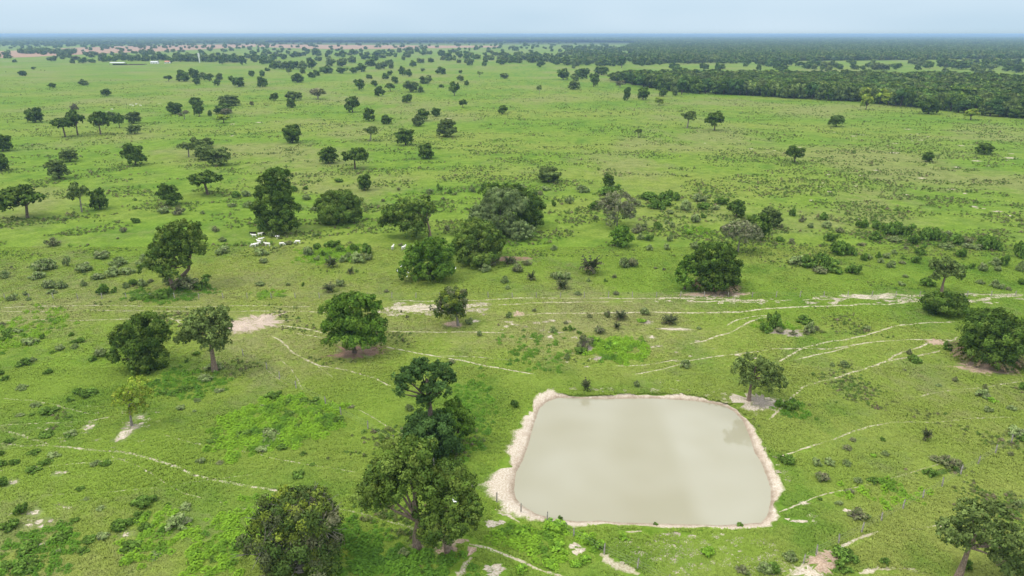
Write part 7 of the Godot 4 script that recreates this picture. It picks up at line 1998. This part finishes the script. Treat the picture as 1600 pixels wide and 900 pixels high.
# ---------------------------------------------------------------- farm far off
func build_farm():
	var at := Vector3(FARM.shed.x, 0, FARM.shed.y)
	var shed := thing("cattle_shed", at, "long open cattle shed with a pale metal roof on the far pasture", "shed")
	var s := Shape.new()
	for sg in [-1.0, 1.0]:
		var f := s.v.size()
		for q in [Vector3(-15, 5.6, 0), Vector3(15, 5.6, 0), Vector3(15, 4.0, 6.0 * sg), Vector3(-15, 4.0, 6.0 * sg)]:
			s.v.append(q)
			s.n.append(Vector3(0, 0.96, 0.26 * sg))
		s.i.append_array([f, f + 1, f + 2, f, f + 2, f + 3])
	part("roof", s.mesh(), mats.roof_metal, shed)
	for k in 6:
		for sg in [-1.0, 1.0]:
			var p := Shape.new()
			box(p, Vector3(-14.5 + k * 5.8 - 0.15, 0, 5.5 * sg - 0.15), Vector3(-14.5 + k * 5.8 + 0.15, 4.1, 5.5 * sg + 0.15))
			part("post", p.mesh(), mats.dark_wood, shed)
	var bw := Shape.new()
	box(bw, Vector3(-14.6, 0, -5.2), Vector3(14.6, 2.4, -5.0))
	part("wall", bw.mesh(), mats.dark_wood, shed)
	var cor := thing("corral", at + Vector3(19, 0, 2), "brown plank corral beside the pale cattle shed", "corral")
	for k in 10:
		for row in [-8.0, 0.0, 8.0]:
			var p := Shape.new()
			box(p, Vector3(k * 4.0 - 0.15, 0, row - 0.15), Vector3(k * 4.0 + 0.15, 2.1, row + 0.15))
			part("post", p.mesh(), mats.dark_wood, cor)
	for row in [-8.0, 0.0, 8.0]:
		for y in [0.4, 0.9, 1.4, 1.8]:
			var p := Shape.new()
			box(p, Vector3(-0.5, y, row + 0.16), Vector3(36.5, y + 0.22, row + 0.22))
			part("plank", p.mesh(), mats.dark_wood, cor)
	house(Vector3(FARM.house.x, 0, FARM.house.y), 15.0, 8.0, "white farmhouse with a pale roof between the shed and the water tower", mats.roof_metal)
	house(Vector3(FARM.annex.x, 0, FARM.annex.y), 10.0, 6.0, "small white farm outbuilding with an orange tiled roof", mats.tile_roof)
	var t := thing("water_tower", Vector3(FARM.tower.x, 0, FARM.tower.y), "tall slim white water tower rising behind the farm trees", "water tower")
	var st := Shape.new()
	tube(st, [Vector3(0, 0, 0), Vector3(0, 11, 0), Vector3(0, 13.5, 0)], [1.15, 1.15, 1.8], 16)
	part("stem", st.mesh(), mats.white_paint, t)
	var tk := Shape.new()
	tube(tk, [Vector3(0, 13.5, 0), Vector3(0, 19.5, 0), Vector3(0, 20.2, 0)], [1.8, 1.8, 1.2], 16)
	part("tank", tk.mesh(), mats.white_paint, t)
	var ld := Shape.new()
	for sg in [-0.2, 0.2]: tube(ld, [Vector3(sg, 0, 1.9), Vector3(sg, 19.5, 1.9)], [0.04, 0.04], 5)
	for k in 40: tube(ld, [Vector3(-0.2, 0.4 + k * 0.48, 1.9), Vector3(0.2, 0.4 + k * 0.48, 1.9)], [0.025, 0.025], 4)
	part("ladder", ld.mesh(), mats.wire, t)

func house(at: Vector3, w: float, d: float, label: String, roof: Material):
	var o := thing("farmhouse", at, label, "house")
	var s := Shape.new()
	box(s, Vector3(-w / 2, 0, -d / 2), Vector3(w / 2, 3.2, d / 2))
	part("wall", s.mesh(), mats.white_paint, o)
	var r := Shape.new()
	for sg in [-1.0, 1.0]:
		var f := r.v.size()
		for q in [Vector3(-w / 2 - .6, 5.4, 0), Vector3(w / 2 + .6, 5.4, 0), Vector3(w / 2 + .6, 3.1, (d / 2 + .7) * sg), Vector3(-w / 2 - .6, 3.1, (d / 2 + .7) * sg)]:
			r.v.append(q)
			r.n.append(Vector3(0, 0.87, 0.5 * sg))
		r.i.append_array([f, f + 1, f + 2, f, f + 2, f + 3])
	part("roof", r.mesh(), roof, o)
	for k in 3:
		var p := Shape.new()
		var x := lerpf(-w * 0.36, w * 0.36, k / 2.0)
		if k == 1:
			box(p, Vector3(x - .5, 0, d / 2 + .01), Vector3(x + .5, 2.1, d / 2 + .06))
			part("door", p.mesh(), mats.dark_wood, o)
		else:
			box(p, Vector3(x - .7, 1.0, d / 2 + .01), Vector3(x + .7, 2.2, d / 2 + .06))
			part("window", p.mesh(), mats.glass_dark, o)

# ---------------------------------------------------------------- animals
func field_at(p: Vector3, bones: Array, k: float) -> float:
	var acc := 0.0
	for b in bones:
		var a: Vector3 = b[0]
		var ab: Vector3 = b[1] - a
		var t := clampf((p - a).dot(ab) / maxf(ab.length_squared(), 1e-6), 0.0, 1.0)
		var d := p.distance_to(a + ab * t) - lerpf(b[2], b[3], t)
		acc += exp(-d * k)
	return -log(maxf(acc, 1e-30)) / k

func surface_net(bones: Array, cell: float, k: float, paint: Callable) -> Mesh:
	var lo := Vector3(1e9, 1e9, 1e9)
	var hi := -lo
	for b in bones:
		for e in 2:
			var q: Vector3 = Vector3.ONE * (b[2 + e] + cell * 2.5)
			lo = lo.min(b[e] - q)
			hi = hi.max(b[e] + q)
	var nx := int((hi.x - lo.x) / cell) + 2
	var ny := int((hi.y - lo.y) / cell) + 2
	var nz := int((hi.z - lo.z) / cell) + 2
	var f := PackedFloat32Array()
	f.resize(nx * ny * nz)
	for z in nz:
		for y in ny:
			for x in nx:
				f[(z * ny + y) * nx + x] = field_at(lo + Vector3(x, y, z) * cell, bones, k)
	var s := Shape.new()
	var at := {}
	for z in nz - 1:
		for y in ny - 1:
			for x in nx - 1:
				var sum := Vector3.ZERO
				var hits := 0
				for e in 12:
					var ax := e / 4
					var o := Vector3i.ZERO
					o[(ax + 1) % 3] = e & 1
					o[(ax + 2) % 3] = (e >> 1) & 1
					var o2 := o
					o2[ax] = 1
					var a := f[((z + o.z) * ny + y + o.y) * nx + x + o.x]
					var b := f[((z + o2.z) * ny + y + o2.y) * nx + x + o2.x]
					if (a < 0.0) != (b < 0.0):
						sum += Vector3(o).lerp(Vector3(o2), a / (a - b))
						hits += 1
				if hits:
					var p := lo + (Vector3(x, y, z) + sum / hits) * cell
					at[(z * ny + y) * nx + x] = s.v.size()
					s.v.append(p)
					var h := cell * 0.5
					var c0 := field_at(p, bones, k)
					s.n.append(Vector3(field_at(p + Vector3(h, 0, 0), bones, k) - c0, field_at(p + Vector3(0, h, 0), bones, k) - c0, field_at(p + Vector3(0, 0, h), bones, k) - c0).normalized())
					s.c.append(paint.call(p))
	var stride := [1, nx, nx * ny]
	for z in range(1, nz - 1):
		for y in range(1, ny - 1):
			for x in range(1, nx - 1):
				var q := (z * ny + y) * nx + x
				for ax in 3:
					var a := f[q]
					var b := f[q + stride[ax]]
					if (a < 0.0) == (b < 0.0): continue
					var u: int = stride[(ax + 1) % 3]
					var v: int = stride[(ax + 2) % 3]
					var i0 = at.get(q)
					var i1 = at.get(q - u)
					var i2 = at.get(q - u - v)
					var i3 = at.get(q - v)
					if i0 == null or i1 == null or i2 == null or i3 == null: continue
					if a < 0.0: s.i.append_array([i0, i2, i1, i0, i3, i2])
					else: s.i.append_array([i0, i1, i2, i0, i2, i3])
	return s.mesh()

func cow_bones(graze: bool, stride: float) -> Array:
	# faces +x, 1.45 m at the hump
	var b := [
		[Vector3(-.72, 1.02, 0), Vector3(-.1, .98, 0), .27, .30], [Vector3(-.1, .98, 0), Vector3(.5, 1.0, 0), .30, .27],
		[Vector3(-.8, 1.08, 0), Vector3(-.6, 1.0, 0), .17, .24], [Vector3(.42, 1.24, 0), Vector3(.34, 1.38, 0), .12, .09],
		[Vector3(.5, .72, 0), Vector3(.62, .84, 0), .09, .11],
		[Vector3(-.88, 1.12, 0), Vector3(-.96, .55, 0), .045, .028], [Vector3(-.96, .55, 0), Vector3(-.97, .42, 0), .05, .04]]
	var nose := Vector3(1.42, 1.12, 0)
	var poll := Vector3(1.08, 1.34, 0)
	if graze:
		poll = Vector3(1.05, .55, 0)
		nose = Vector3(1.24, .16, 0)
	b.append([Vector3(.55, 1.08, 0), poll, .21, .13])
	b.append([poll, nose, .125, .075])
	for sg in [-1.0, 1.0]:
		b.append([poll, poll + Vector3(-.06, .03, .27 * sg), .05, .045])
		b.append([poll + Vector3(0, .08, .06 * sg), poll + Vector3(-.06, .27, .14 * sg), .03, .015])
		var k: float = stride * sg
		# hind leg: thigh, knee forward, hock backward, shank, hoof
		b.append([Vector3(-.68, .95, .14 * sg), Vector3(-.6 + k * .5, .66, .16 * sg), .19, .11])
		b.append([Vector3(-.6 + k * .5, .66, .16 * sg), Vector3(-.78 + k, .43, .15 * sg), .10, .065])
		b.append([Vector3(-.78 + k, .43, .15 * sg), Vector3(-.74 + k, .05, .15 * sg), .06, .05])
		b.append([Vector3(-.74 + k, .05, .15 * sg), Vector3(-.69 + k, .04, .15 * sg), .055, .05])
		b.append([Vector3(.44, .9, .14 * sg), Vector3(.46 - k * .5, .5, .15 * sg), .15, .075])
		b.append([Vector3(.46 - k * .5, .5, .15 * sg), Vector3(.44 - k, .06, .15 * sg), .065, .05])
		b.append([Vector3(.44 - k, .05, .15 * sg), Vector3(.5 - k, .04, .15 * sg), .055, .05])
	return b

func build_cattle():
	var shapes := {}
	var coats := {
		"white": func(p: Vector3): return Color(.74, .71, .64) if p.y > 0.09 and not (p.x > 1.3) else Color(.2, .18, .16),
		"black": func(_p: Vector3): return Color(.012, .011, .010),
		"pied": func(p: Vector3): return Color(.02, .018, .016) if sin(p.x * 5.0 + 1.0) * sin(p.y * 4.0 + p.z * 3.0) > 0.3 else Color(.74, .71, .66)}
	var k := 0
	for c in CATTLE:
		k += 1
		var key: String = c[2] + c[3]
		if not shapes.has(key): shapes[key] = surface_net(cow_bones(c[2] == "graze", 0.1 if c[2] == "up" else 0.05), 0.065, 22.0, coats[c[3]])
		var o := part("cow", shapes[key], mats.hide, self)
		o.position = Vector3(c[0].x, 0, c[0].y)
		o.rotation.y = deg_to_rad(c[1])
		o.scale = Vector3.ONE * lerpf(0.78, 0.92, fposmod(k * 0.37, 1.0))
		tag(o, c[4], "cow", c[5])

func build_egrets():
	var bones := [[Vector3(-.16, .30, 0), Vector3(.08, .36, 0), .06, .085], [Vector3(-.3, .25, 0), Vector3(-.12, .31, 0), .03, .07],
		[Vector3(.1, .38, 0), Vector3(.17, .52, 0), .05, .03], [Vector3(.17, .52, 0), Vector3(.11, .62, 0), .03, .028], [Vector3(.11, .62, 0), Vector3(.18, .68, 0), .03, .04],
		[Vector3(.18, .68, 0), Vector3(.32, .66, 0), .03, .012], [Vector3(0, .3, .035), Vector3(.01, .02, .035), .02, .016], [Vector3(0, .3, -.035), Vector3(.01, .02, -.035), .02, .016]]
	var m := surface_net(bones, 0.03, 60.0, func(p: Vector3): return Color(.85, .85, .83) if p.y > 0.24 and p.x < 0.23 else Color(.25, .2, .05))
	for k in EGRETS.size():
		var e: Array = EGRETS[k]
		var o := part("egret", m, mats.hide, self)
		o.position = e[0]
		o.rotation.y = k * 1.9
		o.scale = Vector3.ONE * 0.9
		tag(o, e[1], "bird", e[2])
